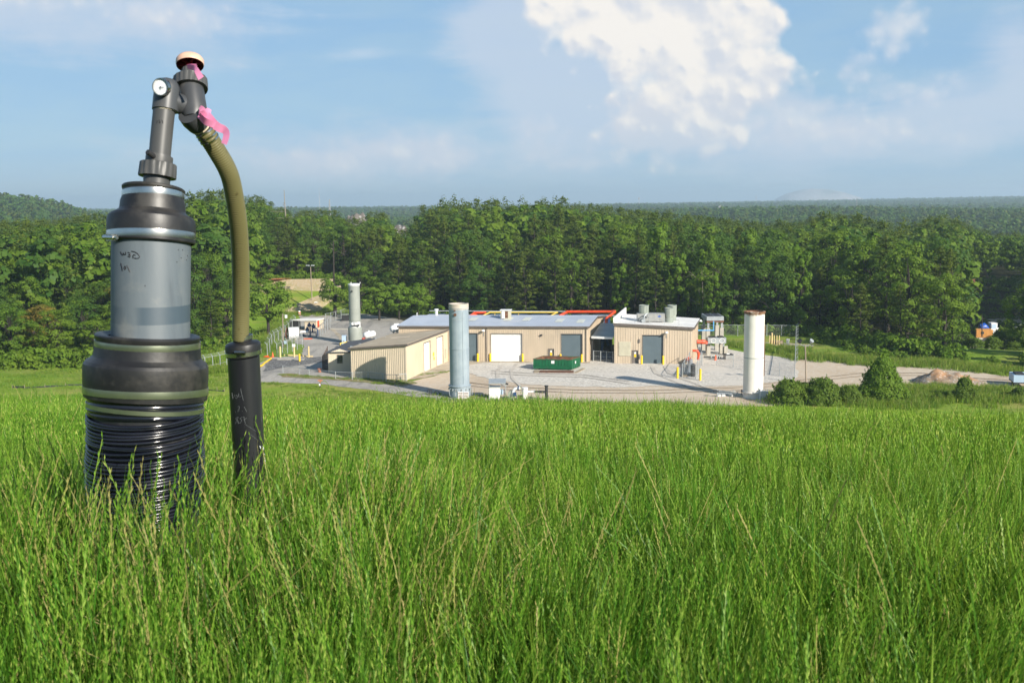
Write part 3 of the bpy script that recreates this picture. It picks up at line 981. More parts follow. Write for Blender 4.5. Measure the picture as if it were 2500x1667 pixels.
zc = Zat(1480, 777, 176.5)
duct(1560, 1584, 744.5, 177.2, -20.25, 'round grey-green duct drum at the left end of the grey roof unit')
duct(1623, 1645, 751, 177.0, -20.55, 'shorter round duct drum at the right end of the grey roof unit')
duct(1630, 1652, 744.5, 180.2, -20.55, 'round duct drum standing behind another on the white roof')
c0, c1 = P(1556, 784, 176.2), P(1623, 785, 176.0)
ac = thing('roof_unit', 'long grey air handling unit with a blue oval badge on the white roof', 'air handler', ((c0.x + c1.x) / 2, 176.1, c0.z))
uu = Vector((c1.x - c0.x, c1.y - c0.y, 0)); ul = uu.length; uu.normalize(); vv = Vector((-uu.y, uu.x, 0))
zt = Zat(1590, 765, 176.2)
mb = MB(); mb.hexa(Vector((c0.x, c0.y, c0.z - .05)), uu * ul, vv * 1.9, Vector((0, 0, zt - c0.z)))
mb.build('casing', M['unit_grey'], ac)
for k in range(5):
    mb = MB(); q = Vector((c0.x, c0.y, c0.z + .1)) + uu * (ul * (k + .06) / 5) - vv * .03
    mb.hexa(q, uu * ul * .18, vv * .028, Vector((0, 0, (zt - c0.z) * .8))); mb.build('access_panel', M['unit_grey'], ac)
bp = Vector((c0.x, c0.y, c0.z)) + uu * ul * .8 - vv * .04 + Vector((0, 0, (zt - c0.z) * .62))
mb = MB(); rr = []
for k in range(20): a = k * PI / 10; rr.append((math.cos(a) * .29, math.sin(a) * .13))
mb.add([bp + uu * a + Vector((0, 0, b)) for a, b in rr] + [bp - vv * .02 + uu * a + Vector((0, 0, b)) for a, b in rr], [tuple(range(39, 19, -1))[::-1]] + [(i, (i + 1) % 20, 20 + (i + 1) % 20, 20 + i) for i in range(20)])
bd_ = mb.build('badge', M['blue'], ac)
mb = MB(); mb.path([bp - vv * .03 + uu * x + Vector((0, 0, z)) for x, z in ((-.19, .0), (-.14, .05), (-.11, -.04), (-.05, .03), (0, -.03), (.05, .04), (.1, -.03), (.15, .04), (.2, 0))], .012, 4); mb.build('lettering', M['white'], bd_)
t = thing('fan_motor', 'small grey fan motor and pipework in front of the roof unit', 'motor', (*P(1573, 786, 175.2),))
mb = MB(); q = P(1571, 783, 175.2)
mb.tube(q, q + Vector((0, .9, 0)), .35, n=12); mb.path([q + Vector((0, 0, .3)), q + Vector((.2, 0, .9)), q + Vector((.6, .2, 1.2)), q + Vector((.9, .6, .6))], .12, 8)
mb.build('motor_housing', M['galv'], t, 40)
mb = MB(); mb.box(q + Vector((.2, .2, -.4)), (1.4, 1.0, .25)); mb.build('base', M['unit_grey'], t)

# --- lean-to canopy and gate between the two buildings
cz0, cz1 = Zat(1450, 822, 176.3), Zat(1470, 792, 184)
ca, cb = (13.25, 176.0), (16.7, 174.6)
cc, cd = (ca[0] + DV[0] * .62, ca[1] + DV[1] * .62), (cb[0] + DV[0] * .62, cb[1] + DV[1] * .62)
can = thing('lean_to_canopy', 'grey sheet canopy roof bridging the gap between the two tan buildings', 'canopy', (*ca, YARD))
mb = MB(); mb.prism([ca, cb, cd, cc], [cz0, cz0, cz1, cz1], [cz0 + .1, cz0 + .1, cz1 + .1, cz1 + .1]); mb.build('roof_sheet', surf('weathered_grey_sheet', (0.30, 0.35, 0.35), (0.25, 0.30, 0.30), .6, .5), can)
mb = MB(); wc = Wall(ca, cb, cz0 - .22, cz0 - .01, cz0 - .01); wc.slab(mb, 0, wc.L, cz0 - .22, cz0 + .12, .01, .12); mb.build('front_beam', M['white'], can)
for q in (ca, cb):
    mb = MB(); mb.box((q[0] + (.15 if q is ca else -.15), q[1] + .3, (YARD + cz0) / 2), (.16, .16, cz0 - YARD)); mb.build('post', M['dark'], can)
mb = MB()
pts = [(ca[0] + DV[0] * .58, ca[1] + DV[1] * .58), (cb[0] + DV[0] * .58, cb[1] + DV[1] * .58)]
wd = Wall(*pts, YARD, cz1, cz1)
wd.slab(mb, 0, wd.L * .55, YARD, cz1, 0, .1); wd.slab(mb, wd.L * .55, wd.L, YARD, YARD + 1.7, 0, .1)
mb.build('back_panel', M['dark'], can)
t = thing('engine_skid', 'dark engine skid with pipes standing in shade under the canopy', 'machine', (15.6, 179.2, YARD))
mb = MB(); mb.box((15.8, 179.4, YARD + .5), (2.0, 3.0, 1.0), .2); mb.build('body', M['blue_dark'], t)
mb = MB(); mb.path([(15.3, 178.6, YARD + 1), (15.3, 178.6, YARD + 3), (15.8, 179.3, YARD + 4), (16.4, 180, YARD + 2.2)], .22, 8); mb.build('pipe', M['blue_dark'], t, 40)
mb = MB(); mb.rings([((15.9, 178.2, YARD + 1.5), (0.2, -1, 0), .6), ((15.8, 178.6, YARD + 1.5), (.2, -1, 0), .6)], 16); mb.build('flywheel', M['dark'], t, 40)

# --- pipe runs behind the roofs
def pipe_run(name, label, mat, pts, r, sup, smat):
    t = thing(name, label, 'pipe', tuple(pts[0]))
    mb = MB(); mb.path(pts, r, 12); mb.build('pipe', mat, t, 50)
    for i in range(1, len(pts) - 1):
        k = MB(); d1 = (pts[i] - pts[i - 1]).normalized(); d2 = (pts[i + 1] - pts[i]).normalized()
        k.rings([(pts[i] - d1 * r * 1.6, d1, r * 1.14), (pts[i], d1 + d2, r * 1.18), (pts[i] + d2 * r * 1.6, d2, r * 1.14)], 12); k.build('elbow', mat, t, 50)
    for q in sup:
        k = MB(); k.box((q.x, q.y, (q.z - r + YARD) / 2), (.14, .14, q.z - r - YARD)); k.build('support_post', smat, t)


red1 = [P(1366, 771, 194), P(1385, 761.5, 198), P(1501, 761, 196), P(1481, 778, 187), P(1480, 791, 186)]
pipe_run('red_pipe', 'thick orange-red pipe bridging above the roofs of the two tan buildings', M['red_pipe'], red1, .27, [P(1422, 764, 197.5)], M['galv'])
yel1 = [P(1178, 771, 193), P(1196, 762.5, 198), P(1361, 762.5, 198), P(1343, 771.5, 194)]
pipe_run('yellow_pipe', 'thin yellow gas pipe running above the ridge of the grey roof', M['pipe_yellow'], yel1, .13, [P(1266, 764, 198), P(1208, 764, 198)], M['pipe_yellow'])
for k in range(3):
    r_ = [P(1148 + k * 5, 771, 193 + k), P(1158 + k * 4, 763.5 + k * 2.2, 196 + k * .5), P(1187 - k * 2, 763 + k * 2.2, 196 + k * .5)]
    pipe_run('red_pipe', ['upper', 'middle', 'lower'][k] + ' of three short orange-red pipes behind the blue-grey stack', M['red_pipe'], r_, .2, [], M['galv'])
t = thing('radiator_rack', 'dark radiator units with white beams seen over the grey roof ridge', 'radiator', (*P(1300, 772, 197).xy, YARD))
mb = MB(); a_ = P(1045, 771, 199); b_ = P(1500, 773, 199)
for k in range(9):
    f0 = a_.lerp(b_, k / 9.0); f1 = a_.lerp(b_, (k + .8) / 9)
    mb.hexa((f0.x, f0.y, YARD + 3.6), Vector((f1.x - f0.x, f1.y - f0.y, 0)), (0, 3, 0), (0, 0, f0.z - YARD - 3.6 + .1))
mb.build('radiator_body', M['blue_dark'], t)
mb = MB()
mb.hexa((a_.x, 198.6, a_.z + .16), (b_.x - a_.x, 0, b_.z - a_.z), (0, .2, 0), (0, 0, .16))
mb.hexa((a_.x, 202.6, a_.z + .5), (b_.x - a_.x, 0, b_.z - a_.z), (0, .2, 0), (0, 0, .14))
mb.build('beam', M['galv'], t)
for k in range(6):
    f0 = a_.lerp(b_, k / 5)
    mb = MB(); mb.box((f0.x, 198.7, (YARD + f0.z + .1) / 2), (.2, .2, f0.z + .1 - YARD)); mb.build('post', M['galv'], t)

# --- low front building with two white doors
sFL, sFR = (-24.69, 161.09), (-15.93, 158.63)
sd = Vector((.2685, .9633, 0))
SL = 19.0
sBR = (sFR[0] + sd.x * SL, sFR[1] + sd.y * SL); sBL = (sFL[0] + sd.x * SL, sFL[1] + sd.y * SL)
zL, zR = Zat(858, 851.5, 161.09), Zat(993, 841.8, 158.63)
low = thing('low_building', 'low cream metal building with a sloping tan roof and two narrow white doors', 'building', (*sFL, YARD))
w1 = Wall(sFL, sFR, YARD, zL, zR)
w2 = Wall(sFR, sBR, YARD, zR, zR)
w3 = Wall(sBR, sBL, YARD, zR, zL)
w4 = Wall(sBL, sFL, YARD, zL, zL)
mb = MB()
ds = [(7.59, 10.49, YARD + .15, -22.1), (13.58, 16.63, YARD + .15, -22.0)]
w1.panels(mb, []); w2.panels(mb, ds); w3.panels(mb, []); w4.panels(mb, [])
mb.build('wall', M['tan_light'], low)
for d in ds: w2.door('roller_door', *d, M['white_door'], low, .2, .3, M['trim'])
fe = [Vector((*q, 0)) for q in (sFL, sFR, sBR, sBL)]
su = Vector((w1.u.x, w1.u.y, 0))
e2 = [fe[0] - su * .3 - sd * .3, fe[1] + su * .3 - sd * .3, fe[2] + su * .3 + sd * .2, fe[3] - su * .3 + sd * .2]
mb = MB(); mb.prism([(q.x, q.y) for q in e2], [zL - .02, zR + .03, zR + .03, zL - .02], [zL + .16, zR + .2, zR + .2, zL + .16]); lroof = mb.build('roof', M['tan_roof'], low)
mb = MB()
for a_, b_, za, zb_ in ((e2[0], e2[1], zL, zR), (e2[1], e2[2], zR, zR)):
    d2 = (b_ - a_).normalized(); nn = Vector((d2.y, -d2.x, 0)) * .05
    v = [Vector((a_.x, a_.y, za - .1)), Vector((b_.x, b_.y, zb_ - .1)), Vector((b_.x, b_.y, zb_ + .19)), Vector((a_.x, a_.y, za + .15))]
    mb.add(v + [q + nn for q in v], [(4, 5, 6, 7), (0, 1, 5, 4), (2, 3, 7, 6), (1, 2, 6, 5), (3, 0, 4, 7)])
mb.build('fascia', M['trim'], low)
mb = MB(); w1.slab(mb, w1.L - .16, w1.L, YARD, None, .05, .09); mb.build('corner_trim', M['tan_light'], low)
for q, z, s in ((11.9, -24.4, .3), (12.2, -25.1, .22)):
    mb = MB(); w2.slab(mb, q - s, q + s, z - s, z + s, .045, .07); mb.build('warning_sign', M['yellow'], low)
mb = MB(); w2.slab(mb, 17.5, 17.9, YARD + .9, YARD + 2.4, .045, .25); mb.build('meter_box', M['louver'], low)
for px, py in ((975, 813), (960, 825)):
    g0 = Vector((*G(px - 6, py, -21.7), 0)); mb = MB()
    zz = lambda q: zL + .17 + (zR - zL) * ((q - fe[0]).dot(su)) / w1.L + .03
    g1 = g0 + su * 3.2
    mb.hexa((g0.x, g0.y, zz(g0)), Vector((g1.x - g0.x, g1.y - g0.y, zz(g1) - zz(g0))), sd * .45, (0, 0, .03)); mb.build('roof_patch', M['tan_light'], lroof)
mb = MB(); q = P(940, 826, 172); mb.tube((q.x, q.y, q.z - .9), (q.x, q.y, q.z + .3), .05, n=6); mb.build('vent_pipe', M['galv'], lroof)

# --- cream shed with the gable window
hFL, hFR = G(802, 911), G(857.5, 910)
hu = Vector((hFR[0] - hFL[0], hFR[1] - hFL[1], 0)); hW = hu.length; hu.normalize()
hv = Vector((.2685, .9633, 0)); HD = 17.0
hBL, hBR = (hFL[0] + hv.x * HD, hFL[1] + hv.y * HD), (hFR[0] + hv.x * HD, hFR[1] + hv.y * HD)
ez, rz_ = Zat(802, 861.5, hFL[1]), Zat(828, 852, hFL[1])
shed = thing('shed', 'small cream gabled shed with one window and a charcoal shingle roof', 'shed', (*hFL, YARD))
mid = ((hFL[0] + hFR[0]) / 2, (hFL[1] + hFR[1]) / 2)
ga, gb = Wall(hFL, mid, YARD, ez, rz_), Wall(mid, hFR, YARD, rz_, ez)
wq = (hW * .5 - .32, hW * .5 + .42)
oz = (Zat(828, 886, hFL[1]), Zat(828, 867, hFL[1]))
mb = MB()
ga.panels(mb, [(wq[0], ga.L, *oz)], .35, .03, .02); gb.panels(mb, [(0, wq[1] - ga.L, *oz)], .35, .03, .02)
Wall(hFR, hBR, YARD, ez, ez).panels(mb, [], .35, .03, .02); Wall(hBR, hBL, YARD, ez, ez).panels(mb, [], 0); Wall(hBL, hFL, YARD, ez, ez).panels(mb, [], .35, .03, .02)
mb.build('wall', M['tan_light'], shed)
gw = Wall(hFL, hFR, YARD, ez, ez)
mb = MB(); gw.slab(mb, wq[0] - .07, wq[1] + .07, oz[0] - .07, oz[0], .025, .06); gw.slab(mb, wq[0] - .07, wq[1] + .07, oz[1], oz[1] + .07, .025, .06)
gw.slab(mb, wq[0] - .07, wq[0], *oz, .025, .06); gw.slab(mb, wq[1], wq[1] + .07, *oz, .025, .06); gw.slab(mb, wq[0], wq[1], sum(oz) / 2 - .04, sum(oz) / 2 + .04, -.05, .02)
win = mb.build('window', M['trim'], shed)
mb = MB(); gw.slab(mb, wq[0], wq[1], *oz, -.09, -.06); mb.build('pane', M['glass'], win)
mb = MB(); gable_roof(mb, hFL, hFR, hBR, hBL, ez, rz_, .3, .1, 50)
hroof = mb.build('roof', M['shingle'], shed)
for k in range(4):
    p = Vector((*mid, 0)) + hv * (3 + 3.4 * k) + hu * .7
    mb = MB(); mb.box((p.x, p.y, rz_ - .1), (.45, .4, .22), 0.2); mb.build('roof_vent', M['galv'], hroof)
t = thing('timber_screen', 'brown timber screen leaning out beside the cream shed', 'screen', (*G(797, 905), YARD))
a_, b_ = Vector((*G(788, 906), YARD)), Vector((*G(801, 904), YARD))
mb = MB()
for k in range(6):
    q = a_.lerp(b_, k / 5); mb.box((q.x, q.y, YARD + 1.2 + .15 * k), (.1, .1, 2.4 + .3 * k))
mb.build('post', M['brown_wood'], t)
mb = MB()
for k in range(8): mb.hexa((a_.x, a_.y - .06, YARD + .25 + k * .3), Vector((b_.x - a_.x, b_.y - a_.y, .09 * k)), (0, .05, 0), (0, 0, .16))
mb.build('boards', M['brown_wood'], t)
x, y = G(780.5, 909)
t = thing('flower_pot', 'terracotta pot of yellow flowers beside the brown timber screen', 'plant pot', (x, y, YARD))
mb = MB(); mb.vcyl(x, y, [(YARD, .22), (YARD + .5, .34), (YARD + .5, .38), (YARD + .6, .38)], 16); mb.build('pot', M['terracotta'], t, 40)
# ------------------------------------------------------------------ flare stacks
def ring_flange(mb, x, y, z, r, w=.05, h=.09): mb.vcyl(x, y, [(z - h / 2, r + w), (z + h / 2, r + w)], 40)


def stack(name, label, x, y, ztop, r, mat, rimmat, rings, base_h, base_r, liner):
    t = thing(name, label, 'flare stack', (x, y, YARD))
    mb = MB()
    mb.vcyl(x, y, [(YARD + base_h, r), (ztop, r), (ztop, r - .09), (ztop - 1.5, r - .09)], 48, cap0=False, cap1=False)
    mb.build('shell', mat, t, 35)
    mb = MB(); mb.vcyl(x, y, [(ztop - 1.4, r - .1), (ztop - 1.35, r - .1)], 32); mb.build('lining', liner, t)
    for z in rings:
        mb = MB(); ring_flange(mb, x, y, z, r); mb.build('flange', mat, t, 35)
    mb = MB(); mb.vcyl(x, y, [(YARD, base_r), (YARD + base_h, base_r), (YARD + base_h, base_r + .14), (YARD + base_h + .12, base_r + .14), (YARD + base_h + .12, r - .01)], 40)
    b = mb.build('base_ring', mat, t, 35)
    return t, b


mx, my = G(1123, 968)
st, sb = stack('flare_stack', 'tall blue-grey weathered steel stack standing before the grey metal roof', mx, my, Zat(1120, 741, my), 1.345, M['stack_blue'], None,
               [Zat(1120, 751.5, my), Zat(1120, 850, my)], Zat(1122, 941, my) - YARD, 1.43, M['rust'])
mb = MB(); zt = Zat(1120, 741, my); mb.vcyl(mx, my, [(zt - .75, 1.36), (zt + .01, 1.36), (zt + .01, 1.24)], 48, cap0=False, cap1=False)
mb.build('top_band', surf('pale_scorched_steel', (0.56, 0.50, 0.43), (0.48, 0.40, 0.33), 1.2, .6), st, 35)
for px, py, s in ((1112.5, 766, .2), (1111.5, 756, .1)):
    mb = MB()
    q = P(px, py, my); a = math.atan2(-1.33, q.x - mx); dirv = Vector((q.x - mx, -math.sqrt(max(.01, 1.345 ** 2 - (q.x - mx) ** 2)), 0)).normalized()
    c = Vector((mx, my, q.z)) + dirv * 1.33
    mb.tube(c, c + dirv * .14, s, n=14)
    mb.build('port', M['rust'], st, 40)
mb = MB()
for k in range(7):
    a = -PI / 2 + .12 - k * .105
    for (w, h) in ((.1, .09),): mb.box((mx + math.cos(a) * 1.347, my + math.sin(a) * 1.347, Zat(1120, 779, my)), (.01, w, h), a)
for k in range(4):
    a = -PI / 2 + .36 - k * .075
    mb.box((mx + math.cos(a) * 1.347, my + math.sin(a) * 1.347, Zat(1120, 779, my)), (.01, .07, .08), a)
mb.build('stencil', M['galv'], st)
mb = MB()
a = -PI / 2 + .42
mb.tube((mx + math.cos(a) * 1.37, my + math.sin(a) * 1.37, YARD + 1.9), (mx + math.cos(a) * 1.37, my + math.sin(a) * 1.37, zt - 1), .03, n=6)
mb.build('conduit', M['stack_blue'], st)
for px in (1125.5, 1139):
    q = P(px, 960, my)
    mb = MB(); rr = 1.46
    c = Vector((q.x, my - 1.44, YARD + .55))
    mb.hexa(c + Vector((-.35, -.06, -.55)), (.7, 0, 0), (0, .12, 0), (0, 0, .95)); fr_ = mb.build('air_louver', M['white'], sb)
    mb = MB()
    for k in range(4): mb.hexa(c + Vector((-.3, -.075, -.42 + k * .2)), (.6, 0, 0), (0, .014, 0), (0, 0, .09))
    mb.build('slot', M['rust'], fr_)
for k in range(14):
    mb = MB(); a = k * 2 * PI / 14; mb.box((mx + math.cos(a) * 1.5, my + math.sin(a) * 1.5, YARD + 1.15), (.16, .12, .3), a); mb.build('bracket', M['galv'], sb)
for a in (-2.5, -1.9, -.5, -.2): mb = MB(); mb.path([(mx + math.cos(a) * 1.45, my + math.sin(a) * 1.45, YARD + .2), (mx + math.cos(a) * 1.75, my + math.sin(a) * 1.75, YARD + .4), (mx + math.cos(a) * 1.7, my + math.sin(a) * 1.7, YARD + 1.2), (mx + math.cos(a) * 1.45, my + math.sin(a) * 1.45, YARD + 1.3)], .05, 6); mb.build('pipe_loop', M['galv'], sb)

wx, wy = G(1838, 970)
st, sb = stack('flare_stack', 'tall white painted stack with a rusty flared rim beside the gravel yard', wx, wy, Zat(1841, 760, wy), 1.335, M['stack_white'], None,
               [], Zat(1838, 957, wy) - YARD, 1.345, M['rust'])
zt = Zat(1841, 760, wy)
mb = MB(); mb.vcyl(wx, wy, [(zt - .3, 1.34), (zt - .06, 1.44), (zt + .02, 1.44), (zt + .02, 1.27)], 48, cap0=False, cap1=False)
mb.build('rim', surf('scorched_rusty_rim', (0.15, .06, .025), (.30, .16, .09), 1.4, .8, c3=(.55, .45, .38), s3=.9), st, 35)
mb = MB(); mb.vcyl(wx, wy, [(Zat(1838, 871, wy), 1.342), (Zat(1838, 873, wy), 1.342)], 48, False, False); mb.build('weld_band', M['galv'], st)
mb = MB(); a = -.25
mb.tube((wx + math.cos(a) * 1.42, wy + math.sin(a) * 1.42, YARD + 3), (wx + math.cos(a) * 1.42, wy + math.sin(a) * 1.42, zt - 1.8), .05, n=6); mb.build('conduit', M['rust'], st)
mb = MB(); q = Vector((wx + 1.0, wy - 1.1, YARD + .55)); mb.box(q, (.9, .5, 1.1), .4); mb.box(q + Vector((.6, .1, .3)), (.3, .3, .35), .4); mb.build('control_box', M['white'], sb)
for k in range(2):
    mb = MB(); q = P(1812 + 0 * k, 954 + k * 7, wy - .6); mb.tube(q, q + Vector((-.12, 0, 0)), .2 - .05 * k, n=12); mb.build('port', M['dark'], sb, 40)

gx, gy = G(868, 840)
zz = lambda py: Zat(868, py, gy)
t = thing('flare_stack', 'grey-green stack with a fat lower drum and pale top standing behind the cream shed', 'flare stack', (gx, gy, YARD))
mb = MB(); r = 1.07; mb.vcyl(gx, gy, [(zz(782), r), (zz(693), r), (zz(693), r - .08), (zz(700), r - .08)], 40, False, False); mb.build('shell', M['stack_grey'], t, 35)
mb = MB(); mb.vcyl(gx, gy, [(zz(698), .9), (zz(697), .9)], 24); mb.build('lining', M['dark'], t)
mb = MB(); ring_flange(mb, gx, gy, zz(753.5), r, .03, .08); mb.build('flange', M['stack_grey'], t, 35)
mb = MB(); ring_flange(mb, gx, gy, zz(783), r, .1, .12); mb.build('flange', M['stack_grey'], t, 35)
mb = MB(); mb.vcyl(gx, gy, [(zz(696.5), r + .035), (zz(692.5), r + .035)], 40, False, False); mb.build('top_band', M['white'], t)
for px in (857, 879):
    mb = MB(); q = P(px, 692, gy); mb.tube(q, q + Vector((0, 0, .25)), .07, n=6); mb.build('lifting_lug', M['white'], t)
mb = MB(); mb.vcyl(gx, gy, [(zz(800), r * .97), (zz(783), r * .97)], 32); mb.build('neck', M['white'], t, 35)
mb = MB(); mb.vcyl(gx, gy, [(zz(830), 1.3), (zz(801), 1.34), (zz(798), 1.25), (zz(798), 1.0)], 40); mb.build('drum', M['stack_grey'], t, 35)
mb = MB(); mb.vcyl(gx, gy, [(YARD, 1.12), (zz(830), 1.12)], 40); mb.build('base_ring', M['stack_grey'], t, 35)
mb = MB(); q = P(861, 710, gy); mb.tube((q.x, gy - 1.03, q.z), (q.x, gy - 1.2, q.z), .17, n=12); mb.build('port', M['dark'], t, 40)
mb = MB(); q = P(871, 788, gy); mb.box((q.x, gy - 1.1, q.z), (.5, .4, .55)); mb.box((q.x - .6, gy - 1.1, q.z - .15), (.4, .3, .3)); mb.build('actuator', M['white'], t)
mb = MB(); mb.box((q.x - .1, gy - 1.1, q.z - .35), (1.5, .25, .3)); mb.build('valve', M['dark'], t)

# ------------------------------------------------------------------ things in the gravel yard
d0, d1 = Vector((*G(1302, 903), 0)), Vector((*G(1395.5, 905), 0))
du = d1 - d0; dl = du.length; du.normalize(); dv = Vector((-du.y, du.x, 0)) * .96 + du * .27; dv.normalize()
DD = 3.6
zt = Zat(1302, 876.5, d0.y)
t = thing('dumpster', 'long open green dumpster with rust inside standing on the gravel', 'dumpster', (*d0.xy, YARD))
zb = YARD + .22
H = zt - zb
z_ = lambda q, z: Vector((q.x, q.y, z))
mb = MB()
q = [d0, d1, d1 + dv * DD, d0 + dv * DD]
flo = [z_(p_, zb) for p_ in q]
ce = sum((p_ for p_ in q), Vector()) / 4
inn = [p_ + (ce - p_).normalized() * .12 for p_ in q]
top = [z_(p_, zt) for p_ in q]
ti = [z_(p_, zt) for p_ in inn]; fi = [z_(p_, zb + .15) for p_ in inn]
mb.add(flo + top, [(0, 3, 2, 1), (0, 1, 5, 4), (1, 2, 6, 5), (2, 3, 7, 6), (3, 0, 4, 7)])
mb.add(top + ti, [(0, 1, 5, 4), (1, 2, 6, 5), (2, 3, 7, 6), (3, 0, 4, 7)])
mb.build('body', M['dump_green'], t)
mb = MB(); mb.add(ti + fi, [(0, 1, 5, 4), (1, 2, 6, 5), (2, 3, 7, 6), (3, 0, 4, 7), (4, 5, 6, 7)]); mb.build('lining', M['rust'], t)
mb = MB()
for a_, b_ in ((0, 1), (1, 2), (2, 3), (3, 0)): mb.tube(top[a_], top[b_], .075, n=8)
mb.build('top_rail', surf('worn_green_rail', (.02, .11, .05), (.14, .07, .04), 1.2, .6), t)
mb = MB()
for k in range(1, 12):
    p_ = d0 + du * (dl * k / 12) - dv * .05
    mb.hexa(z_(p_, zb + .5), du * .09, dv * .05, (0, 0, H - .55))
for k in range(5):
    p_ = d1 + dv * (DD * (k + .1) / 5.2)
    mb.hexa(z_(p_, zb), dv * .09, du * .06, (0, 0, H - .1))
mb.hexa(z_(d0 - dv * .07, zb + .42), du * (dl * .86), dv * .07, (0, 0, .1))
mb.build('rib', M['dump_green'], t)
mb = MB(); mb.hexa(z_(d0 - dv * .035 + du * dl * .05, zb + .02), du * dl * .8, dv * .03, (0, 0, .38)); mb.build('skirt', M['dump_green'], t)
mb = MB(); mb.hexa(z_(d0 + du * dl * .475 - dv * .075, zb + H * .58), du * .5, dv * .02, (0, 0, .46)); mb.build('label_plate', M['white'], t)
mb = MB(); mb.hexa(z_(d1 + dv * 1.2 + du * .07, zb + H * .5), dv * .35, du * .02, (0, 0, .4)); mb.build('label_plate', M['white'], t)
for k in (.12, .88):
    mb = MB(); p_ = d0 + dv * (DD * .25) + du * (dl * k); mb.tube(z_(p_, YARD + .16) - dv * .5, z_(p_, YARD + .16) + dv * 2.2, .16, n=12); mb.build('roller', M['rust'], t)
p0 = Vector((*G(1316, 911), 0)); p1 = Vector((*G(1400, 911.5), 0))
t = thing('ground_frame', 'flat rusty steel plate in a timber frame lying before the green dumpster', 'plate', (*p0.xy, YARD))
uu = (p1 - p0); L_ = uu.length; uu.normalize(); vv = Vector((-uu.y, uu.x, 0))
mb = MB(); mb.hexa(z_(p0, YARD + .06), uu * L_, vv * 2.2, (0, 0, .06)); mb.build('plate', M['rust'], t)
for a_, b_, w in ((p0 - uu * .9, uu * .8, vv * 2.2), (p1 + uu * .02, uu * .5, vv * 4.2 + uu * 1.2)):
    mb = MB(); mb.hexa(z_(a_, YARD + .06), b_, w, (0, 0, .1)); mb.build('timber', M['wood'], t)


def bollard(x, y, h, r, mat, label, group):
    t = thing('bollard', label, 'bollard', (x, y, YARD), group)
    mb = MB(); mb.vcyl(x, y, [(YARD, r), (YARD + h, r)], 16, cap1=False); mb.build('post', mat, t, 40)
    mb = MB(); mb.vcyl(x, y, [(YARD + h, r), (YARD + h + r * .5, r * .75), (YARD + h + r * .75, r * .2)], 16); mb.build('cap', mat, t, 60)


BG = 'yellow bollards around the yard'
for px, py, h, lab in ((1091, 882, 1.35, 'yellow bollard at the inner corner between the low building and the long one'),
                       (1166.5, 883.5, 1.35, 'yellow bollard by the door just right of the blue-grey stack'),
                       (1197, 883, 1.3, 'yellow bollard on the left side of the white roller door'),
                       (1276, 883.5, 1.3, 'yellow bollard on the right side of the white roller door'),
                       (1368.5, 884.5, 1.3, 'yellow bollard half hidden behind the green dumpster'),
                       (1420.5, 885, 1.3, 'yellow bollard between the dumpster end and the blue-grey door'),
                       (1566.5, 889.5, 1.4, 'yellow bollard left of the roller door on the white-roofed building'),
                       (1619, 890.5, 1.4, 'yellow bollard right of the roller door on the white-roofed building'),
                       (1654, 924, 1.65, 'yellow bollard outside the left front corner of the fenced pen'),
                       (1709.5, 929, 1.65, 'yellow bollard outside the right front corner of the fenced pen'),
                       (731.5, 882.5, 1.2, 'bright yellow bollard alone on the dark asphalt patch')):
    x, y = G(px, py)
    bollard(x, y, h, .17, M['yellow'], lab, BG)
for px, py, lab in ((684.5, 873, 'leftmost faded yellow post at the end of the car stops'), (718.5, 872, 'faded yellow post with a white sign on top'), (754, 873, 'faded yellow post by the right end of the car stops')):
    x, y = G(px, py)
    bollard(x, y, 1.9, .14, M['pale_yellow'], lab, 'faded posts by the asphalt patch')
x, y = G(718.5, 872)
t = thing('sign', 'small white sign fixed on the faded yellow post', 'sign', (x, y, YARD + 1.9)); mb = MB(); mb.box((x, y - .16, YARD + 2.1), (.55, .04, .5)); mb.build('sign_plate', M['white'], t)
mb = MB(); mb.tube((x, y - .12, YARD + 1.4), (x, y - .12, YARD + 2.35), .03, n=6); mb.build('post', M['galv'], t)
for (a_, b_, lab) in (((694, 868), (740, 869.5), 'long faded yellow car stop on the asphalt edge'), ((741, 871), (764, 871.5), 'short faded yellow car stop beside the longer one')):
    p, q = Vector((*G(*a_), YARD + .11)), Vector((*G(*b_), YARD + .11))
    mb = MB(); d = q - p; n_ = Vector((-d.y, d.x, 0)).normalized()
    w_ = [(-.14, -.1), (.14, -.1), (.09, .1), (-.09, .1)]
    mb.add([p + n_ * a + Vector((0, 0, b)) for a, b in w_] + [q + n_ * a + Vector((0, 0, b)) for a, b in w_], [(0, 1, 2, 3), (7, 6, 5, 4), (0, 4, 5, 1), (1, 5, 6, 2), (2, 6, 7, 3), (3, 7, 4, 0)])
    tag(mb.build('wheel_stop', M['pale_yellow'], recalc=True), lab, 'wheel stop', 'faded car stops')
mb = MB(); mb.prism(gpts([(676, 879), (741, 879.5), (744, 877.5), (680, 876.5)]), YARD, YARD + .14); tag(mb.build('kerb', M['concrete']), kind='structure')
mb = MB(); mb.prism(gpts([(782, 824), (832, 834), (832, 831.5), (784, 822)]), YARD, YARD + .14); tag(mb.build('kerb', M['concrete']), kind='structure')
mb = MB(); mb.prism(gpts([(806, 805), (850, 805), (850, 803), (806, 802.5)]), YARD, YARD + .14); tag(mb.build('kerb', M['concrete']), kind='structure')
mb = MB(); mb.prism(gpts([(690, 832), (702, 818), (712, 806), (709, 805), (697, 818), (685, 832)]), YARD, YARD + .14); tag(mb.build('kerb', M['concrete']), kind='structure')
mb = MB(); mb.path([Vector((*G(a, b), YARD + .16)) for a, b in ((628, 899), (640, 894), (646, 888), (655, 882), (662, 877))], .16, 8)
tag(mb.build('yellow_hose', M['yellow'], sm=60), 'bright yellow hose lying along the edge of the dark asphalt', 'hose')


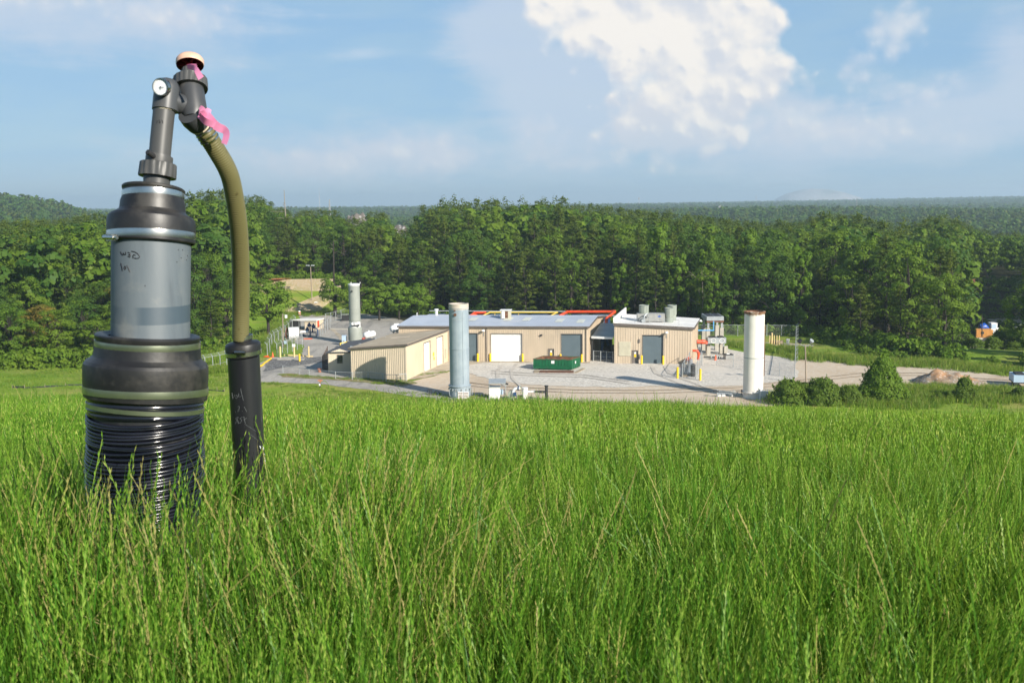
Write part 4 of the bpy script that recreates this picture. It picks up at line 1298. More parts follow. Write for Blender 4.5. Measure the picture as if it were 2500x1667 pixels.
# ------------------------------------------------------------------ fences
def fence(name, label, pts, h, group=None, barb=False, toprail=True, postr=.058, mesh=True, zf=None, midrail=False):
    """pts: ground points (x, y) at every post"""
    zf = zf or (lambda x, y: YARD)
    t = thing(name, label, 'fence', (*pts[0], zf(*pts[0])), group)
    V = [Vector((p[0], p[1], zf(*p))) for p in pts]
    for i, p in enumerate(V):
        mb = MB(); mb.tube(p, p + Vector((0, 0, h + .06)), postr, n=8)
        if barb:
            d = (V[min(i + 1, len(V) - 1)] - V[max(i - 1, 0)]); nn = Vector((-d.y, d.x, 0)).normalized() * barb
            mb.tube(p + Vector((0, 0, h)), p + Vector((0, 0, h + .42)) + nn * .4, postr * .8, n=6)
        mb.build('post', M['galv'], t)
    if mesh:
        mb = MB()
        for a, b in zip(V, V[1:]):
            mb.add([a + Vector((0, 0, .05)), b + Vector((0, 0, .05)), b + Vector((0, 0, h - .03)), a + Vector((0, 0, h - .03))], [(0, 1, 2, 3)])
        o = mb.build('wire_mesh', M['chain'], t)
    mb = MB()
    if toprail:
        for a, b in zip(V, V[1:]): mb.tube(a + Vector((0, 0, h)), b + Vector((0, 0, h)), .036, n=6)
    if midrail:
        for a, b in zip(V, V[1:]): mb.tube(a + Vector((0, 0, h * midrail)), b + Vector((0, 0, h * midrail)), .025, n=6)
    if barb:
        for k in range(3):
            for i, (a, b) in enumerate(zip(V, V[1:])):
                d = b - a; nn = Vector((-d.y, d.x, 0)).normalized() * barb
                o_ = Vector((0, 0, h + .14 * (k + 1))) + nn * (.13 * (k + 1)); mb.tube(a + o_, b + o_, .012, n=4)
    if mb.v: mb.build('rail', M['galv'], t)
    return t


fence('chain_link_fence', 'low chain link fence with a single top rail along the road verge', gpts([(691, 911), (732, 915), (755, 919), (819, 925.5), (860, 927.5), (899, 927), (935, 930), (943, 933), (969, 933), (992, 930.5)]), 1.15, toprail=True)
fence('chain_link_fence', 'tall chain link fence run crossing the gravel up to the yard corner', gpts([(1714, 893), (1750, 893), (1790, 898), (1828, 905), (1865, 912), (1903, 918), (1940, 924)]), 2.1, toprail=False, postr=.05)
fence('chain_link_fence', 'tall chain link fence with barbed arms along the right side of the yard', [(lambda a, b, k: (a[0] + (b[0] - a[0]) * k, a[1] + (b[1] - a[1]) * k))(G(1940, 924), (55.4, 206), k / 11) for k in range(12)], 2.3, barb=-1)
fence('chain_link_fence', 'chain link fence along the back of the yard before the trees', [(36 + (55.4 - 36) * k / 7, 208.5 - 2.5 * k / 7) for k in range(8)], 2.2)
pen = [(25.6, 158.4), (27.5, 157.4)]
fence('chain_link_fence', 'chain link pen enclosing pipework at the corner of the white-roofed building', [(28.7, 170.6), (27.7, 166.5), (26.6, 162.4), pen[0], pen[1], (28.5, 161.6), (29.6, 166), (30.8, 171.5)], 2.15, midrail=.45)
gp = [(13.6, 176.2), (14.75, 175.6), (15.7, 175.2), (16.7, 174.75)]
fence('chain_link_gate', 'chain link gates closing the gap under the grey canopy', gp, 1.75, midrail=.5, postr=.07)
fence('chain_link_fence', 'barbed chain link fence on the grass left of the equipment pad', gpts([(653, 873), (659, 860), (664, 848), (670, 841), (680, 837), (689, 832), (697, 824), (705, 816), (714, 808), (722, 800)]), 2.3, barb=1)
fence('chain_link_fence', 'chain link fence closing the front of the equipment pad', gpts([(676.5, 871), (690, 867), (702, 862), (714, 858), (726, 853.5), (738.5, 848)]), 2.3, barb=1)
fence('chain_link_fence', 'chain link fence between the equipment pad and the car park', gpts([(783, 823), (788, 818), (794, 812), (800, 806.5), (806, 801)]), 2.3, barb=-1)
fence('chain_link_fence', 'chain link fence at the far end of the car park behind the grey-green stack', gpts([(795, 790), (808, 787), (820, 784), (833, 780), (848, 776)]), 2.2)
fence('chain_link_fence', 'rusted short fence with bent barbed posts on the dry verge between the two pipes', gpts([(488, 906), (501, 903), (520, 899.5), (538, 896), (554, 891), (572, 886)]), 2.0, barb=1, mesh=False, midrail=.3)

# silt fence in the mown grass
for pts, lab in (([(30, 947), (60, 948), (110, 946), (160, 943), (212, 940)], 'black silt fence sagging across the mown grass beside the near well casing'),
                 ([(480, 950), (505, 950), (530, 952), (548, 953)], 'black silt fence stub in the grass between casing and riser pipe')):
    mb = MB(); V = [Vector((*G(*p), 0)) for p in pts]; V = [Vector((v.x, v.y, hz(v.x, v.y))) for v in V]
    for a, b in zip(V, V[1:]):
        n_ = Vector((0, .03, 0)); h0, h1 = rng.uniform(.12, .34), rng.uniform(.12, .34)
        mb.add([a, b, b + Vector((0, 0, h1)), a + Vector((0, 0, h0)), a + n_, b + n_, b + n_ + Vector((0, 0, h1)), a + n_ + Vector((0, 0, h0))], [(0, 1, 2, 3), (7, 6, 5, 4), (3, 2, 6, 7)])
    t = thing('silt_fence', lab, 'silt fence', tuple(V[0]), 'silt fences in the mown grass'); mb.build('fabric', M['fabric'], t)
    for v in V: mb = MB(); mb.tube(v, v + Vector((0, 0, .55)), .03, n=5); mb.build('stake', M['wood'], t)

# ------------------------------------------------------------------ pole lights and far masts
def pole(name, label, px, pyb, pyt, Y, r, mat, heads, z0=None, cat='lamp post'):
    b = P(px[0], pyb, Y); tp = P(px[1], pyt, Y)
    if z0 is not None: b.z = z0
    t = thing(name, label, cat, tuple(b))
    mb = MB(); mb.tube(b, tp, r, r * .75, 10); mb.build('pole', mat, t, 40)
    heads(t, tp)
    return t


def heads_wide(t, tp):
    mb = MB(); mb.tube(tp + Vector((-.9, 0, -.05)), tp + Vector((.9, 0, -.05)), .05, n=6); mb.build('arm', M['galv'], t)
    for s in (-1, -.45, .45, 1):
        mb = MB(); mb.box(tp + Vector((s * .85, -.15, .1)), (.36, .5, .3), .1 * s); mb.build('floodlight', M['galv'], t)


p = G(763, 757)
pole('lamp_post', 'tall wooden pole with a row of floodlights before the straw bank', (763, 758), 755, 649, 265, .14, M['pole'], heads_wide, YARD)


def heads_two(t, tp):
    mb = MB(); mb.path([tp + Vector((-.75, 0, .15)), tp + Vector((-.3, 0, -.1)), tp + Vector((.3, 0, -.1)), tp + Vector((.75, 0, .15))], .04, 6); mb.build('arm', M['galv'], t)
    for s in (-1, 1):
        mb = MB(); c = tp + Vector((s * .75, 0, .15)); mb.rings([(c + Vector((0, 0, .1)), (s * .4, -.5, .6), .12), (c + Vector((s * .12, -.15, .45)), (s * .4, -.5, .6), .34), (c + Vector((s * .16, -.2, .52)), (s * .4, -.5, .6), .34)], 14); mb.build('floodlight', M['dark'] if s < 0 else M['galv'], t, 40)


pole('lamp_post', 'short wooden pole with two floodlights rising from the dark shrubs', (1968, 1966), 940, 842, 152.5, .12, M['pole'], heads_two, YARD)


def heads_one(t, tp):
    mb = MB(); mb.path([tp + Vector((0, 0, -.3)), tp + Vector((.4, 0, -.2)), tp + Vector((.55, 0, -.25))], .03, 6); mb.build('arm', M['galv'], t)
    mb = MB(); mb.box(tp + Vector((.62, 0, -.5)), (.4, .3, .6)); mb.build('floodlight', M['white'], t)
    mb = MB(); mb.box(tp + Vector((.35, -.2, -5.3)), (.45, .3, .6)); mb.build('meter_box', M['gen_blue'], t)


pole('utility_pole', 'wooden pole with a single white light at the front of the equipment pad', (691.5, 690), 846, 766, 197, .13, M['pole'], heads_one, YARD, 'utility pole')
x, y = G(773, 757)
pole('utility_pole', 'dark slim utility pole before the orange container beyond the trees', (2397, 2398), 822, 770, 250, .14, M['bark'], lambda t, tp: [MB().box(tp - Vector((0, 0, .8)), (1.5, .1, .12)).build('crossarm', M['bark'], t)], None, 'utility pole')

t = thing('road_sign', 'small white road sign at the foot of the straw bank', 'sign', (*G(772, 760), YARD)); x, y = G(772, 760)
mb = MB(); mb.tube((x, y, YARD), (x, y, YARD + 2.4), .04, n=6); mb.build('post', M['galv'], t)
mb = MB(); mb.box((x, y - .05, YARD + 2.0), (.7, .03, .8)); s_ = mb.build('sign_plate', M['white'], t)
mb = MB(); mb.box((x, y - .07, YARD + 2.1), (.42, .01, .12)); mb.box((x, y - .07, YARD + 1.85), (.3, .01, .1)); mb.build('lettering', M['dark'], s_)
x, y = G(731, 770)
t = thing('traffic_barrel', 'orange and white striped traffic barrel at the far end of the drive', 'barrel', (x, y, YARD))
for k in range(4):
    mb = MB(); mb.vcyl(x, y, [(YARD + .28 * k, .34 - .02 * k), (YARD + .28 * (k + 1), .32 - .02 * k)], 14); mb.build('band', M['orange'] if k % 2 == 0 else M['white'], t, 40)
for px, py, lab in ((666, 872.5, 'orange traffic cone on the pale kerb beside the dark asphalt'), (657, 873, 'orange cone lying among rubble on the kerb'), (2037 - 290, 878, 'small orange cone on the gravel by the pipe cooler')):
    x, y = G(px, py)
    if lab.startswith('small'): x, y = G(1747, 880)
    t = thing('traffic_cone', lab, 'traffic cone', (x, y, YARD), 'orange traffic cones')
    mb = MB(); mb.box((x, y, YARD + .1), (.45, .45, .06)); mb.build('base', M['orange'], t)
    mb = MB()
    if 'lying' in lab: mb.tube((x - .1, y, YARD + .25), (x - .9, y - .2, YARD + .2), .2, .05, 12)
    else: mb.vcyl(x, y, [(YARD + .12, .2), (YARD + .95, .04)], 12)
    mb.build('cone', M['orange'], t, 40)


def mast(label, px, pyt, Y, kind, w=3.0, pyb=None, mat=None):
    tp = P(px, pyt, Y); zb = hz(tp.x, Y)
    t = thing('radio_mast', label, 'mast', (tp.x, Y, zb), 'thin masts on the horizon')
    mat = mat or M['tower']
    if kind == 'lattice':
        mb = MB()
        for k in range(4):
            sx, sy = (1, 1, -1, -1)[k], (1, -1, -1, 1)[k]
            mb.tube((tp.x + sx * w, Y + sy * w, zb), (tp.x + sx * w * .2, Y + sy * w * .2, tp.z), .35, .25, 4)
        n = 9
        for k in range(n):
            a, b = k / n, (k + 1) / n
            wa, wb_ = w * (1 - .8 * a), w * (1 - .8 * b)
            za, zb2 = zb + (tp.z - zb) * a, zb + (tp.z - zb) * b
            for s in (1, -1): mb.tube((tp.x - s * wa, Y - wa, za), (tp.x + s * wb_, Y - wb_, zb2), .22, n=4)
        mb.build('lattice', mat, t)
    else:
        mb = MB(); mb.tube((tp.x, Y, zb), tp, w, w * .6, 6); mb.build('mast_pole', mat, t)
        if kind == 'head':
            mb = MB(); mb.vcyl(tp.x, Y, [(tp.z - 4, 2.2), (tp.z, 2.2)], 10); mb.build('antenna', mat, t)
    return t


mast('very tall thin red and white mast on the left horizon', 779, 458, 2800, 'pole', .55)
mast('short lattice pylon right of the tall thin mast', 804, 487, 1500, 'lattice', 1.8, mat=M['unit_grey'])
mast('slim monopole above the far trees left of the granite dome', 1757, 503, 1700, 'head', .55)
mast('grey lattice tower standing in the far woods below the granite dome', 2092, 484, 2200, 'lattice', 1.3, mat=M['unit_grey'])
mast('tiny mast on the skyline close to the granite dome', 1846, 477, 4200, 'pole', 1.0)
mast('white forked mast on the far skyline above the woods', 1560, 483, 3600, 'head', .9)
mast('little mast beside the white forked mast on the skyline', 1535, 492, 3600, 'pole', .8)

# far buildings
for px, py, w, h, Y, lab in ((1996, 558, 26, 9, 1150, 'pinkish white warehouse in the trees below the granite dome'), (1925, 553, 18, 4, 1150, 'long white roof among trees left of the pinkish warehouse'),
                             (1778, 549, 18, 3, 1300, 'thin white roof line in the far woods below the slim monopole'), (1104, 551, 22, 5, 620, 'pale roof glimpsed in the woods above the blue-grey stack')):
    c = P(px, py, Y); W_ = w * Y / FPX; H_ = h * Y / FPX
    t = thing('warehouse', lab, 'building', (c.x, Y, c.z - 12))
    mb = MB(); mb.box((c.x, Y + 8, c.z - H_ / 2 - 5), (W_, 16, H_ + 10)); mb.build('wall', M['louver'] if 'pink' not in lab else surf('pinkish_cladding', (.62, .47, .38)), t)
    mb = MB(); mb.box((c.x, Y + 8, c.z + .3), (W_ + 1, 17, .6)); mb.build('roof', M['white_roof'], t)

# ------------------------------------------------------------------ equipment pad on the left
p0, p1 = Vector((*G(744, 806), 0)), Vector((*G(773, 806.5), 0))
t = thing('equipment_shelter', 'tan ribbed equipment shelter with a white roof on the pad', 'shelter', (*p0.xy, YARD))
u3 = (p1 - p0); L3 = u3.length; u3.normalize(); v3 = Vector((.2, .98, 0))
ws = Wall(p0.xy, p1.xy, YARD, Zat(744, 783, p0.y), Zat(744, 783, p0.y))
q2 = p1 + v3 * 4.0; q3 = p0 + v3 * 4.0
mb = MB(); ws.panels(mb, []); Wall(p1.xy, q2.xy, YARD, ws.z0, ws.z0).panels(mb, []); Wall(q2.xy, q3.xy, YARD, ws.z0, ws.z0).panels(mb, [], 0); Wall(q3.xy, p0.xy, YARD, ws.z0, ws.z0).panels(mb, []); mb.build('wall', M['tan_light'], t)
mb = MB(); mb.prism([(p0 - u3 * 2.6 - v3 * .3).xy, (p1 + u3 * .2 - v3 * .3).xy, (q2 + u3 * .2).xy, (q3 - u3 * 1.2).xy], ws.z0 + .02, ws.z0 + .2); mb.build('roof', M['white_roof'], t)
for k in range(3): mb = MB(); q = p0 - u3 * (2.4 - k * .6) - v3 * .1; mb.tube((q.x, q.y, YARD), (q.x, q.y, ws.z0), .06, n=6); mb.build('post', M['galv'], t)
mb = MB(); q = p1 + u3 * .06 + v3 * .4; mb.hexa((q.x, q.y, YARD + .6), v3 * .8, u3 * .1, (0, 0, 1.5)); mb.build('red_box', M['red_pipe'], t)
t = thing('cabinet', 'dark green boxy cabinet against the tan shelter', 'cabinet', (*(p0 - u3 * 3.2).xy, YARD)); mb = MB(); q = p0 - u3 * 3.3 - v3 * .2; mb.hexa((q.x, q.y, YARD), u3 * 1.7, v3 * 1.8, (0, 0, 2.0)); mb.build('body', M['dark'], t)
mb = MB(); mb.hexa((q.x - .1, q.y - .1, YARD + 2.0), u3 * 1.9, v3 * 2.0, (0, 0, .1)); mb.build('top', M['vent_green'], t)
a_, b_ = Vector((*G(704, 830), YARD)), Vector((*G(727, 829), YARD))
t = thing('storage_tank', 'white ribbed tank lying on its side by the front of the equipment pad', 'tank', tuple(a_))
cz = Vector((0, .6, 1.25)); dd = (b_ - a_)
mb = MB(); mb.rings([(a_ + cz, dd, 1.2), (b_ + cz, dd, 1.2)], 28); mb.build('shell', M['white'], t, 40)
for k in (0, .5, 1): mb = MB(); c = a_ + cz + dd * k; n_ = dd.normalized() * .06; mb.rings([(c - n_, dd, 1.23), (c + n_, dd, 1.23)], 28); mb.build('band', M['white'], t, 40)
for k in (.2, .8): mb = MB(); c = a_ + dd * k + Vector((0, .6, .2)); mb.box(c, (.3, 1.9, .4)); mb.build('saddle', M['concrete'], t)
t = thing('steel_coil', 'rusty open framed drum end beside the white ribbed tank', 'drum', (*G(699, 830), YARD))
c = Vector((*G(699.5, 829), YARD + 1.15)); mb = MB()
for k in range(8):
    a = k * PI / 4; mb.tube(c, c + Vector((.1, 0, 0)) + Vector((0, math.cos(a), math.sin(a))) * 1.1, .07, n=5)
mb.path([c + Vector((.1, math.cos(k * PI / 8) * 1.1, math.sin(k * PI / 8) * 1.1)) for k in range(17)], .09, 6, False)
mb.build('frame', M['rust'], t)
t = thing('valve_skid', 'dark blue valves and pipe loops on the equipment pad', 'pipework', (*G(760, 824), YARD))
b_ = lambda px, py, z: Vector((*G(px, py), YARD + z))
for pts in ([(742, 822, .0), (742, 822, .9), (772, 822, .9), (772, 822, 0)], [(750, 822, .9), (750, 822, 1.9), (758, 822, 1.9), (758, 824, .3)], [(763, 822, .9), (763, 822, 1.7), (770, 821, 1.7), (776, 821, 1.4), (776, 821, 0)]):
    mb = MB(); mb.path([b_(*p) for p in pts], .13, 8); mb.build('pipe', M['blue_dark'], t, 50)
for px, z in ((756, 2.3), (766, 2.1), (751, 1.4)):
    mb = MB(); c = b_(px, 822, z); mb.box(c, (.7, .5, .5)); mb.tube(c, c + Vector((0, 0, .55)), .2, n=10); mb.build('valve', M['blue_dark'], t)
t = thing('pipe_rack', 'low pale pipe rail crossing the equipment pad', 'pipe', (*G(733, 826), YARD)); mb = MB(); mb.tube(b_(733, 824, 1.1), b_(752, 823, 1.1), .22, n=10); mb.build('pipe', M['white'], t, 40)
for px in (735, 750): mb = MB(); mb.tube(b_(px, 824, 0), b_(px, 824, 1), .07, n=6); mb.build('post', M['galv'], t)
for (a, b, r, Yt, lab) in (((893, 818.5), (911, 815), .58, 188, 'white propane tank with a red end right of the grey-green stack'), ((959, 803), (971, 797), .62, 192, 'white propane tank at the corner of the grey-roofed building')):
    A_, B_ = P(*a, Yt), P(*b, Yt + 1.2)
    t = thing('propane_tank', lab, 'tank', (*A_.xy, YARD), 'white propane tanks')
    d = (B_ - A_).normalized(); L_ = (B_ - A_).length
    mb = MB(); mb.rings([(A_ - d * r * (.75 * math.sin(k)), d, max(.03, r * math.cos(k))) for k in (1.5, 1.2, .9, .6, .3, 0)] + [(B_ + d * r * (.75 * math.sin(k)), d, max(.03, r * math.cos(k))) for k in (0, .3, .6, .9, 1.2, 1.5)], 24); mb.build('shell', M['white'], t, 60)
    for k in (.15, .85): mb = MB(); c = A_ + d * L_ * k; mb.box((c.x, c.y, (YARD + c.z - r * .8) / 2), (.2, 1.0, c.z - r * .8 - YARD)); mb.build('saddle', M['concrete'], t)
    mb = MB(); c = A_ + d * L_ * .4; mb.vcyl(c.x, c.y, [(c.z + r * .95, .13), (c.z + r + .2, .13)], 12); mb.build('filler_cap', M['white'], t)
    if 'red' in lab: mb = MB(); c = A_ - d * .5; mb.tube(c - Vector((0, 0, .45)), c - Vector((.25, 0, 1.2)), .28, n=10); mb.build('red_fitting', M['red_pipe'], t)
x, y = G(841, 843)
t = thing('condenser_unit', 'boxy grey-blue condenser unit beside the grey-green stack drum', 'condenser', (x, y, YARD)); mb = MB(); mb.box((x, y, YARD + 1.1), (.8, .9, 1.6)); mb.build('casing', M['gen_blue'], t)
mb = MB(); mb.box((x + .41, y, YARD + 1.2), (.03, .7, 1.2)); mb.build('grille', M['dark'], t); mb = MB(); mb.box((x, y, YARD + .15), (1.0, 1.1, .3)); mb.build('base', M['concrete'], t)
t = thing('pipe_manifold', 'small yellow pipe manifold below the grey-blue condenser', 'pipework', (*G(838, 848), YARD))
mb = MB(); mb.path([b_(831, 850, .2), b_(831, 850, .9), b_(848, 846, .9), b_(848, 846, .1)], .11, 8); mb.build('pipe', M['pipe_yellow'], t, 50)
mb = MB(); mb.box(b_(839, 848, 1.1), (.3, .3, .4)); mb.build('valve', M['galv'], t)
t = thing('drain_grate', 'orange painted drain plate on the dark kerb of the pad', 'plate', (*G(751, 827), YARD)); mb = MB(); mb.box(b_(752, 828, .1), (1.6, .7, .1)); mb.build('plate', M['orange'], t)
t = thing('skip_bin', 'dark bin standing by the fence at the end of the car park', 'bin', (*G(843, 783), YARD)); mb = MB(); q = G(843, 783); mb.box((*q, YARD + .7), (1.5, 1.3, 1.4)); mb.build('body', M['dark'], t); mb = MB(); mb.box((*q, YARD + 1.45), (1.6, 1.4, .1)); mb.build('lid', M['vent_green'], t)

# ------------------------------------------------------------------ pipe cooler on the right
def cooler():
    Y = 184.0
    t = thing('pipe_cooler', 'tall grey fan cooler frame on concrete piers right of the white-roofed building', 'cooler', (*P(1752, 866, Y).xy, YARD))
    q = lambda px, py, dy=0: P(px, py, Y + dy)
    for px, pt in ((1728, 801), (1761, 800)):
        a, b = q(px - 5, 866), q(px + 5, pt)
        for dy in (0, 4.2):
            mb = MB(); mb.box(((a.x + b.x) / 2, Y + dy, (YARD + b.z) / 2), (b.x - a.x, .8, b.z - YARD)); mb.build('pier', M['concrete'], t)
    for px in (1729, 1762):
        for dy in (0, 4.2):
            a, b = q(px - 2.5, 801, 0), q(px + 2.5, 783, 0)
            mb = MB(); mb.hexa((a.x, Y + dy - .2, a.z), (b.x - a.x, 0, 0), (0, .35, 0), (0, 0, b.z - a.z + .4)); mb.build('post', M['galv'], t)
    a, b = q(1724.5, 782), q(1766, 772)
    mb = MB(); mb.hexa((a.x, Y - .5, a.z), (b.x - a.x, 0, 0), (0, 5.4, 0), (0, 0, b.z - a.z)); mb.build('fan_deck', M['galv'], t)
    for k in range(2):
        mb = MB(); mb.box((a.x + (b.x - a.x) * (.27 + .46 * k), Y + 2.2, b.z + .03), ((b.x - a.x) * .38, 4.4, .06)); mb.build('fan_grille', M['dark'], t)
    mb = MB(); mb.hexa((a.x, Y - .4, a.z - .35), (b.x - a.x, 0, 0), (0, .4, 0), (0, 0, .34)); mb.build('beam', M['rust'], t)
    a, b = q(1727, 838, -2), q(1772, 824, -2)
    mb = MB(); mb.hexa((a.x, Y - 2.4, a.z), (b.x - a.x, 0, 0), (0, 2.2, 0), (0, 0, b.z - a.z)); lo = mb.build('lower_cooler', M['galv'], t)
    for k in range(2):
        c = Vector((a.x + (b.x - a.x) * (.3 + .46 * k), Y - 2.42, (a.z + b.z) / 2))
        mb = MB(); mb.path([c + Vector((math.cos(i * PI / 8) * .42, 0, math.sin(i * PI / 8) * .42)) for i in range(17)], .05, 6, False); mb.build('fan_ring', M['white'], lo)
        mb = MB(); mb.box((c.x, Y - 1.3, b.z + .08), ((b.x - a.x) * .3, 1.6, .14)); mb.build('fan_grille', M['dark'], lo)
    for px in (1730, 1768):
        c = q(px, 850, -2); mb = MB(); mb.box((c.x, Y - 1.4, (YARD + a.z) / 2), (.25, .25, a.z - YARD)); mb.build('post', M['galv'], t)
    for px in (1729, 1771):
        c = q(px, 866, -2); mb = MB(); mb.box((c.x, Y - 2.2, YARD + .8), (.6, .6, 1.6)); mb.build('pier', M['concrete'], t)
    return t


cooler()
pipe_run('blue_pipe', 'light blue pipe reaching from the white-roofed building to the cooler frame', M['blue_pipe'], [P(1704, 806.5, 182), P(1742, 806.5, 182), P(1742, 784, 182)], .11, [], M['galv'])
pipe_run('red_pipe', 'fat orange-red pipe stub leaving the side wall toward the cooler', M['red_pipe'], [P(1700, 834, 181), P(1719, 834.5, 181.5), P(1722, 835, 181.6)], .33, [], M['galv'])
pipe_run('red_pipe', 'orange-red pipe elbow dropping into the fenced pen', M['red_pipe'], [P(1691, 856, 172.5), P(1702, 856, 172.5), P(1705.5, 863, 172.5), P(1704.5, 878, 172.5)], .2, [], M['galv'])
t = thing('pipe_valve', 'row of dark valve bodies with an orange flange on the gravel below the cooler', 'pipework', (*G(1735, 878), YARD))
mb = MB(); mb.tube(b_(1718, 876, .35), b_(1760, 878, .35), .14, n=10); mb.build('pipe', M['dark'], t, 40)
for px, m_ in ((1735, 'galv'), (1746, 'orange'), (1749, 'white'), (1755, 'galv')):
    mb = MB(); c = b_(px, 877.5, .4); mb.tube(c, c + Vector((.12, 0, 0)), .33, n=14); mb.build('flange', M[m_], t, 40)
t = thing('generator_box', 'low dark box with a black lid on the gravel beside the cooler', 'box', (*G(1781, 880), YARD))
c0 = Vector((*G(1772, 879), YARD)); mb = MB(); mb.hexa(c0 + Vector((0, 0, .1)), (1.3, .2, 0), (-.2, 1.2, 0), (0, 0, .7)); mb.build('body', M['unit_grey'], t); mb = MB(); mb.hexa(c0 + Vector((-.05, -.05, .8)), (1.4, .2, 0), (-.2, 1.3, 0), (0, 0, .15)); mb.build('lid', M['dark'], t)
mb = MB(); mb.hexa(c0 + Vector((.2, .2, .95)), (.5, .05, 0), (-.05, .5, 0), (0, 0, .1)); mb.build('top_plate', M['white'], t)
t = thing('pen_pipework', 'grey pipe and black drum standing inside the fenced pen', 'pipework', (27.8, 163, YARD))
mb = MB(); mb.path([(28.9, 170.5, YARD + .8), (28.1, 166, YARD + .6), (27.2, 161.5, YARD + .5), (26.9, 160.2, YARD + .1)], .38, 12); mb.build('pipe', M['galv'], t, 50)
mb = MB(); mb.vcyl(27.4, 159.6, [(YARD, .36), (YARD + 1.9, .36), (YARD + 2.0, .2)], 18); mb.build('drum', M['dark'], t, 40)
mb = MB(); mb.box((26.3, 160.5, YARD + .1), (.9, 2.4, .2), -.2); mb.build('base', M['wood'], t)
mb = MB(); mb.tube((28.6, 171, YARD + .9), (28.75, 171.6, YARD + .9), .4, n=14); mb.build('flange', M['red_pipe'], t)
for k, px in enumerate((1878.5, 1884, 1890, 1896, 1902)):
    x, y = G(px, 842.5)
    bollard(x, y, 2.2 if k == 1 else 1.75, .09 if k != 1 else .16, M['pale_yellow'], ['first', 'thicker second', 'third', 'fourth', 'fifth'][k] + ' of five yellow posts guarding the buried valve behind the white stack', 'yellow posts around the buried valve')
t = thing('buried_valve', 'orange-brown valve box between the yellow posts', 'valve', (*G(1895, 843), YARD)); mb = MB(); mb.box(b_(1896, 841, .45), (2.4, .6, .6)); mb.build('body', M['wood'], t); mb = MB(); mb.tube(b_(1885, 841, .3), b_(1912, 841, .3), .16, n=8); mb.build('pipe', M['orange'], t)
t = thing('marker_box', 'small grey marker box on the grass right of the yellow posts', 'box', (*G(1923, 842), YARD)); mb = MB(); mb.box(b_(1923, 842, .5), (.5, .4, 1.0)); mb.build('body', M['galv'], t); mb = MB(); mb.box(b_(1923, 842, 1.04), (.6, .5, .08)); mb.build('lid', M['white'], t)

# ------------------------------------------------------------------ blower skid before the near crest
Yb = 141.5
t = thing('control_cabinet', 'white control cabinet under a small open metal shelter', 'cabinet', (*P(1211, 960, 142.8).xy, YARD))
a, b = P(1195, 973, 142.8), P(1221, 945.5, 142.8)
mb = MB(); mb.hexa((a.x, 142.8, YARD), (b.x - a.x, 0, 0), (0, 1.0, 0), (0, 0, b.z - YARD)); mb.build('body', M['white'], t)
mb = MB(); mb.hexa((a.x - .06, 142.7, b.z), (b.x - a.x + .12, 0, 0), (0, 1.2, 0), (0, 0, .08)); mb.build('top', M['galv'], t)
mb = MB(); mb.hexa((b.x + .02, 142.9, b.z - 1.0), (.4, 0, 0), (0, .4, 0), (0, 0, .65)); mb.build('isolator_box', M['gen_blue'], t)
mb = MB(); mb.path([(b.x + .25, 143, b.z - .4), (b.x + .55, 143, b.z - .4), (b.x + .55, 143, b.z - 1.5)], .05, 6); mb.build('conduit', M['blue_dark'], t)
t = thing('shelter_roof', 'small flat metal shelter roof on thin posts over the white cabinet', 'shelter', (a.x, 142.4, YARD))
c, d = P(1193, 936, 142.6), P(1235, 931, 142.6)
mb = MB(); mb.hexa((c.x, 142.2, c.z), (d.x - c.x, 0, 0), (0, 1.9, .32), (0, 0, .1)); mb.build('roof_sheet', M['galv'], t)
for x in (c.x + .05, d.x - .05):
    for y in (142.3, 144): mb = MB(); mb.tube((x, y, YARD), (x, y, c.z + .05), .045, n=6); mb.build('post', M['galv'], t)
mb = MB(); mb.tube((d.x, 142.3, c.z + .05), (d.x + .3, 142.2, c.z - .05), .12, n=8); mb.build('lamp', M['dark'], t)
t = thing('gas_filter', 'white filter vessel with a curved inlet pipe behind the grass crest', 'filter vessel', (*P(1281, 965, Yb).xy, YARD))
c = P(1281, 946, Yb)
mb = MB(); mb.vcyl(c.x, Yb, [(YARD + .3, .38), (c.z - .12, .38), (c.z - .12, .44), (c.z + .02, .44), (c.z + .06, .2)], 24); mb.build('vessel', M['white'], t, 35)
for k in range(3): a_ = k * 2.1; mb = MB(); mb.tube((c.x + math.cos(a_) * .33, Yb + math.sin(a_) * .33, YARD), (c.x + math.cos(a_) * .33, Yb + math.sin(a_) * .33, YARD + .6), .05, n=6); mb.build('leg', M['galv'], t)
mb = MB(); mb.path([P(1271, 948, Yb), P(1264, 947.5, Yb), P(1257, 949, Yb), P(1253, 955, Yb), P(1252, 962, Yb), P(1252, 985, Yb)], .2, 12); mb.build('inlet_pipe', M['white'], t, 50)
mb = MB(); q1, q2 = P(1264, 947.5, Yb), P(1266.5, 947.8, Yb); mb.tube(q1, q2, .33, n=14); mb.build('flange', M['blue_dark'], t, 40)
t = thing('blower', 'grey centrifugal blower with a dark casing left of the white vessel', 'blower', (*P(1252, 968, Yb).xy, YARD))
c = P(1249, 962, Yb + .3); mb = MB(); mb.rings([(c + Vector((0, -.25, 0)), (0, 1, 0), .5), (c + Vector((0, .25, 0)), (0, 1, 0), .5)], 22); mb.build('casing', M['vent_green'], t, 35)
mb = MB(); q = P(1257, 962, Yb - .2); mb.box(q, (.4, .4, .5)); mb.path([q, q + Vector((.25, 0, -.3)), q + Vector((.5, 0, -.9)), q + Vector((.6, 0, -1.3))], .08, 6); mb.build('motor', M['blue_dark'], t)
for px in (1256, 1262): mb = MB(); q = P(px, 965, Yb - .3); mb.tube((q.x, q.y, YARD), q, .05, n=6); mb.build('post', M['galv'], t)
mb = MB(); q = P(1270, 970, Yb); mb.box(q, (.6, .5, .6)); mb.build('gearbox', M['dark'], t)
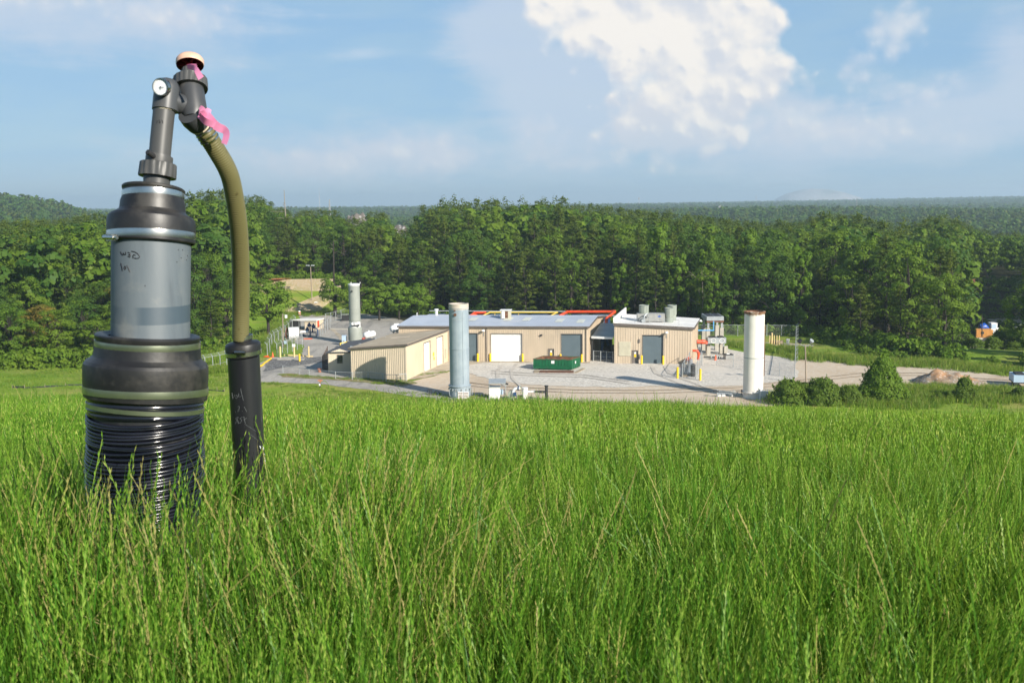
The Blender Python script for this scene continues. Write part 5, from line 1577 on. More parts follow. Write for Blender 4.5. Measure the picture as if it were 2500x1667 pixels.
t = thing('pipe_tee', 'black plastic pipe tee standing upright at the end of the blower line', 'pipe tee', (*P(1334, 970, Yb).xy, YARD))
q = P(1334, 943, Yb); mb = MB(); mb.vcyl(q.x, Yb, [(YARD, .21), (q.z, .21), (q.z, .27), (q.z + .12, .28)], 18); mb.build('riser', M['dark'], t, 40)
mb = MB(); mb.path([P(1334, 956.5, Yb), P(1318, 956.3, Yb), P(1314, 956, Yb), P(1305, 956, Yb)], [.17, .17, .13, .13], 14); mb.build('branch', M['dark'], t, 50)
mb = MB(); mb.tube(P(1304, 956, Yb), P(1305.5, 956, Yb), .24, n=14); mb.build('flange', M['galv'], t, 40)
mb = MB(); mb.tube(P(1288, 956, Yb), P(1304, 956, Yb), .13, n=12); mb.build('coupling', M['white'], t, 40)
t = thing('hose_hoop', 'thin dark pipe hoops beside the base of the blue-grey stack', 'hoop', (*P(1066, 960, 146).xy, YARD))
for px, py in ((1066, 954), (1052, 951), (1047, 950)):
    q = P(px, py, 146); w = .4 if px > 1060 else .12
    mb = MB(); mb.path([(q.x - w, 146, YARD)] + [(q.x - w * math.cos(k * PI / 6), 146, q.z - w + w * math.sin(k * PI / 6)) for k in range(7)] + [(q.x + w, 146, YARD)], .06, 8); mb.build('hoop', M['dark'], t, 50)
t = thing('skid_rail', 'white panelled skid with a handrail beside the white stack', 'skid', (*P(1770, 970, 143).xy, YARD))
for px in (1757, 1767, 1785):
    mb = MB(); a, b = P(px - 4, 973, 143), P(px + 4, 962.5, 143); mb.hexa((a.x, 143, YARD), (b.x - a.x, 0, 0), (0, .5, 0), (0, 0, b.z - YARD)); mb.build('panel', M['white'], t)
mb = MB()
for px in (1751, 1791, 1801): q = P(px, 951 if px < 1795 else 957, 142.7); mb.tube((q.x, q.y, YARD), q, .06, n=6)
for py in (955, 960): mb.tube(P(1751, py, 142.7), P(1812, py + .5, 142.7), .045, n=6)
mb.build('handrail', M['galv'], t)
mb = MB(); q = P(1751, 955, 142.7); mb.box(q + Vector((-.2, 0, 0)), (.7, .3, .14)); mb.build('junction_box', M['dark'], t)
fence('chain_link_fence', 'sagging chain link fence sloping down right of the white stack base', [P(1862, 961, 143).xy, P(1873, 964, 142).xy, P(1890, 969, 140.5).xy, P(1905, 974, 139).xy], 1.1)

# ------------------------------------------------------------------ right edge
def heap(name, label, cat, px, py, w, d, h, mat, seed):
    x, y = G(px, py)
    o = spoil(name, x, y, w, d, h, mat, seed)
    return tag(o, label, cat)


heap('rubble_heap', 'heap of earth, broken concrete and debris beside the tan dirt road', 'rubble heap', 2315, 934, 5.6, 5.2, 2.3, M['rubble'], 7)
for k in range(14):
    x, y = G(2270 + rng.uniform(-6, 110), 938 + rng.uniform(-10, 8))
    s = rng.uniform(.18, .5)
    t = MB(); t.rings([((x, y, YARD + .02 + s * .3 * j + (1.1 if 2290 < 0 else 0)), (rng.uniform(-.2, .2), rng.uniform(-.2, .2), 1), s * r) for j, r in ((0, .8), (1, 1), (2, .75), (3, .3))], 6)
    tag(t.build('rock', [M['slab'], M['rubble'], M['clay']][k % 3]), 'broken lump lying on the dirt around the rubble heap', 'rock', 'lumps around the rubble heap')
x0, y0 = G(2474, 946)
t = thing('generator', 'pale blue boxy trailer generator at the right end of the dirt road', 'generator', (x0, y0, YARD))
zt = Zat(2474, 916.5, y0)
mb = MB(); mb.hexa((x0, y0, YARD + .75), (1.25, -.3, 0), (.9, 3.4, 0), (0, 0, zt - YARD - .75)); mb.hexa((x0 + 1.26, y0 - .3, YARD + .75), (1.1, -.28, 0), (.9, 3.4, 0), (0, 0, zt - YARD - .75)); mb.build('casing', M['gen_blue'], t)
mb = MB(); mb.hexa((x0 + .5, y0 + .5, zt), (1.1, -.26, 0), (.5, 2, 0), (0, 0, .2)); mb.build('exhaust_box', M['dark'], t)
mb = MB(); mb.hexa((x0, y0, YARD + .6), (2.3, -.56, 0), (.9, 3.4, 0), (0, 0, .14)); mb.build('chassis', M['dark'], t)
for k in (0, 1):
    mb = MB(); c = Vector((x0 + .25 + 1.9 * k, y0 + .8 - .45 * k, YARD + .36)); mb.rings([(c - Vector((.12, -.03, 0)), (1, -.25, 0), .36), (c + Vector((.12, -.03, 0)), (1, -.25, 0), .36)], 16); mb.build('wheel', M['dark'], t, 40)
Yc = 262
c = P(2388, 824, Yc)
zc_ = hz(c.x, Yc)
zc_ = min(zc_, c.z)
sheet_pts = [(P(2375, 800, 268).x, 255), (P(2520, 800, 268).x + 3, 255), (P(2520, 800, 290).x + 8, 292), (P(2375, 800, 290).x, 292)]
a, b = P(2383, 824, Yc), P(2421, 804.5, Yc)
t = thing('shipping_container', 'orange-yellow shipping container seen through the gap in the trees', 'container', (a.x, Yc, a.z))
wct = Wall((a.x, Yc), (b.x + .2, Yc - .4), a.z, b.z, b.z)
mb = MB(); wct.panels(mb, [], .3, .12, .05); mb.hexa((a.x, Yc, a.z), (b.x - a.x, 0, 0), (.8, 2.4, 0), (0, 0, b.z - a.z)); mb.build('body', M['container'], t)
mb = MB(); wct.slab(mb, 1.1, 1.8, a.z + .9, a.z + 1.5, .06, .075); mb.build('logo_panel', M['dark'], t)
mb = MB(); mb.hexa((a.x, Yc - .05, hz(a.x, Yc) - .5), (b.x - a.x, 0, 0), (.8, 2.4, 0), (0, 0, a.z - hz(a.x, Yc) + .45)); mb.build('footing', M['concrete'], t)
t = thing('truck', 'white truck cab with a blue load cover behind the orange-yellow container', 'truck', tuple(P(2405, 806, 268)))
a, b = P(2391, 806, 268), P(2413, 789, 268)
mb = MB(); mb.rings([((a.x, 268, (a.z + b.z) / 2 - .3), (1, 0, 0), .9), ((a.x + 1.2, 268, (a.z + b.z) / 2), (1, 0, 0), 1.05), ((b.x, 268, (a.z + b.z) / 2 - .5), (1, 0, 0), .7)], 16); mb.build('load_cover', M['blue'], t, 60)
q0, q1 = P(2415, 813, 268), P(2431, 787.5, 268)
mb = MB(); mb.hexa((q0.x, 267, q0.z), (q1.x - q0.x, 0, 0), (0, 2.2, 0), (0, 0, q1.z - q0.z)); mb.hexa((q1.x, 267, q0.z), (.9, 0, 0), (0, 2.2, 0), (0, 0, (q1.z - q0.z) * .5)); mb.build('cab', M['white'], t)
mb = MB(); mb.hexa((q0.x + .1, 266.94, q0.z + (q1.z - q0.z) * .5), ((q1.x - q0.x) * .8, 0, 0), (0, .05, 0), (0, 0, (q1.z - q0.z) * .38)); mb.build('window', M['gen_blue'], t)
mb = MB(); mb.hexa((a.x - .3, 266.9, a.z - .9), (q1.x - a.x, 0, 0), (0, 2.3, 0), (0, 0, .9)); mb.build('chassis', M['white'], t)
for px in (2394, 2420, 2431):
    mb = MB(); q = P(px, 815, 266.8); mb.tube(q, q + Vector((0, .3, 0)), .5, n=14); mb.build('wheel', M['dark'], t, 40)
for px, py, w, lab in ((2462, 826, 18, 'white car roof glimpsed through leaves right of the container'), (2488, 797, 10, 'white vehicle glimpsed between leaves at the right edge')):
    a = P(px - w / 2, py, 255); W_ = w * 255 / FPX * 1.6
    t = thing('parked_car', lab, 'car', tuple(a))
    prof = [(0, .2), (0, .75), (.12, .85), (.28, 1.3), (.7, 1.35), (.85, .9), (1, .8), (1, .2)]
    mb = MB(); n = len(prof)
    vs = [(a.x + x * W_ * 1.6, 255 + dy, a.z - .9 + z) for dy in (0, 1.7) for x, z in prof]
    mb.add(vs, [tuple(range(n))[::-1], tuple(range(n, 2 * n))] + [(i, n + i, n + (i + 1) % n, (i + 1) % n) for i in range(n)]); mb.build('body', M['white'], t, recalc=True)
    mb = MB(); mb.hexa((a.x + .3 * W_ * 1.6, 254.97, a.z - .02), (W_ * .6, 0, 0), (0, .02, 0), (0, 0, .35)); mb.build('window', M['glass'], t)
    for k in (.2, .8): mb = MB(); q = Vector((a.x + k * W_ * 1.6, 254.95, a.z - .65)); mb.tube(q, q + Vector((0, .2, 0)), .32, n=14); mb.build('wheel', M['dark'], t, 40)
# distant lane behind the trees
lane = [(P(px, 790, Y).x, Y) for px, Y in ((2370, 292), (2560, 288), (2580, 250), (2370, 254))]
sheet('far_lane', lane, M['dirt'], .25, .5, 3, True)
# small wells in the mown grass
for px, py, lab in ((58, 866, 'white capped well riser at the far edge of the mown grass'), (188, 869.5, 'white capped well riser close to the near casing on the mown grass')):
    x, y = G(px, py); z = hz(x, y)
    t = thing('well_riser', lab, 'well riser', (x, y, z), 'small well risers in the mown grass')
    mb = MB(); mb.tube((x, y, z), (x, y, z + .95), .09, n=10); mb.build('pipe', M['galv'], t, 40)
    mb = MB(); mb.path([(x, y, z + .85), (x, y, z + 1.15), (x + .18, y, z + 1.2), (x + .2, y, z + .95)], .085, 8); mb.build('cap', M['white'], t, 50)
    mb = MB(); mb.tube((x, y, z + .95), (x - .45, y, z + .05), .04, n=6); mb.build('hose', M['rust'], t)
x, y = G(782, 946); z = hz(x, y)
t = thing('well_riser', 'little red topped wellhead with a white tag in the tall grass by the road', 'well riser', (x, y, z))
mb = MB(); mb.tube((x, y, z), (x, y, z + .7), .1, n=10); mb.build('pipe', M['dark'], t, 40)
mb = MB(); mb.tube((x, y, z + .7), (x, y, z + 1.05), .06, n=8); mb.box((x, y, z + 1.05), (.7, .2, .16)); mb.build('valve', M['clay'], t)
mb = MB(); mb.path([(x + .1, y, z + .8), (x + .7, y, z + 1.0), (x + 1.15, y, z + .5), (x + 1.2, y, z)], .045, 6); mb.build('hose', M['weed'], t)
mb = MB(); mb.box((x - .05, y - .12, z + .45), (.22, .04, .3)); mb.build('tag', M['white'], t)
# rope line at the right edge of the crest
mb = MB(); pts = [Vector((x, 30.0 - .2 * x, 0)) for x in (12.2, 13.2, 14.4, 15.6, 17.2)]
pts = [Vector((p.x, p.y, hz(p.x, p.y) + .5 + .02 * math.sin(p.x * 2))) for p in pts]
# ------------------------------------------------------------------ near gas well
YT = [(140, 3.245), (240, 3.215), (466, 3.165), (570, 3.145), (830, 3.112), (1100, 3.10), (1500, 3.09)]
yof = lambda py: float(lerp_table(py, YT))
TT = [(100, 16), (250, 14), (466, 12.5), (560, 8), (830, 2), (950, 5), (1400, 3)]


def rows(spec, tilt=None, yoff=0.0):
    """spec: (px, py, radius px) measured on the photo -> rings in metres"""
    out = []
    C = [P(a, b, yof(b) + yoff) for a, b, r in spec]
    for i, (a, b, r) in enumerate(spec):
        d = C[-1] - C[0]
        if d.length < .004: d = Vector((.05, 0, 1))
        if d.z < 0: d = -d
        d.normalize()
        tl = math.radians(tilt if tilt is not None else float(lerp_table(b, TT)))
        ax = Vector((d.x, math.sin(tl), math.cos(tl)))
        out.append((C[i], ax, r * yof(b) / FPX))
    return out


def spaced(spec_top_to_bottom): return spec_top_to_bottom[::-1]


rubber = surf('black_rubber', (0.010, 0.010, 0.011), (0.017, 0.017, 0.0175), 9, 0.44, c3=(0.046, 0.043, 0.038), s3=6, bump=.03, bscale=40)
steel = surf('bright_band_steel', (0.60, 0.59, 0.55), (0.48, 0.47, 0.43), 14, 0.24, metal=1.0)
greenband = surf('film_covered_band', (0.40, 0.43, 0.31), (0.32, 0.35, 0.26), 14, 0.30, metal=0.9)
pvc_dark = surf('dark_grey_pvc', (0.048, 0.051, 0.055), (0.062, 0.066, 0.07), 14, 0.42, c3=(0.085, 0.082, 0.076), s3=9)
pvc_mid = surf('sun_greyed_pvc', (0.062, 0.063, 0.062), (0.078, 0.078, 0.075), 8, 0.45, stretch=(1, 1, .4), c3=(0.10, 0.096, 0.088), s3=14)
black_pipe = surf('black_polyethylene', (0.012, 0.013, 0.016), (0.022, 0.023, 0.026), 10, 0.36, stretch=(1, 1, .12), c3=(0.045, 0.045, 0.046), s3=13)
coil_m = surf('glossy_black_wrap', (0.005, 0.006, 0.010), (0.012, 0.013, 0.020), 9, 0.13, stretch=(.5, .5, 3), r2=.28, spec=.6)
glue = surf('yellowed_pipe_cement', (0.70, 0.62, 0.46), (0.60, 0.50, 0.36), 30, 0.5)
tape_pink, _t, _o = new_mat('pink_flagging_tape')
_b = _t.n('ShaderNodeBsdfPrincipled', {'Base Color': (1.0, 0.36, 0.60, 1), 'Roughness': .5})
_r = _t.n('ShaderNodeBsdfTranslucent', {'Color': (0.95, 0.22, 0.50, 1)})
_x = _t.n('ShaderNodeMixShader', {0: .2, 1: _b.outputs[0], 2: _r.outputs[0]})
_t.links.new(_x.outputs[0], _o.inputs[0])
cream = surf('cream_plastic_cap', (0.72, 0.46, 0.33), (0.62, 0.37, 0.26), 12, 0.45)
maroon = surf('maroon_underside', (0.16, 0.012, 0.018), (0.22, 0.02, 0.02), 9, 0.4)
ink = surf('marker_ink', (0.012, 0.012, 0.016), None, rough=.6)
chalk = surf('pale_paint_marker', (0.075, 0.085, 0.088), None, rough=.7)
hose_m = None


def pipe_mat():
    m, t, out = new_mat('blotchy_grey_pvc')
    tc = t.n('ShaderNodeTexCoord').outputs['Object']
    sep = t.n('ShaderNodeSeparateXYZ', {0: tc})
    st = t.vmul(tc, (9, 9, 1.1))
    c = t.mix(t.ss(t.noise(st, 1, 6, .65), .3, .7), (0.108, 0.132, 0.150), (0.148, 0.170, 0.182))
    c = t.mix(t.ss(t.noise(t.vmul(tc, (14, 14, 1.6)), 1, 5, .6), .55, .75), c, (0.075, 0.092, 0.107))
    c = t.mix(t.ss(t.noise(t.vmul(tc, (5, 5, 5)), 1, 5, .6), .55, .7), c, (0.185, 0.195, 0.19))
    return m, t, out, tc, sep, c


def hose_mat():
    m, t, out = new_mat('olive_ribbed_hose')
    tc = t.n('ShaderNodeTexCoord').outputs['Object']
    sep = t.n('ShaderNodeSeparateXYZ', {0: tc})
    c = t.mix(t.ss(t.noise(tc, 5, 4), .35, .65), (0.082, 0.064, 0.022), (0.112, 0.092, 0.034))
    c = t.mix(t.ss(sep.outputs[2], 1.1, .5), c, (0.155, 0.142, 0.060))
    c = t.mix(t.ss(t.noise(tc, 40, 3), .62, .75), c, (0.07, 0.055, 0.02))
    b = t.n('ShaderNodeBsdfPrincipled', {'Base Color': c, 'Roughness': .42})
    t.links.new(b.outputs[0], out.inputs[0])
    return m


bx, by = P(355, 1200, 3.1).x, 3.105
wbz = hz(bx, by)
well = thing('gas_wellhead', 'tall black wrapped gas well casing with a grey pipe, gauge and red-brown handwheel', 'gas wellhead', (bx, by, wbz))
# casing under the wrap
mb = MB(); mb.rings(rows([(352, 1600, 127), (353, 1300, 129), (354, 1140, 131), (356, 1010, 130), (357, 950, 130)]), 56); mb.build('casing', black_pipe, well, 40)
# the wrapped coil : one long spiral of tubing, uneven as in the photo
mb = MB()
turns = []
y_ = 1262.0
k = 0
while y_ > 1003:
    turns.append(y_)
    y_ -= 8.1 + (1.2 if 1075 < y_ < 1130 else 0) + nrng.uniform(-.5, .5)
pts, rad = [], []
seg = 56
for ti in range(len(turns) - 1):
    ya, yb = turns[ti], turns[ti + 1]
    bulge = 137.5 + 2.2 * math.sin((ya - 1100) / 38) - max(0, (ya - 1170)) * .10
    wav, ph = nrng.uniform(.4, 2.4) * (2.0 if 1040 < ya < 1110 else 1), nrng.uniform(0, 6.28)
    for j in range(seg):
        a = 2 * PI * j / seg
        py = ya + (yb - ya) * j / seg + wav * math.sin(a + ph) + (4.5 * math.cos(a) if 1010 < ya < 1075 else 0)
        c = P(355, py, yof(py)); r = (bulge + nrng.uniform(-.35, .35) + 1.2 * math.sin(2 * a + ph)) * yof(py) / FPX
        tl = math.radians(4)
        pts.append(c + Vector((math.cos(a) * r, math.sin(a) * r * math.cos(tl), math.sin(a) * r * math.sin(tl))))
        rad.append(4.6 * 3.1 / FPX)
mb.path(pts, rad, 7)
mb.build('coil_wrap', coil_m, well, 70)
# plastic film sleeve above the coil
mb = MB(); sp = []
for k in range(15):
    py = 1012 - k * 4.2
    sp.append((356 + .4 * math.sin(k), py, 137.5 + (1.6 if k % 3 == 1 else -1.2) + nrng.uniform(-.5, .5)))
mb.rings(rows(sp), 64, False, False); mb.build('film_sleeve', coil_m, well, 60)
# tape bands
def band(spec, mat, name='band', thick=1.2, tiltx=0.0, sm=30, parent=None, **kw):
    mb = MB(); rr = rows(spec, **kw)
    if tiltx: rr = [(c, Vector((ax.x + tiltx, ax.y, ax.z)), r) for c, ax, r in rr]
    mb.rings(rr, 64, False, False)
    return mb.build(name, mat, parent or well, sm)


band([(356, 997, 138.6), (356, 996.5, 140), (356, 986.5, 140), (356, 986, 138.6)], greenband, 'tape_band', tiltx=.055)
band([(354, 1291, 131), (354, 1290, 133), (354, 1283, 133), (354, 1282, 131)], steel, 'hose_clamp', tiltx=.01)
mb = MB(); c = P(370, 1287, yof(1287) - .152); mb.box(c, (.028, .014, .017)); mb.tube(c + Vector((-.03, -.004, 0)), c + Vector((.03, -.004, .001)), .005, n=8); mb.build('clamp_screw', steel, well)


def clamp(px, py, r, w, mat=steel, screw=None, tilt=None, tiltx=0.0):
    o = band([(px, py + w / 2, r - .6), (px, py + w / 2, r + 1.1), (px, py + w * .22, r + 1.5), (px, py - w * .22, r + 1.5), (px, py - w / 2, r + 1.1), (px, py - w / 2, r - .6)], mat, 'hose_clamp', tilt=tilt, tiltx=tiltx, sm=25)
    if screw is not None:
        R_ = r * yof(py) / FPX; a = math.radians(screw)
        c = P(px, py, yof(py)) + Vector((math.cos(a) * (R_ + .006), math.sin(a) * (R_ + .006), 0))
        tg = Vector((-math.sin(a), math.cos(a), 0))
        mb = MB(); mb.tube(c - tg * .035, c + tg * .02, .0075, n=10); mb.tube(c + tg * .02, c + tg * .034, .0052, n=8); mb.hexa(c - tg * .02 - Vector((math.cos(a), math.sin(a), 0)) * .008 - Vector((0, 0, .009)), tg * .036, Vector((math.cos(a), math.sin(a), 0)) * .012, Vector((0, 0, .018)))
        mb.build('clamp_screw', steel, o, 40)
    return o


# lower reducing coupling
mb = MB()
mb.rings(rows([(357, 972, 143), (357, 970, 146), (357, 936, 147.5), (357.5, 905, 148), (358, 890, 146.5), (359, 882, 142), (360, 876, 133), (360.8, 870, 127.5), (361.2, 862, 126), (361.6, 845, 124), (361.6, 830, 122), (361.7, 826, 123.5), (361.7, 820, 124), (361.8, 817, 122), (362, 816, 110), (362, 822, 94)], yoff=0), 72, False, False)
lowc = mb.build('rubber_coupling', rubber, well, 19); lowc['label'] = 'large lower rubber coupling'
clamp(357, 951, 147, 17, greenband, None, tiltx=.012)
clamp(361.6, 838.5, 123, 15, greenband, None, tiltx=.02)
# grey pipe
m, t_, out, tc, sep, c = pipe_mat()
# pale unweathered stripe near the foot of the pipe (its own wear pattern)
z1, z2 = P(369, 741, yof(741)).z - wbz, P(369, 783, yof(783)).z - wbz
zw = t_.m('ADD', sep.outputs[2], t_.m('MULTIPLY', sep.outputs[0], .03))
k1 = t_.m('MULTIPLY', t_.ss(zw, z2 - .001, z2 + .0015), t_.ss(zw, z1 + .0015, z1 - .001))
k2 = t_.m('ADD', t_.m('MULTIPLY', t_.ss(sep.outputs[0], .02, .055), .85), t_.m('MULTIPLY', t_.ss(sep.outputs[0], .01, -.03), .4))
c = t_.mix(t_.m('MULTIPLY', k1, k2), c, (0.048, 0.074, 0.097))
b_ = t_.n('ShaderNodeBsdfPrincipled', {'Base Color': c, 'Roughness': .48})
t_.links.new(b_.outputs[0], out.inputs[0])
PIPE = [(368, 830, 93), (368.5, 760, 92.6), (369, 690, 92.6), (369.6, 620, 92.6), (370, 575, 92.6)]
mb = MB(); mb.rings(rows(PIPE), 72, False, False); gp_ = mb.build('grey_pipe', m, well, 40)


from mathutils.bvhtree import BVHTree


def on_surface(o):
    off_ = wloc(o.parent)
    t = BVHTree.FromPolygons([Vector(v.co) + off_ for v in o.data.vertices], [tuple(p.vertices) for p in o.data.polygons])

    def hit(px, py):
        d = Vector(ray(px, py)).normalized()
        h = t.ray_cast(Vector((0, 0, 0)), d)
        return (h[0] - d * .0004) if h[0] is not None else None
    return hit


def stroke(parent, pts, rpx, cx, Y, mat, name='lettering', w=.0014):
    mb = MB()
    hit = on_surface(parent)
    for line in pts:
        q = [h for h in (hit(px, py) for px, py in line) if h is not None]
        if len(q) > 1: mb.path(q, w, 5)
    return mb.build(name, mat, parent, 60)


zp = lambda l: [[(270 + x / 6.82, 600 + y / 6.82) for x, y in s] for s in l]
stroke(gp_, zp([[(165, 95), (185, 140), (205, 160), (212, 120), (232, 150), (252, 152), (250, 100)], [(285, 112), (325, 122), (330, 160), (322, 192), (288, 176)], [(296, 150), (326, 156)],
                [(345, 92), (400, 102), (450, 132), (488, 180), (470, 208), (430, 213), (392, 206)], [(375, 208), (372, 165), (382, 148), (415, 162)],
                [(172, 292), (188, 350), (200, 415)], [(238, 340), (226, 365), (240, 398), (254, 380), (250, 350), (238, 340)], [(274, 322), (296, 375), (322, 438)]]), 92.9, 369.3, None, ink)
mb = MB()
for x, y in ((1130, 68), (1200, 70), (1175, 200), (1105, 270), (1278, 165), (1266, 235), (575, 668)):
    px, py = 270 + x / 6.82, 600 + y / 6.82
    q = on_surface(gp_)(px, py)
    if q is None: continue
    n_ = -Vector(ray(px, py)).normalized()
    mb.tube(q - n_ * .001, q + n_ * .0012, .0015, n=8)
mb.build('speck', ink, gp_)
# upper reducing coupling
mb = MB()
mb.rings(rows([(369.8, 592, 101), (369.8, 589, 103), (370, 565, 103), (370.2, 545, 103.2), (370.5, 534, 101), (371, 528, 96), (372, 521, 83), (372.6, 516, 77.5), (373, 507, 76), (373.6, 496, 75.5), (374.2, 488, 72.5), (375, 470, 71), (375.4, 466.5, 73), (375.5, 462, 73.5), (375.6, 460, 72), (375.8, 458.5, 60), (376, 462, 30)], yoff=0), 72, False, True)
upc = mb.build('rubber_coupling', rubber, well, 19); upc['label'] = 'smaller upper rubber coupling'
clamp(369.9, 576.5, 102, 17, steel, 230)
clamp(374.6, 479, 71.3, 14, steel, None)
# riser with union
mb = MB(); mb.rings(rows([(381, 462, 31), (382.5, 446, 31), (383, 434, 31.5)]), 40); mb.rings(rows([(387, 402, 31.5), (389, 389, 32), (389.6, 382, 31.5), (389.6, 381, 27)]), 40)
un = mb.build('union_collar', pvc_mid, well, 35)


def ribbed(mb, c, ax, r0, r1, n, amp, h, N=96):
    """knurled nut ring: radius ripples round the axis"""
    ax = ax.normalized(); e = Vector((1, 0, 0)); u = (e - ax * e.dot(ax)).normalized(); w = ax.cross(u)
    prof = [(-h / 2, r0 * .72, 0), (-h / 2, r0 - .0008, 0), (-h / 2 + .0022, r0, .6), (h / 2 - .003, r1, 1), (h / 2 - .0006, r1 - .0012, .3), (h / 2, r1 - .003, 0), (h / 2, r1 * .68, 0)]
    vs = []
    for z, r, k in prof:
        for i in range(N):
            a = 2 * PI * i / N; rr = r - amp * k * (1 if math.cos(n * a) < .25 else 0)
            vs.append(c + ax * z + u * (rr * math.cos(a)) + w * (rr * math.sin(a)))
    fs = [(j * N + i, j * N + (i + 1) % N, (j + 1) * N + (i + 1) % N, (j + 1) * N + i) for j in range(len(prof) - 1) for i in range(N)]
    fs += [tuple(range(N - 1, -1, -1)), tuple(range((len(prof) - 1) * N, len(prof) * N))]
    mb.add(vs, fs)


rt = math.radians(10)
rax = Vector((.085, math.sin(rt), math.cos(rt)))
mb = MB(); c = P(385.3, 416, yof(416)); ribbed(mb, c, rax, 44.5 * 3.17 / FPX, 43 * 3.17 / FPX, 16, .0028, 34 * 3.17 / FPX); mb.build('union_nut', pvc_mid, well, 40)
mb = MB(); mb.rings(rows([(389, 392, 25.5), (393, 345, 25.5), (397.5, 300, 25.5), (402.8, 250, 25.5)]), 36); ris = mb.build('riser_pipe', pvc_mid, well, 40)
zq = lambda l: [[(360 + x / 6.82, 130 + y / 6.82) for x, y in s] for s in l]
stroke(ris, zq([[(165, 1120), (158, 1172)], [(200, 1110), (188, 1128), (208, 1142), (192, 1160), (206, 1168), (214, 1148), (196, 1136), (210, 1120), (200, 1110)], [(240, 1114), (252, 1138), (256, 1172)]]), 25.9, 398.6, None, ink, w=.0009)
mb = MB(); a = P(374, 384, yof(384) - .03); mb.path([P(378, 388, yof(388) - .028), P(374.5, 381, yof(384) - .04), P(360, 371, yof(375) - .06)], [.0075, .0075, .008], 10)
mb.build('sample_port', M['dark'], well, 50)
# elbow holding the gauge
tee_t = math.radians(13)
mb = MB(); mb.rings(rows([(403, 271, 27), (403, 270.5, 30.3), (404.5, 255, 30.2), (406.3, 236, 30), (407.5, 222, 29.8)]), 40, True, False)
c0 = P(407.5, 222, yof(222)); R_ = 29.8 * 3.22 / FPX
ax0 = Vector((.1, math.sin(tee_t), math.cos(tee_t))).normalized()
dirb = Vector((.74, .62, -.27)).normalized()   # the branch towards the valve
up0 = [(c0 + ax0 * (R_ * k), ax0, R_ * q) for k, q in ((.25, .985), (.5, .92), (.7, .80), (.86, .62), (.96, .38), (1.0, .12))]
mb.rings([(c0 - ax0 * .002, ax0, R_)] + up0, 40, False, True)
bo = P(405.6, 243, yof(243))
mb.rings([(bo, dirb, 24.5 * 3.22 / FPX), (bo + dirb * .052, dirb, 24.5 * 3.22 / FPX), (bo + dirb * .053, dirb, 22 * 3.22 / FPX), (bo + dirb * .075, dirb, 22 * 3.22 / FPX)], 36)
elbow = mb.build('elbow', pvc_dark, well, 45)
mb = MB(); mb.rings(rows([(402.9, 273.5, 25.6), (403, 270, 26.8)]), 36, False, False); mb.build('cement_bead', glue, well)
gc = P(394.5, 213, yof(213) - .055)
gn = Vector((-.18, -.97, -.02)).normalized()
mb = MB(); rg = 21 * 3.16 / FPX
mb.rings([(gc - gn * .03, gn, rg * .35), (gc - gn * .012, gn, rg * .4), (gc - gn * .012, gn, rg * .96), (gc + gn * .006, gn, rg * 1.02), (gc + gn * .009, gn, rg * .98), (gc + gn * .009, gn, rg * .9), (gc + gn * .004, gn, rg * .88)], 40, True, False)
gauge = mb.build('gauge', steel, well, 40)
mb = MB(); mb.rings([(gc + gn * .0035, gn, rg * .9), (gc + gn * .005, gn, rg * .9)], 40); dial = mb.build('dial', surf('white_dial', (.80, .82, .84), None, rough=.3), gauge)
mb = MB(); side = gn.cross(Vector((0, 0, 1))).normalized()
mb.tube(gc + gn * .0075 - side * -.001, gc + gn * .0075 + side * -.011 - Vector((0, 0, .002)), .0008, .0004, 6); mb.tube(gc + gn * .006, gc + gn * .009, .0013, n=12); mb.tube(gc + gn * .0075, gc + gn * .0075 + Vector((.001, 0, -.007)), .0007, n=5); mb.build('needle', ink, gauge)
mb = MB()
for k in range(14):
    a = math.radians(-130 + 20 * k); d_ = side * math.sin(a) * -1 + Vector((0, 0, math.cos(a)))
    mb.tube(gc + gn * .0055 + d_ * rg * .68, gc + gn * .0055 + d_ * rg * (.82 if k % 5 == 0 else .77), .00022, n=4)
mb.build('scale_mark', ink, gauge)
# valve body
vt = math.radians(27)
vax = Vector((-.11, math.sin(vt), math.cos(vt))).normalized()
Yv = 3.27
vc = lambda px, py: P(px, py, Yv + (247 - py) / FPX * 3.25 * math.tan(vt))
pxm = 3.25 / FPX
A_, B_ = vc(466, 214), vc(475, 292)
vcn = bo + dirb * .108
mb = MB(); mb.rings([(B_, vax, 26 * pxm), (B_ + vax * .02, vax, 31 * pxm), (A_, vax, 30 * pxm), (A_ + vax * .01, vax, 30 * pxm)], 40)
mb.rings([(vcn - dirb * .042, dirb, 24.5 * pxm), (vcn, dirb, 24.5 * pxm)], 40)
vb = mb.build('valve_body', pvc_dark, well, 40)
mb = MB(); q = bo + dirb * .066; mb.rings([(q - dirb * .003, dirb, 22.5 * pxm), (q - dirb * .001, dirb, 27 * pxm), (q + dirb * .022, dirb, 28 * pxm), (q + dirb * .024, dirb, 24 * pxm)], 40); mb.build('valve_collar', pvc_dark, well, 35)
mb = MB(); mb.path([q - dirb * .003 + (lambda u, w, a: u * (math.cos(a) * 26 * pxm) + w * (math.sin(a) * 26 * pxm))(dirb.cross(Vector((0, 0, 1))).normalized(), dirb.cross(dirb.cross(Vector((0, 0, 1))).normalized()), k * PI / 16) for k in range(33)], .0022, 8, False); mb.build('cement_bead', glue, well, 60)
mb = MB(); ribbed(mb, vc(464.5, 206), vax, 41.5 * pxm, 41 * pxm, 20, .003, 27 * pxm); mb.build('union_nut', pvc_mid, well, 40)
mb = MB(); ribbed(mb, vc(461.5, 180), vax, 18 * pxm, 17.5 * pxm, 14, .0014, 24 * pxm, 84); mb.build('stem_collar', pvc_mid, well, 40)
hc = vc(464, 160)
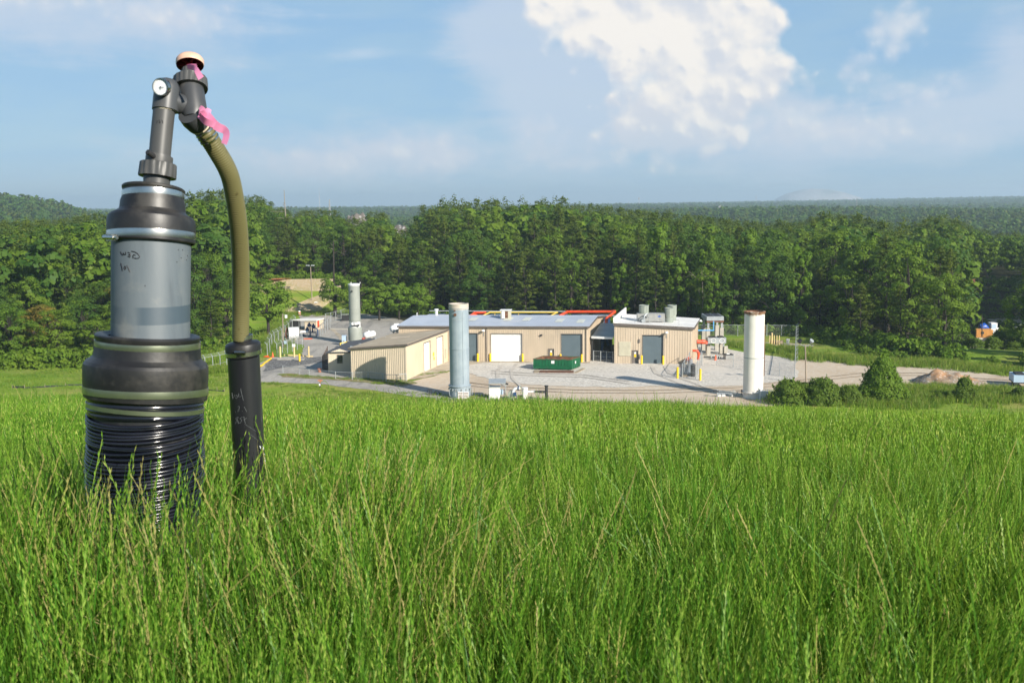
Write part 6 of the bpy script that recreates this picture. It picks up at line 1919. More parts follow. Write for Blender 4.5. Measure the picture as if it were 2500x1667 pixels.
mb = MB(); mb.rings([(hc + vax * .0, vax, 32.5 * pxm), (hc + vax * .006, vax, 33.5 * pxm), (hc + vax * .016, vax, 33 * pxm), (hc + vax * .024, vax, 29 * pxm), (hc + vax * .029, vax, 20 * pxm), (hc + vax * .031, vax, 6 * pxm)], 48, False, True); hw_ = mb.build('handwheel', cream, well, 50)
mb = MB(); mb.rings([(hc + vax * -.001, vax, 32.3 * pxm), (hc + vax * .006, vax, 30 * pxm), (hc + vax * .016, vax, 22 * pxm), (hc + vax * .018, vax, 4 * pxm)], 48, False, True)
for k in range(6):
    a = k * PI / 3; u = Vector((1, 0, 0)); u = (u - vax * u.dot(vax)).normalized(); w = vax.cross(u); d_ = u * math.cos(a) + w * math.sin(a)
    mb.hexa(hc + d_ * .006 - vax.cross(d_) * .002, d_ * .03, vax.cross(d_) * .004, vax * .017)
mb.build('underside', maroon, hw_, 40)
mb = MB(); mb.tube(vc(461.5, 185), hc + vax * .015, 9 * pxm, n=14); mb.build('stem', maroon, well, 40)
# outlet below the valve
O1 = B_ + Vector((0, .004, 0)); O2 = P(497, 319, 3.285)
oax = (O2 - O1).normalized()
mb = MB(); mb.rings([(O1 - oax * .03, oax, 30 * pxm), (O1 - oax * .005, oax, 31 * pxm), (O1 + oax * .022, oax, 28 * pxm), (O1 + oax * .0225, oax, 25 * pxm), (O2, oax, 22 * pxm)], 36); mb.build('outlet_adapter', pvc_dark, well, 40)
mb = MB(); q = O1 + oax * .027; mb.rings([(q, oax, 25.3 * pxm), (q + oax * .004, oax, 25.8 * pxm)], 36); mb.build('cement_bead', glue, well)
# label on the valve
mb = MB(); q = vc(488.5, 254); mb.hexa(q + Vector((-.002, -.012, -.035)), (.004, .006, 0), (.003, .02, 0), vax * .07); mb.build('label_strip', glue, well)

# ------------------------------------------------------------------ hose, riser pipe, ribbons
hp = [(496, 317, 3.283), (505, 330, 3.29), (529, 368, 3.32), (554, 412, 3.36), (567, 452, 3.40), (579, 524, 3.47), (585.5, 595, 3.54), (588, 680, 3.62), (588, 760, 3.68), (587, 826, 3.71)]
H = [P(*h) for h in hp]


def catmull(p, n=16):
    out = []
    for i in range(len(p) - 1):
        p0, p1, p2, p3 = p[max(i - 1, 0)], p[i], p[i + 1], p[min(i + 2, len(p) - 1)]
        for j in range(n):
            t = j / n
            out.append(.5 * ((2 * p1) + (p2 - p0) * t + (2 * p0 - 5 * p1 + 4 * p2 - p3) * t * t + (3 * p1 - p0 - 3 * p2 + p3) * t ** 3))
    return out + [p[-1]]


hs = catmull(H, 20)
# resample evenly and ripple the radius so that the hose is ribbed
L_ = [0]
for a, b in zip(hs, hs[1:]): L_.append(L_[-1] + (b - a).length)
n = 560
hr = []
for k in range(n):
    s = L_[-1] * k / (n - 1)
    i = max(0, min(len(L_) - 2, int(np.searchsorted(L_, s) - 1)))
    hr.append(hs[i].lerp(hs[i + 1], (s - L_[i]) / max(1e-9, L_[i + 1] - L_[i])))
hose = thing('flexible_hose', 'olive ribbed flexible hose curving from the valve down to the black riser pipe', 'hose', tuple(H[-1] - Vector((0, 0, .0))))
rr = [0.0285 + .0006 * math.cos(2 * PI * k / 5.0) for k in range(n)]
mb = MB(); mb.path(hr, rr, 28); mb.build('tube', hose_mat(), hose, 80)
mb = MB()
for k0 in (4, 12, 21):
    mb.path([hr[k0], hr[k0 + 3]], [.0312, .0312], 30)
mb.build('hose_clamp', steel, hose, 40)
Yr = 3.72
cxr = lambda py: 594.5 + (py - 870) / (1152 - 870) * 15.5
rz0 = hz(P(612, 1200, Yr).x, Yr)
rp = thing('riser_pipe', 'black plastic riser pipe with scrawled pale writing standing in the tall grass', 'riser pipe', (P(612, 1200, Yr).x, Yr, rz0))
C_ = lambda py, r: (P(cxr(py), py, Yr), Vector((-.075, -.03, 1)), r * Yr / FPX)
mb = MB(); mb.rings([C_(1420, 39), C_(1200, 39), C_(1000, 39), C_(872, 39)], 48); pb = mb.build('pipe', black_pipe, rp, 40)
mb = MB(); mb.rings([C_(869, 40), C_(868, 42.5), C_(858, 43), C_(842, 43), C_(838, 41.5), C_(835, 37), C_(833, 25), C_(831.5, 23.5), C_(818, 23.5), C_(817, 22.5)], 48); mb.build('rubber_cap', rubber, rp, 38)
mb = MB(); mb.rings([C_(866, 42.6), C_(865.5, 44), C_(856.5, 44), C_(856, 42.6)], 48, False, False); hcl = mb.build('hose_clamp', steel, rp, 30)
mb = MB(); q = P(588, 861, Yr - .068); mb.tube(q - Vector((.022, 0, 0)), q + Vector((.016, 0, 0)), .0075, n=10); mb.box(q + Vector((0, .004, 0)), (.022, .012, .016)); mb.build('clamp_screw', steel, hcl, 40)
mb = MB(); mb.rings([C_(828, 23.4), C_(827.6, 24.8), C_(818.6, 24.8), C_(818, 23.4)], 48, False, False); mb.build('hose_clamp', steel, rp, 30)
zr_ = lambda l: [[(540 + x / 5.6, 900 + y / 5.6) for x, y in s] for s in l]
L1 = [[(150, 330), (158, 415), (188, 355)], [(205, 362), (190, 385), (203, 410), (222, 390), (212, 362), (205, 362)], [(235, 335), (240, 385), (268, 380)], [(264, 270), (280, 350), (302, 432)],
      [(192, 588), (198, 592)], [(228, 516), (246, 512), (246, 545), (222, 584), (252, 574)], [(285, 578), (290, 580)], [(312, 520), (330, 552), (348, 590)],
      [(192, 754), (214, 704), (232, 660)], [(226, 662), (206, 666), (200, 690), (222, 702)], [(222, 702), (236, 750)], [(290, 660), (256, 678), (282, 704), (262, 744), (246, 738)], [(306, 652), (316, 700), (330, 745)], [(310, 700), (350, 672)]]
zx = lambda l: [[(px, py) for px, py in s] for s in zr_(l)]


def stroke2(parent, lines, mat, w, name): return stroke(parent, zx(lines), 0, 0, None, mat, name, w)


stroke2(pb, L1, chalk, .0011, 'lettering')
stroke2(pb, [[(330, 762), (400, 805), (470, 852)], [(395, 895), (450, 938), (512, 985)], [(545, 640), (552, 720)]], chalk, .0008, 'scratch')
mb = MB()
for (x, y, w, h) in ((535, 1075, 20, 40), (575, 1085, 16, 55), (600, 1250, 9, 80), (592, 1180, 10, 40)):
    px, py = 540 + x / 5.6, 900 + y / 5.6
    d = (px - cxr(py)) * Yr / FPX; R2 = 39.3 * Yr / FPX; y_ = Yr - math.sqrt(max(1e-6, R2 * R2 - d * d))
    c = P(px, py, y_ - .0004); ww, hh = w / 5.6 * Yr / FPX, h / 5.6 * Yr / FPX
    mb.path([c + Vector((-ww * .4, 0, hh * .5)), c + Vector((ww * .2, 0, hh * .2)), c + Vector((-ww * .1, 0, -hh * .2)), c + Vector((ww * .3, 0, -hh * .5))], [ww * .25, ww * .42, ww * .36, ww * .15], 6)
mb.build('paint_splash', surf('white_paint_splash', (.75, .78, .80), None, rough=.5), pb, 60)


def ribbon(label, strips, loc):
    t = thing('flagging_ribbon', label, 'ribbon', loc, 'pink ribbons tied to the wellhead')
    for pts, w, tw in strips:
        c = catmull([P(*p) for p in pts], 8)
        vs, fs = [], []
        n_ = len(c)
        for i, p in enumerate(c):
            d = (c[min(i + 1, n_ - 1)] - c[max(i - 1, 0)]).normalized()
            s0 = d.cross(Vector((0, -1, 0))).normalized()
            a = tw[0] + (tw[1] - tw[0]) * i / (n_ - 1)
            s = s0 * math.cos(a) + d.cross(s0) * math.sin(a)
            ww = w[0] + (w[1] - w[0]) * i / (n_ - 1)
            vs += [p + s * ww / 2, p - s * ww / 2]
        for i in range(n_ - 1): fs.append((2 * i, 2 * i + 1, 2 * i + 3, 2 * i + 2))
        mb = MB(); mb.add(vs, fs); o = mb.build('strip', tape_pink, t)
        md = o.modifiers.new('thick', 'SOLIDIFY'); md.thickness = .0003
    return t


ribbon('short pink ribbon tied round the stem under the handwheel', [([(458, 164, 3.170), (474, 166, 3.145), (482, 176, 3.135), (491, 192, 3.130)], (.014, .019), (.5, .1)), ([(457, 163, 3.175), (466, 162, 3.160), (481, 163, 3.155)], (.009, .016), (.2, .5))], tuple(P(470, 170, 3.155)))
ribbon('long pink ribbon fluttering from the hose neck of the wellhead', [([(486, 276, 3.200), (497, 281, 3.195), (510, 290, 3.195), (521, 302, 3.200), (533, 311, 3.205), (548, 318, 3.210), (553, 330, 3.210), (547, 352, 3.210)], (.034, .022), (.1, .5)),
                                                                                   ([(488, 262, 3.200), (493, 268, 3.195), (496, 276, 3.195)], (.012, .03), (.2, .3)), ([(495, 285, 3.195), (505, 276, 3.190), (511, 266, 3.190)], (.034, .012), (.2, .6)), ([(487, 283, 3.195), (500, 296, 3.190), (515, 302, 3.195), (524, 306, 3.200)], (.03, .018), (.9, .2))], tuple(P(492, 285, 3.195)))
# ------------------------------------------------------------------ foliage generators
def quads(cen, nor, size, r, asp=1.0, jit=.25):
    N = len(cen)
    nor = nor / np.maximum(np.linalg.norm(nor, axis=1, keepdims=True), 1e-6)
    ref = r.normal(size=(N, 3))
    u = np.cross(nor, ref); u /= np.maximum(np.linalg.norm(u, axis=1, keepdims=True), 1e-6)
    w = np.cross(nor, u)
    s = np.asarray(size).reshape(-1, 1) * (0.7 + .6 * r.random((N, 1)))
    co = []
    for a, b in ((-1, -.55), (.1, -1), (1, .45), (-.15, 1)):
        co.append(cen + u * s * .5 * (a + r.uniform(-jit, jit, (N, 1))) * asp + w * s * .5 * (b + r.uniform(-jit, jit, (N, 1))))
    V = np.stack(co, 1).reshape(-1, 3)
    return V, np.arange(N * 4).reshape(N, 4)


def sphere_pts(n, r):
    v = r.normal(size=(n, 3))
    return v / np.linalg.norm(v, axis=1, keepdims=True)


def join(l):
    V, Fq, off = [], [], 0
    for v, f in l:
        V.append(v); Fq.append(f + off); off += len(v)
    return np.concatenate(V), np.concatenate(Fq)


def pine_geo(h, seed, dens=1.0, low=.22, spread=3.1):
    r = np.random.default_rng(seed)
    tr = MB(); n = 9
    bend = r.normal(0, .12, (n, 2)).cumsum(0); bend[0] = 0
    ax = [(bend[i, 0], bend[i, 1], h * i / (n - 1) * .97) for i in range(n)]
    tr.path([(p[0], p[1], p[2] - .4 * (i == 0)) for i, p in enumerate(ax)], [.24 * (1 - .88 * i / (n - 1)) * h / 20 + .02 for i in range(n)], 7)
    at_ = lambda z: (np.interp(z, [p[2] for p in ax], [p[0] for p in ax]), np.interp(z, [p[2] for p in ax], [p[1] for p in ax]))
    C, Nn, S = [], [], []
    z = h * low
    while z < h * .97:
        t = (z - h * low) / (h * (1 - low))
        for k in range(r.integers(3, 6)):
            if r.random() < .13: continue
            a = r.random() * 6.283
            L = spread * (1 - t ** 1.6) * r.uniform(.55, 1.1) * h / 20 + .5
            if t < .15: L *= .75
            up = r.uniform(.0, .35) + .25 * t
            x0, y0 = at_(z)
            d = np.array([math.cos(a), math.sin(a), up])
            e = np.array([x0, y0, z]) + d * L
            if L > 1.0: tr.tube((x0, y0, z), tuple(e), .045, .015, 3, caps=False)
            for q in ((.5, .8, 1.02) if L > 1.4 else (.75, 1.0)):
                c = np.array([x0, y0, z]) + d * L * q + r.normal(0, .12, 3)
                m = int(13 * dens)
                rad = r.uniform(.45, .8) * (h / 20) ** .5
                o = sphere_pts(m, r) * r.random((m, 1)) ** .5 * np.array([rad, rad, rad * .42])
                C.append(c + o); nn = sphere_pts(m, r) * .5; nn[:, 2] += .85; nn += o * .9 + np.array([math.cos(a), math.sin(a), 0]) * .35; Nn.append(nn); S.append(np.full(m, .36))
        z += r.uniform(.5, .95) * h / 20
    for k in range(6):
        x0, y0 = at_(h); m = int(12 * dens); o = sphere_pts(m, r) * np.array([.45, .45, .5]); C.append(np.array([x0, y0, h - .25 * k]) + o * (1 + .2 * k)); Nn.append(o + [0, 0, .3]); S.append(np.full(m, .34))
    V, Fq = quads(np.concatenate(C), np.concatenate(Nn), np.concatenate(S), r, .8)
    return tr, V, Fq


def broad_geo(h, w, seed, dens=1.0, size=.38, base=.28, lobes=52, columnar=0.0, droop=0.0):
    r = np.random.default_rng(seed)
    tr = MB()
    tr.path([(0, 0, -.4), (.05, .02, h * .2), (r.normal(0, .15), r.normal(0, .15), h * .45), (r.normal(0, .25), r.normal(0, .25), h * .8)], [.022 * h + .03, .018 * h + .02, .012 * h + .02, .03], 7)
    C, Nn, S = [], [], []
    zc, zr_ = h * (1 + base) / 2, h * (1 - base) / 2
    for k in range(lobes):
        v = sphere_pts(1, r)[0]
        rr = r.uniform(.45, 1.0) ** .6
        prof = 1.0
        c = np.array([v[0] * w * rr * prof, v[1] * w * rr * prof, zc + v[2] * zr_ * rr * .93])
        c[:2] *= 1 + r.uniform(-.15, .18)
        rad = r.uniform(.55, 1.0) * (w * .30 + .12)
        if columnar: rad *= .9; c[2] = h * r.uniform(.05, .98); c[:2] *= (1.05 - (c[2] / h) ** 2 * .5)
        if rr > .5 and r.random() < .45: tr.path([(0, 0, h * r.uniform(.2, .5)), tuple(c * [.5, .5, .85]), tuple(c)], [.006 * h, .004 * h, .01], 4, False)
        m = int(64 * dens)
        o = sphere_pts(m, r); o[:, 2] = np.abs(o[:, 2]) * np.where(r.random(m) < .78, 1, -1)
        sh = o * rad * r.uniform(.72, 1.08, (m, 1)) * np.array([1, 1, .72 + .9 * droop])
        C.append(c + sh); nn = o * 1.1 + v * .45 + r.normal(0, .26, (m, 3)); nn[:, 2] += .3; Nn.append(nn); S.append(np.full(m, size))
    V, Fq = quads(np.concatenate(C), np.concatenate(Nn), np.concatenate(S), r)
    return tr, V, Fq


def tree_proto(name, geo, leaf, label, cat='tree', bark='bark', crown='crown'):
    tr, V, Fq = geo
    root = thing(name, label, cat)
    t = tr.build('trunk', M[bark], root, 60)
    me = np_mesh(crown, V, Fq, M[leaf])
    c = bpy.data.objects.new(crown, me); link(c); c.parent = root
    return root, [t, c]


PROTO = {
    'pine': [tree_proto('pine_tree', pine_geo(20, s, 1.35, lo, sp), 'pine', 'p') for s, lo, sp in ((1, .10, 4.3), (2, .16, 3.9), (3, .06, 4.6), (4, .22, 3.7))],
    'broad': [tree_proto('broadleaf_tree', broad_geo(18, w, s, 1.5, .35, b), 'broad', 'b') for s, w, b in ((11, 4.8, .06), (12, 5.3, .1), (13, 4.4, .03))],
    'dark': [tree_proto('broadleaf_tree', broad_geo(18, w, s, 1.5, .35, b), 'broad_dark', 'b') for s, w, b in ((14, 4.9, .05), (15, 5.4, .1))],
    'bronze': [tree_proto('broadleaf_tree', broad_geo(14, 4.4, 16, 1.4, .33, .06), 'bronze', 'b')],
    'vine': [tree_proto('vine_covered_tree', broad_geo(18, w, s, 1.4, .38, .02, 66, 1, .8), 'vine', 'v') for s, w in ((21, 2.6), (22, 3.1))],
}
used = set()


def place(kind, idx, x, y, h, label, group, rz=None, wide=1.0):
    root, kids = PROTO[kind][idx % len(PROTO[kind])]
    H0 = {'pine': 20, 'broad': 18, 'dark': 18, 'bronze': 14, 'vine': 18}[kind]
    s = h / H0
    rz = rng.uniform(0, 6.28) if rz is None else rz
    z = hz(x, y) - .1
    key = (kind, idx % len(PROTO[kind]))
    if key not in used:
        used.add(key)
        root.location = (x, y, z); root.rotation_euler = (0, 0, rz); root.scale = (s * wide, s * wide, s)
        root['label'] = label; root['group'] = group
        return root
    return dup(root, kids, (x, y, z), rz, (s * wide, s * wide, s), label, group)


# skyline of the woods on the photo, px -> py (full size photo pixels)
SKY = [(-200, 545), (0, 548), (60, 548), (150, 545), (245, 532), (300, 540), (440, 512), (470, 500), (500, 474), (540, 474), (575, 486), (600, 486), (650, 490), (690, 515), (720, 524), (835, 522), (852, 540), (898, 540), (915, 526), (945, 530),
       (960, 566), (1014, 566), (1032, 514), (1080, 500), (1190, 498), (1290, 496), (1370, 492), (1410, 500), (1450, 512), (1520, 520), (1600, 528), (1700, 536), (1780, 548), (1860, 552), (1950, 550), (2020, 530), (2080, 534), (2150, 558),
       (2230, 560), (2285, 532), (2330, 545), (2390, 562), (2420, 575), (2500, 570), (2800, 570)]


def px_of(x, y): return 1250 + FPX * math.tan(math.atan2(x, y)) * 1.0


def sky_z(x, y):
    px = px_of(x, y)
    return Zat(px, float(lerp_table(px, SKY)), y)


cands = []
gx_ = np.arange(-260, 240, 7.6)
for ix, x in enumerate(gx_):
    for iy, y in enumerate(np.arange(165, 430, 7.2)):
        xx = x + rng.uniform(-2.7, 2.7) + (iy % 2) * 3.8; yy = y + rng.uniform(-2.6, 2.6)
        az = math.atan2(xx, yy); D = math.hypot(xx, yy)
        if abs(az) > .53: continue
        f = float(lerp_table(az, FRONT))
        if D < f + 2: continue
        if .395 < az < .455 and D < 300 and abs(xx - math.tan(.4275) * yy) < 8.5: continue
        if az > .43 and 204 < D < 300: continue
        if .397 < az < .452 and D < 352: continue      # gap with the lane on the right
        if .403 < az < .448 and D < 250: continue
        cands.append((D - f, az, xx, yy, D))
cands.sort()
# thin the deep rows: they are only seen as tops
keep, far_pts = [], []
for c in cands:
    if c[0] < 34 or (c[0] < 75 and rng.random() < .55): keep.append(c)
    else: far_pts.append(c)
NEAR = 262
keep, rest = keep[:NEAR], keep[NEAR:]
far_pts += rest


def tree_for(az, d, i):
    px = 1250 + FPX * math.tan(az)
    u = rng.random()
    if px < 330:
        if d < 24: k = 'broad' if u < .5 else ('dark' if u < .7 else ('pine' if u < .95 else 'bronze'))
        elif d < 80: k = 'bronze' if (d < 45 and u < .13) else ('dark' if u < .75 else 'broad')
        else: k = 'pine' if u < .7 else 'dark'
        where = 'on the wooded rise at the left edge'
    elif px < 760:
        k = 'broad' if u < .35 else ('dark' if u < .7 else 'pine')
        where = 'on the wooded bank behind the riser pipe and hose'
    elif px < 1500:
        k = 'pine' if u < .66 else ('dark' if u < .84 else 'broad')
        where = 'in the tall woods behind the long metal building'
    elif px < 1980:
        k = 'vine' if (u < .38 and d < 30) else ('dark' if u < .6 else ('broad' if u < .8 else 'pine'))
        where = 'in the tangled woods behind the white stack'
    else:
        k = 'pine' if u < .36 else ('dark' if u < .66 else ('broad' if u < .92 else 'vine'))
        where = 'in the woods beyond the tan dirt road'
    return k, where


LAB = {'pine': 'dark green pine with layered boughs ', 'broad': 'mid green rounded broadleaf tree ', 'dark': 'deep green dense broadleaf tree ', 'bronze': 'bronze tinged broadleaf tree ', 'vine': 'bright green vine smothered tree '}
GRP = {'pine': 'pines ', 'broad': 'mid green trees ', 'dark': 'deep green trees ', 'bronze': 'bronze tinged trees ', 'vine': 'vine smothered trees '}
for i, (d, az, x, y, D) in enumerate(keep):
    k, where = tree_for(az, d, i)
    px = px_of(x, y)
    cap = sky_z(x, y) - hz(x, y)
    h = rng.uniform(16, 22.5) if k != 'bronze' else rng.uniform(11, 14)
    if px < 330: h = rng.uniform(8.5, 11.5) if d < 22 else (rng.uniform(9, 12.5) if d < 62 else rng.uniform(16, 21))
    elif px < 760: h *= .5 + .5 * min(1, d / 45)
    elif d < 16: h *= rng.uniform(.6, .88)
    elif px > 1980 and d < 14: h *= rng.uniform(.55, .9)
    h = min(h, cap * rng.uniform(.90, 1.0)) if cap > 6 else 6
    if d > 60 and cap < 34: h = max(h, cap * rng.uniform(.86, .99))
    h = max(5.0, min(h, 30))
    place(k, rng.randrange(4), x, y, h, LAB[k] + where, GRP[k] + where, wide=min(1.9, (18 / max(h, 8)) ** .35))

# single trees the photo shows apart from the woods
U = [('broad', 0, (655, 822), 11.6, 'bright green rounded young tree left of the equipment pad', 1.25, 'young'), ('broad', 1, (820, 772), 9.8, 'bright green lot tree left of the grey-green stack', 1.1, 'young'),
     ('broad', 2, (926, 782), 8.8, 'spreading bright green lot tree with a forked pale trunk right of the grey-green stack', 1.25, 'young'), ('broad', 0, (975, 781), 8.6, 'bright green lot tree nearest the left end of the grey roof', 1.15, 'young'),
     ('broad', 1, (1020, 778), 8.4, 'bright green lot tree half behind the grey roof', 1.1, 'young')]
YP = [tree_proto('young_tree', broad_geo(9, w, s, 1.3, .27, .22, 52), 'young', 'y') for s, w in ((31, 2.9), (32, 3.2), (33, 3.0))]
for i, (k, j, pp, h, lab, wd, _) in enumerate(U):
    x, y = G(*pp)
    root, kids = YP[i % 3]
    s = h / 9
    if i < 3:
        root.location = (x, y, hz(x, y)); root.scale = (s * wd, s * wd, s); root['label'] = lab; root['group'] = 'young trees around the car park'
    else: dup(root, kids, (x, y, hz(x, y)), 1.3 * i, (s * wd, s * wd, s), lab, 'young trees around the car park')
# lone cone shaped bush, shrubs
def hull_geo(h, w, prof, n, size, seed, lump=.22):
    """leafy surface of revolution with lumps; prof(t) -> relative radius"""
    r = np.random.default_rng(seed)
    t = r.random(n) ** .8; a = r.random(n) * 6.283
    L = vnoise(a * 2.2, t * 6, 1.0, seed) + .6 * vnoise(a * 5, t * 14, 1.0, seed + 1)
    R_ = w * np.array([prof(x) for x in t]) * (1 - lump + lump * 1.5 * L) * (1 - .22 * r.random(n) ** 2)
    C = np.column_stack([np.cos(a) * R_, np.sin(a) * R_, t * h * (1 + .05 * r.normal(size=n))])
    Nn = np.column_stack([np.cos(a), np.sin(a), np.full(n, .45)]) + r.normal(0, .5, (n, 3))
    cs, ns = [C], [Nn]
    for k in range(int(n / 70)):           # leafy shoots that break the outline
        i = r.integers(n); d = Nn[i] / np.linalg.norm(Nn[i]) * .7 + np.array([0, 0, .75]); m = 9
        q = C[i] + d * np.linspace(0, 1, m)[:, None] * r.uniform(.2, .55) * (w / 2.2) + r.normal(0, .045, (m, 3))
        cs.append(q); ns.append(r.normal(0, 1, (m, 3)) + [0, 0, .6])
    C, Nn = np.concatenate(cs), np.concatenate(ns)
    V, Fq = quads(C, Nn, np.full(len(C), size), r)
    tr = MB(); tr.path([(0, 0, -.3), (.03, 0, h * .4), (0, .03, h * .8)], [.1, .07, .02], 6)
    for k in range(9): b = k * .7; tr.path([(0, 0, h * .08 * k), (math.cos(b) * w * .5, math.sin(b) * w * .5, h * (.1 + .08 * k))], [.03, .01], 4, False)
    return tr, V, Fq


cone = lambda t: max(.04, (1 - t ** 1.5)) * (.86 + .3 * min(1, t * 5)) if t > .0 else .8
dome = lambda t: math.sqrt(max(.02, 1 - (t * .98) ** 2.4))
RB = tree_proto('round_bush', hull_geo(6.2, 2.75, cone, 9000, .24, 41), 'young', 'dense cone shaped bright green bush beside the tan dirt road', 'bush', crown='foliage')
p = P(2153, 985, 139); RB[0].location = (p.x, 139, YARD - .2)
hb = Zat(2153, 862, 139) - YARD
RB[0].scale = (1.03, 1.03, hb / 6.2 * .98)
SP = [tree_proto('shrub', hull_geo(3.2, 2.0, dome, 5200, .19, s, .38), 'shrub', 's', 'shrub', crown='foliage') for s in (51, 52, 53)]
SH = [(1925, 928, 3.6, 137.5, 'leftmost dark shrub under the two lamp pole'), (1962, 935, 3.4, 138.5, 'dark shrub at the foot of the two lamp pole'), (2010, 925, 4.0, 137.5, 'broad dark shrub between the lamp pole and the cone shaped bush'), (2075, 943, 3.2, 137.5, 'small round shrub touching the left of the cone shaped bush'),
      (2357, 922, 3.9, 138.5, 'pointed dark shrub in front of the rubble heap'), (2318, 955, 2.2, 138.5, 'low shrub left of the pointed dark shrub'), (2292, 958, 1.8, 138, 'little pointed sapling before the rubble heap'), (2492, 945, 2.6, 139, 'leafy shrub before the pale blue generator'), (2030, 941, 2.9, 140.5, 'shrub half hidden behind the broad dark shrub'),
      (2225, 968, 1.7, 138.5, 'low shrub right of the cone shaped bush')]
for i, (px, py, h, Y, lab) in enumerate(SH):
    tp = P(px, py, Y); h = max(1.0, (tp.z - YARD + .1) * .95)
    root, kids = SP[i % 3]; s = h / 3.2
    w = s * (1.12 if h > 3 else 1.2)
    if 'pointed' in lab: w *= .62
    if i < 3: root.location = (tp.x, Y, YARD - .1); root.scale = (w, w, s); root['label'] = lab; root['group'] = 'shrubs along the dirt road'
    else: dup(root, kids, (tp.x, Y, YARD - .1), i * 1.1, (w, w, s), lab, 'shrubs along the dirt road')
for px, py, Y, w, lab in ((2380, 828, 196, 1.2, 'leafy thicket below the left end of the orange-yellow container'), (2425, 826, 199, 1.1, 'leafy thicket below the right end of the orange-yellow container'), (2452, 806, 204, .9, 'tall thicket between the truck cab and the white car roof'), (2478, 838, 197, 1.2, 'thicket under the white car roof'), (2502, 800, 200, 1.0, 'thicket at the right edge hiding a white vehicle')):
    tp = P(px, py, Y); z = hz(tp.x, Y); s = (tp.z - z) / 3.1
    dup(SP[0][0], SP[0][1], (tp.x, Y, z), px * .7, (max(.8, s * w), max(.8, s * w), s), lab, 'thickets in the gap by the lane')
x, y = P(2510, 800, 181).x, 181
place('broad', 1, x, y, Zat(2500, 680, 181) - YARD, 'tall leafy tree at the right edge beside the gap with the container', 'trees beside the gap')
# bare dead branches in the vine trees
def dead(name, label, x, y, h, seed, spread=1.0, thick=.16):
    r = random.Random(seed)
    t = thing(name, label, 'dead tree', (x, y, hz(x, y)))
    mb = MB(); z0 = hz(x, y)
    mb.path([(x, y, z0), (x + .2, y, z0 + h * .5), (x - .1, y, z0 + h)], [thick, thick * .7, thick * .25], 7)
    mb.build('trunk', M['deadwood'], t, 60)
    for k in range(9):
        a = r.uniform(0, 6.28); zz = z0 + h * r.uniform(.3, .95)
        L = spread * r.uniform(2.2, 4.6)
        mb = MB()
        p0 = Vector((x, y, zz)); d = Vector((math.cos(a), -abs(math.sin(a)) * .6 - .2, r.uniform(-.05, .6))).normalized()
        p = [p0]
        for j in range(5): d = (d + Vector((r.uniform(-.3, .3), r.uniform(-.3, .3), r.uniform(-.25, .3)))).normalized(); p.append(p[-1] + d * L / 5)
        mb.path(p, [.062 - .0105 * j for j in range(6)], 5)
        for j in (2, 3, 4):
            e = p[j]; d2 = (d + Vector((r.uniform(-.9, .9), r.uniform(-.5, .5), r.uniform(-.6, .9)))).normalized()
            mb.path([e, e + d2 * L * .18, e + d2 * L * .33 + Vector((0, 0, r.uniform(-.3, .3)))], [.032, .02, .01], 4)
        mb.build('branch', M['deadwood'], t, 60)


p = P(1715, 700, 220); dead('dead_tree', 'bleached bare branches spreading in the dark hollow behind the cooler', p.x, 220.5, 12.5, 5, 1.1, .09)
p = P(717, 540, 330); dead('dead_tree', 'pale dead snag standing above the trees left of the tall thin mast', p.x, 318, 23, 12, 1.2, .3)
p = P(825, 560, 260); t = thing('bare_trunk', 'tall straight bare pine trunk rising left of the grey-green stack', 'tree', (p.x, 251, YARD)); mb = MB(); mb.tube((p.x, 251, YARD), (p.x + .3, 251, Zat(825, 590, 251)), .26, .15, 8); mb.build('trunk', M['bark'], t, 60)
mb = MB(); q = Zat(825, 590, 251)
for k in range(5): mb.path([(p.x + .2, 251, q - k * .9), (p.x + .2 + math.cos(k * 2) * 1.2, 250.5, q - k * .9 + .4)], [.05, .02], 4)
mb.build('branch', M['deadwood'], t, 60)


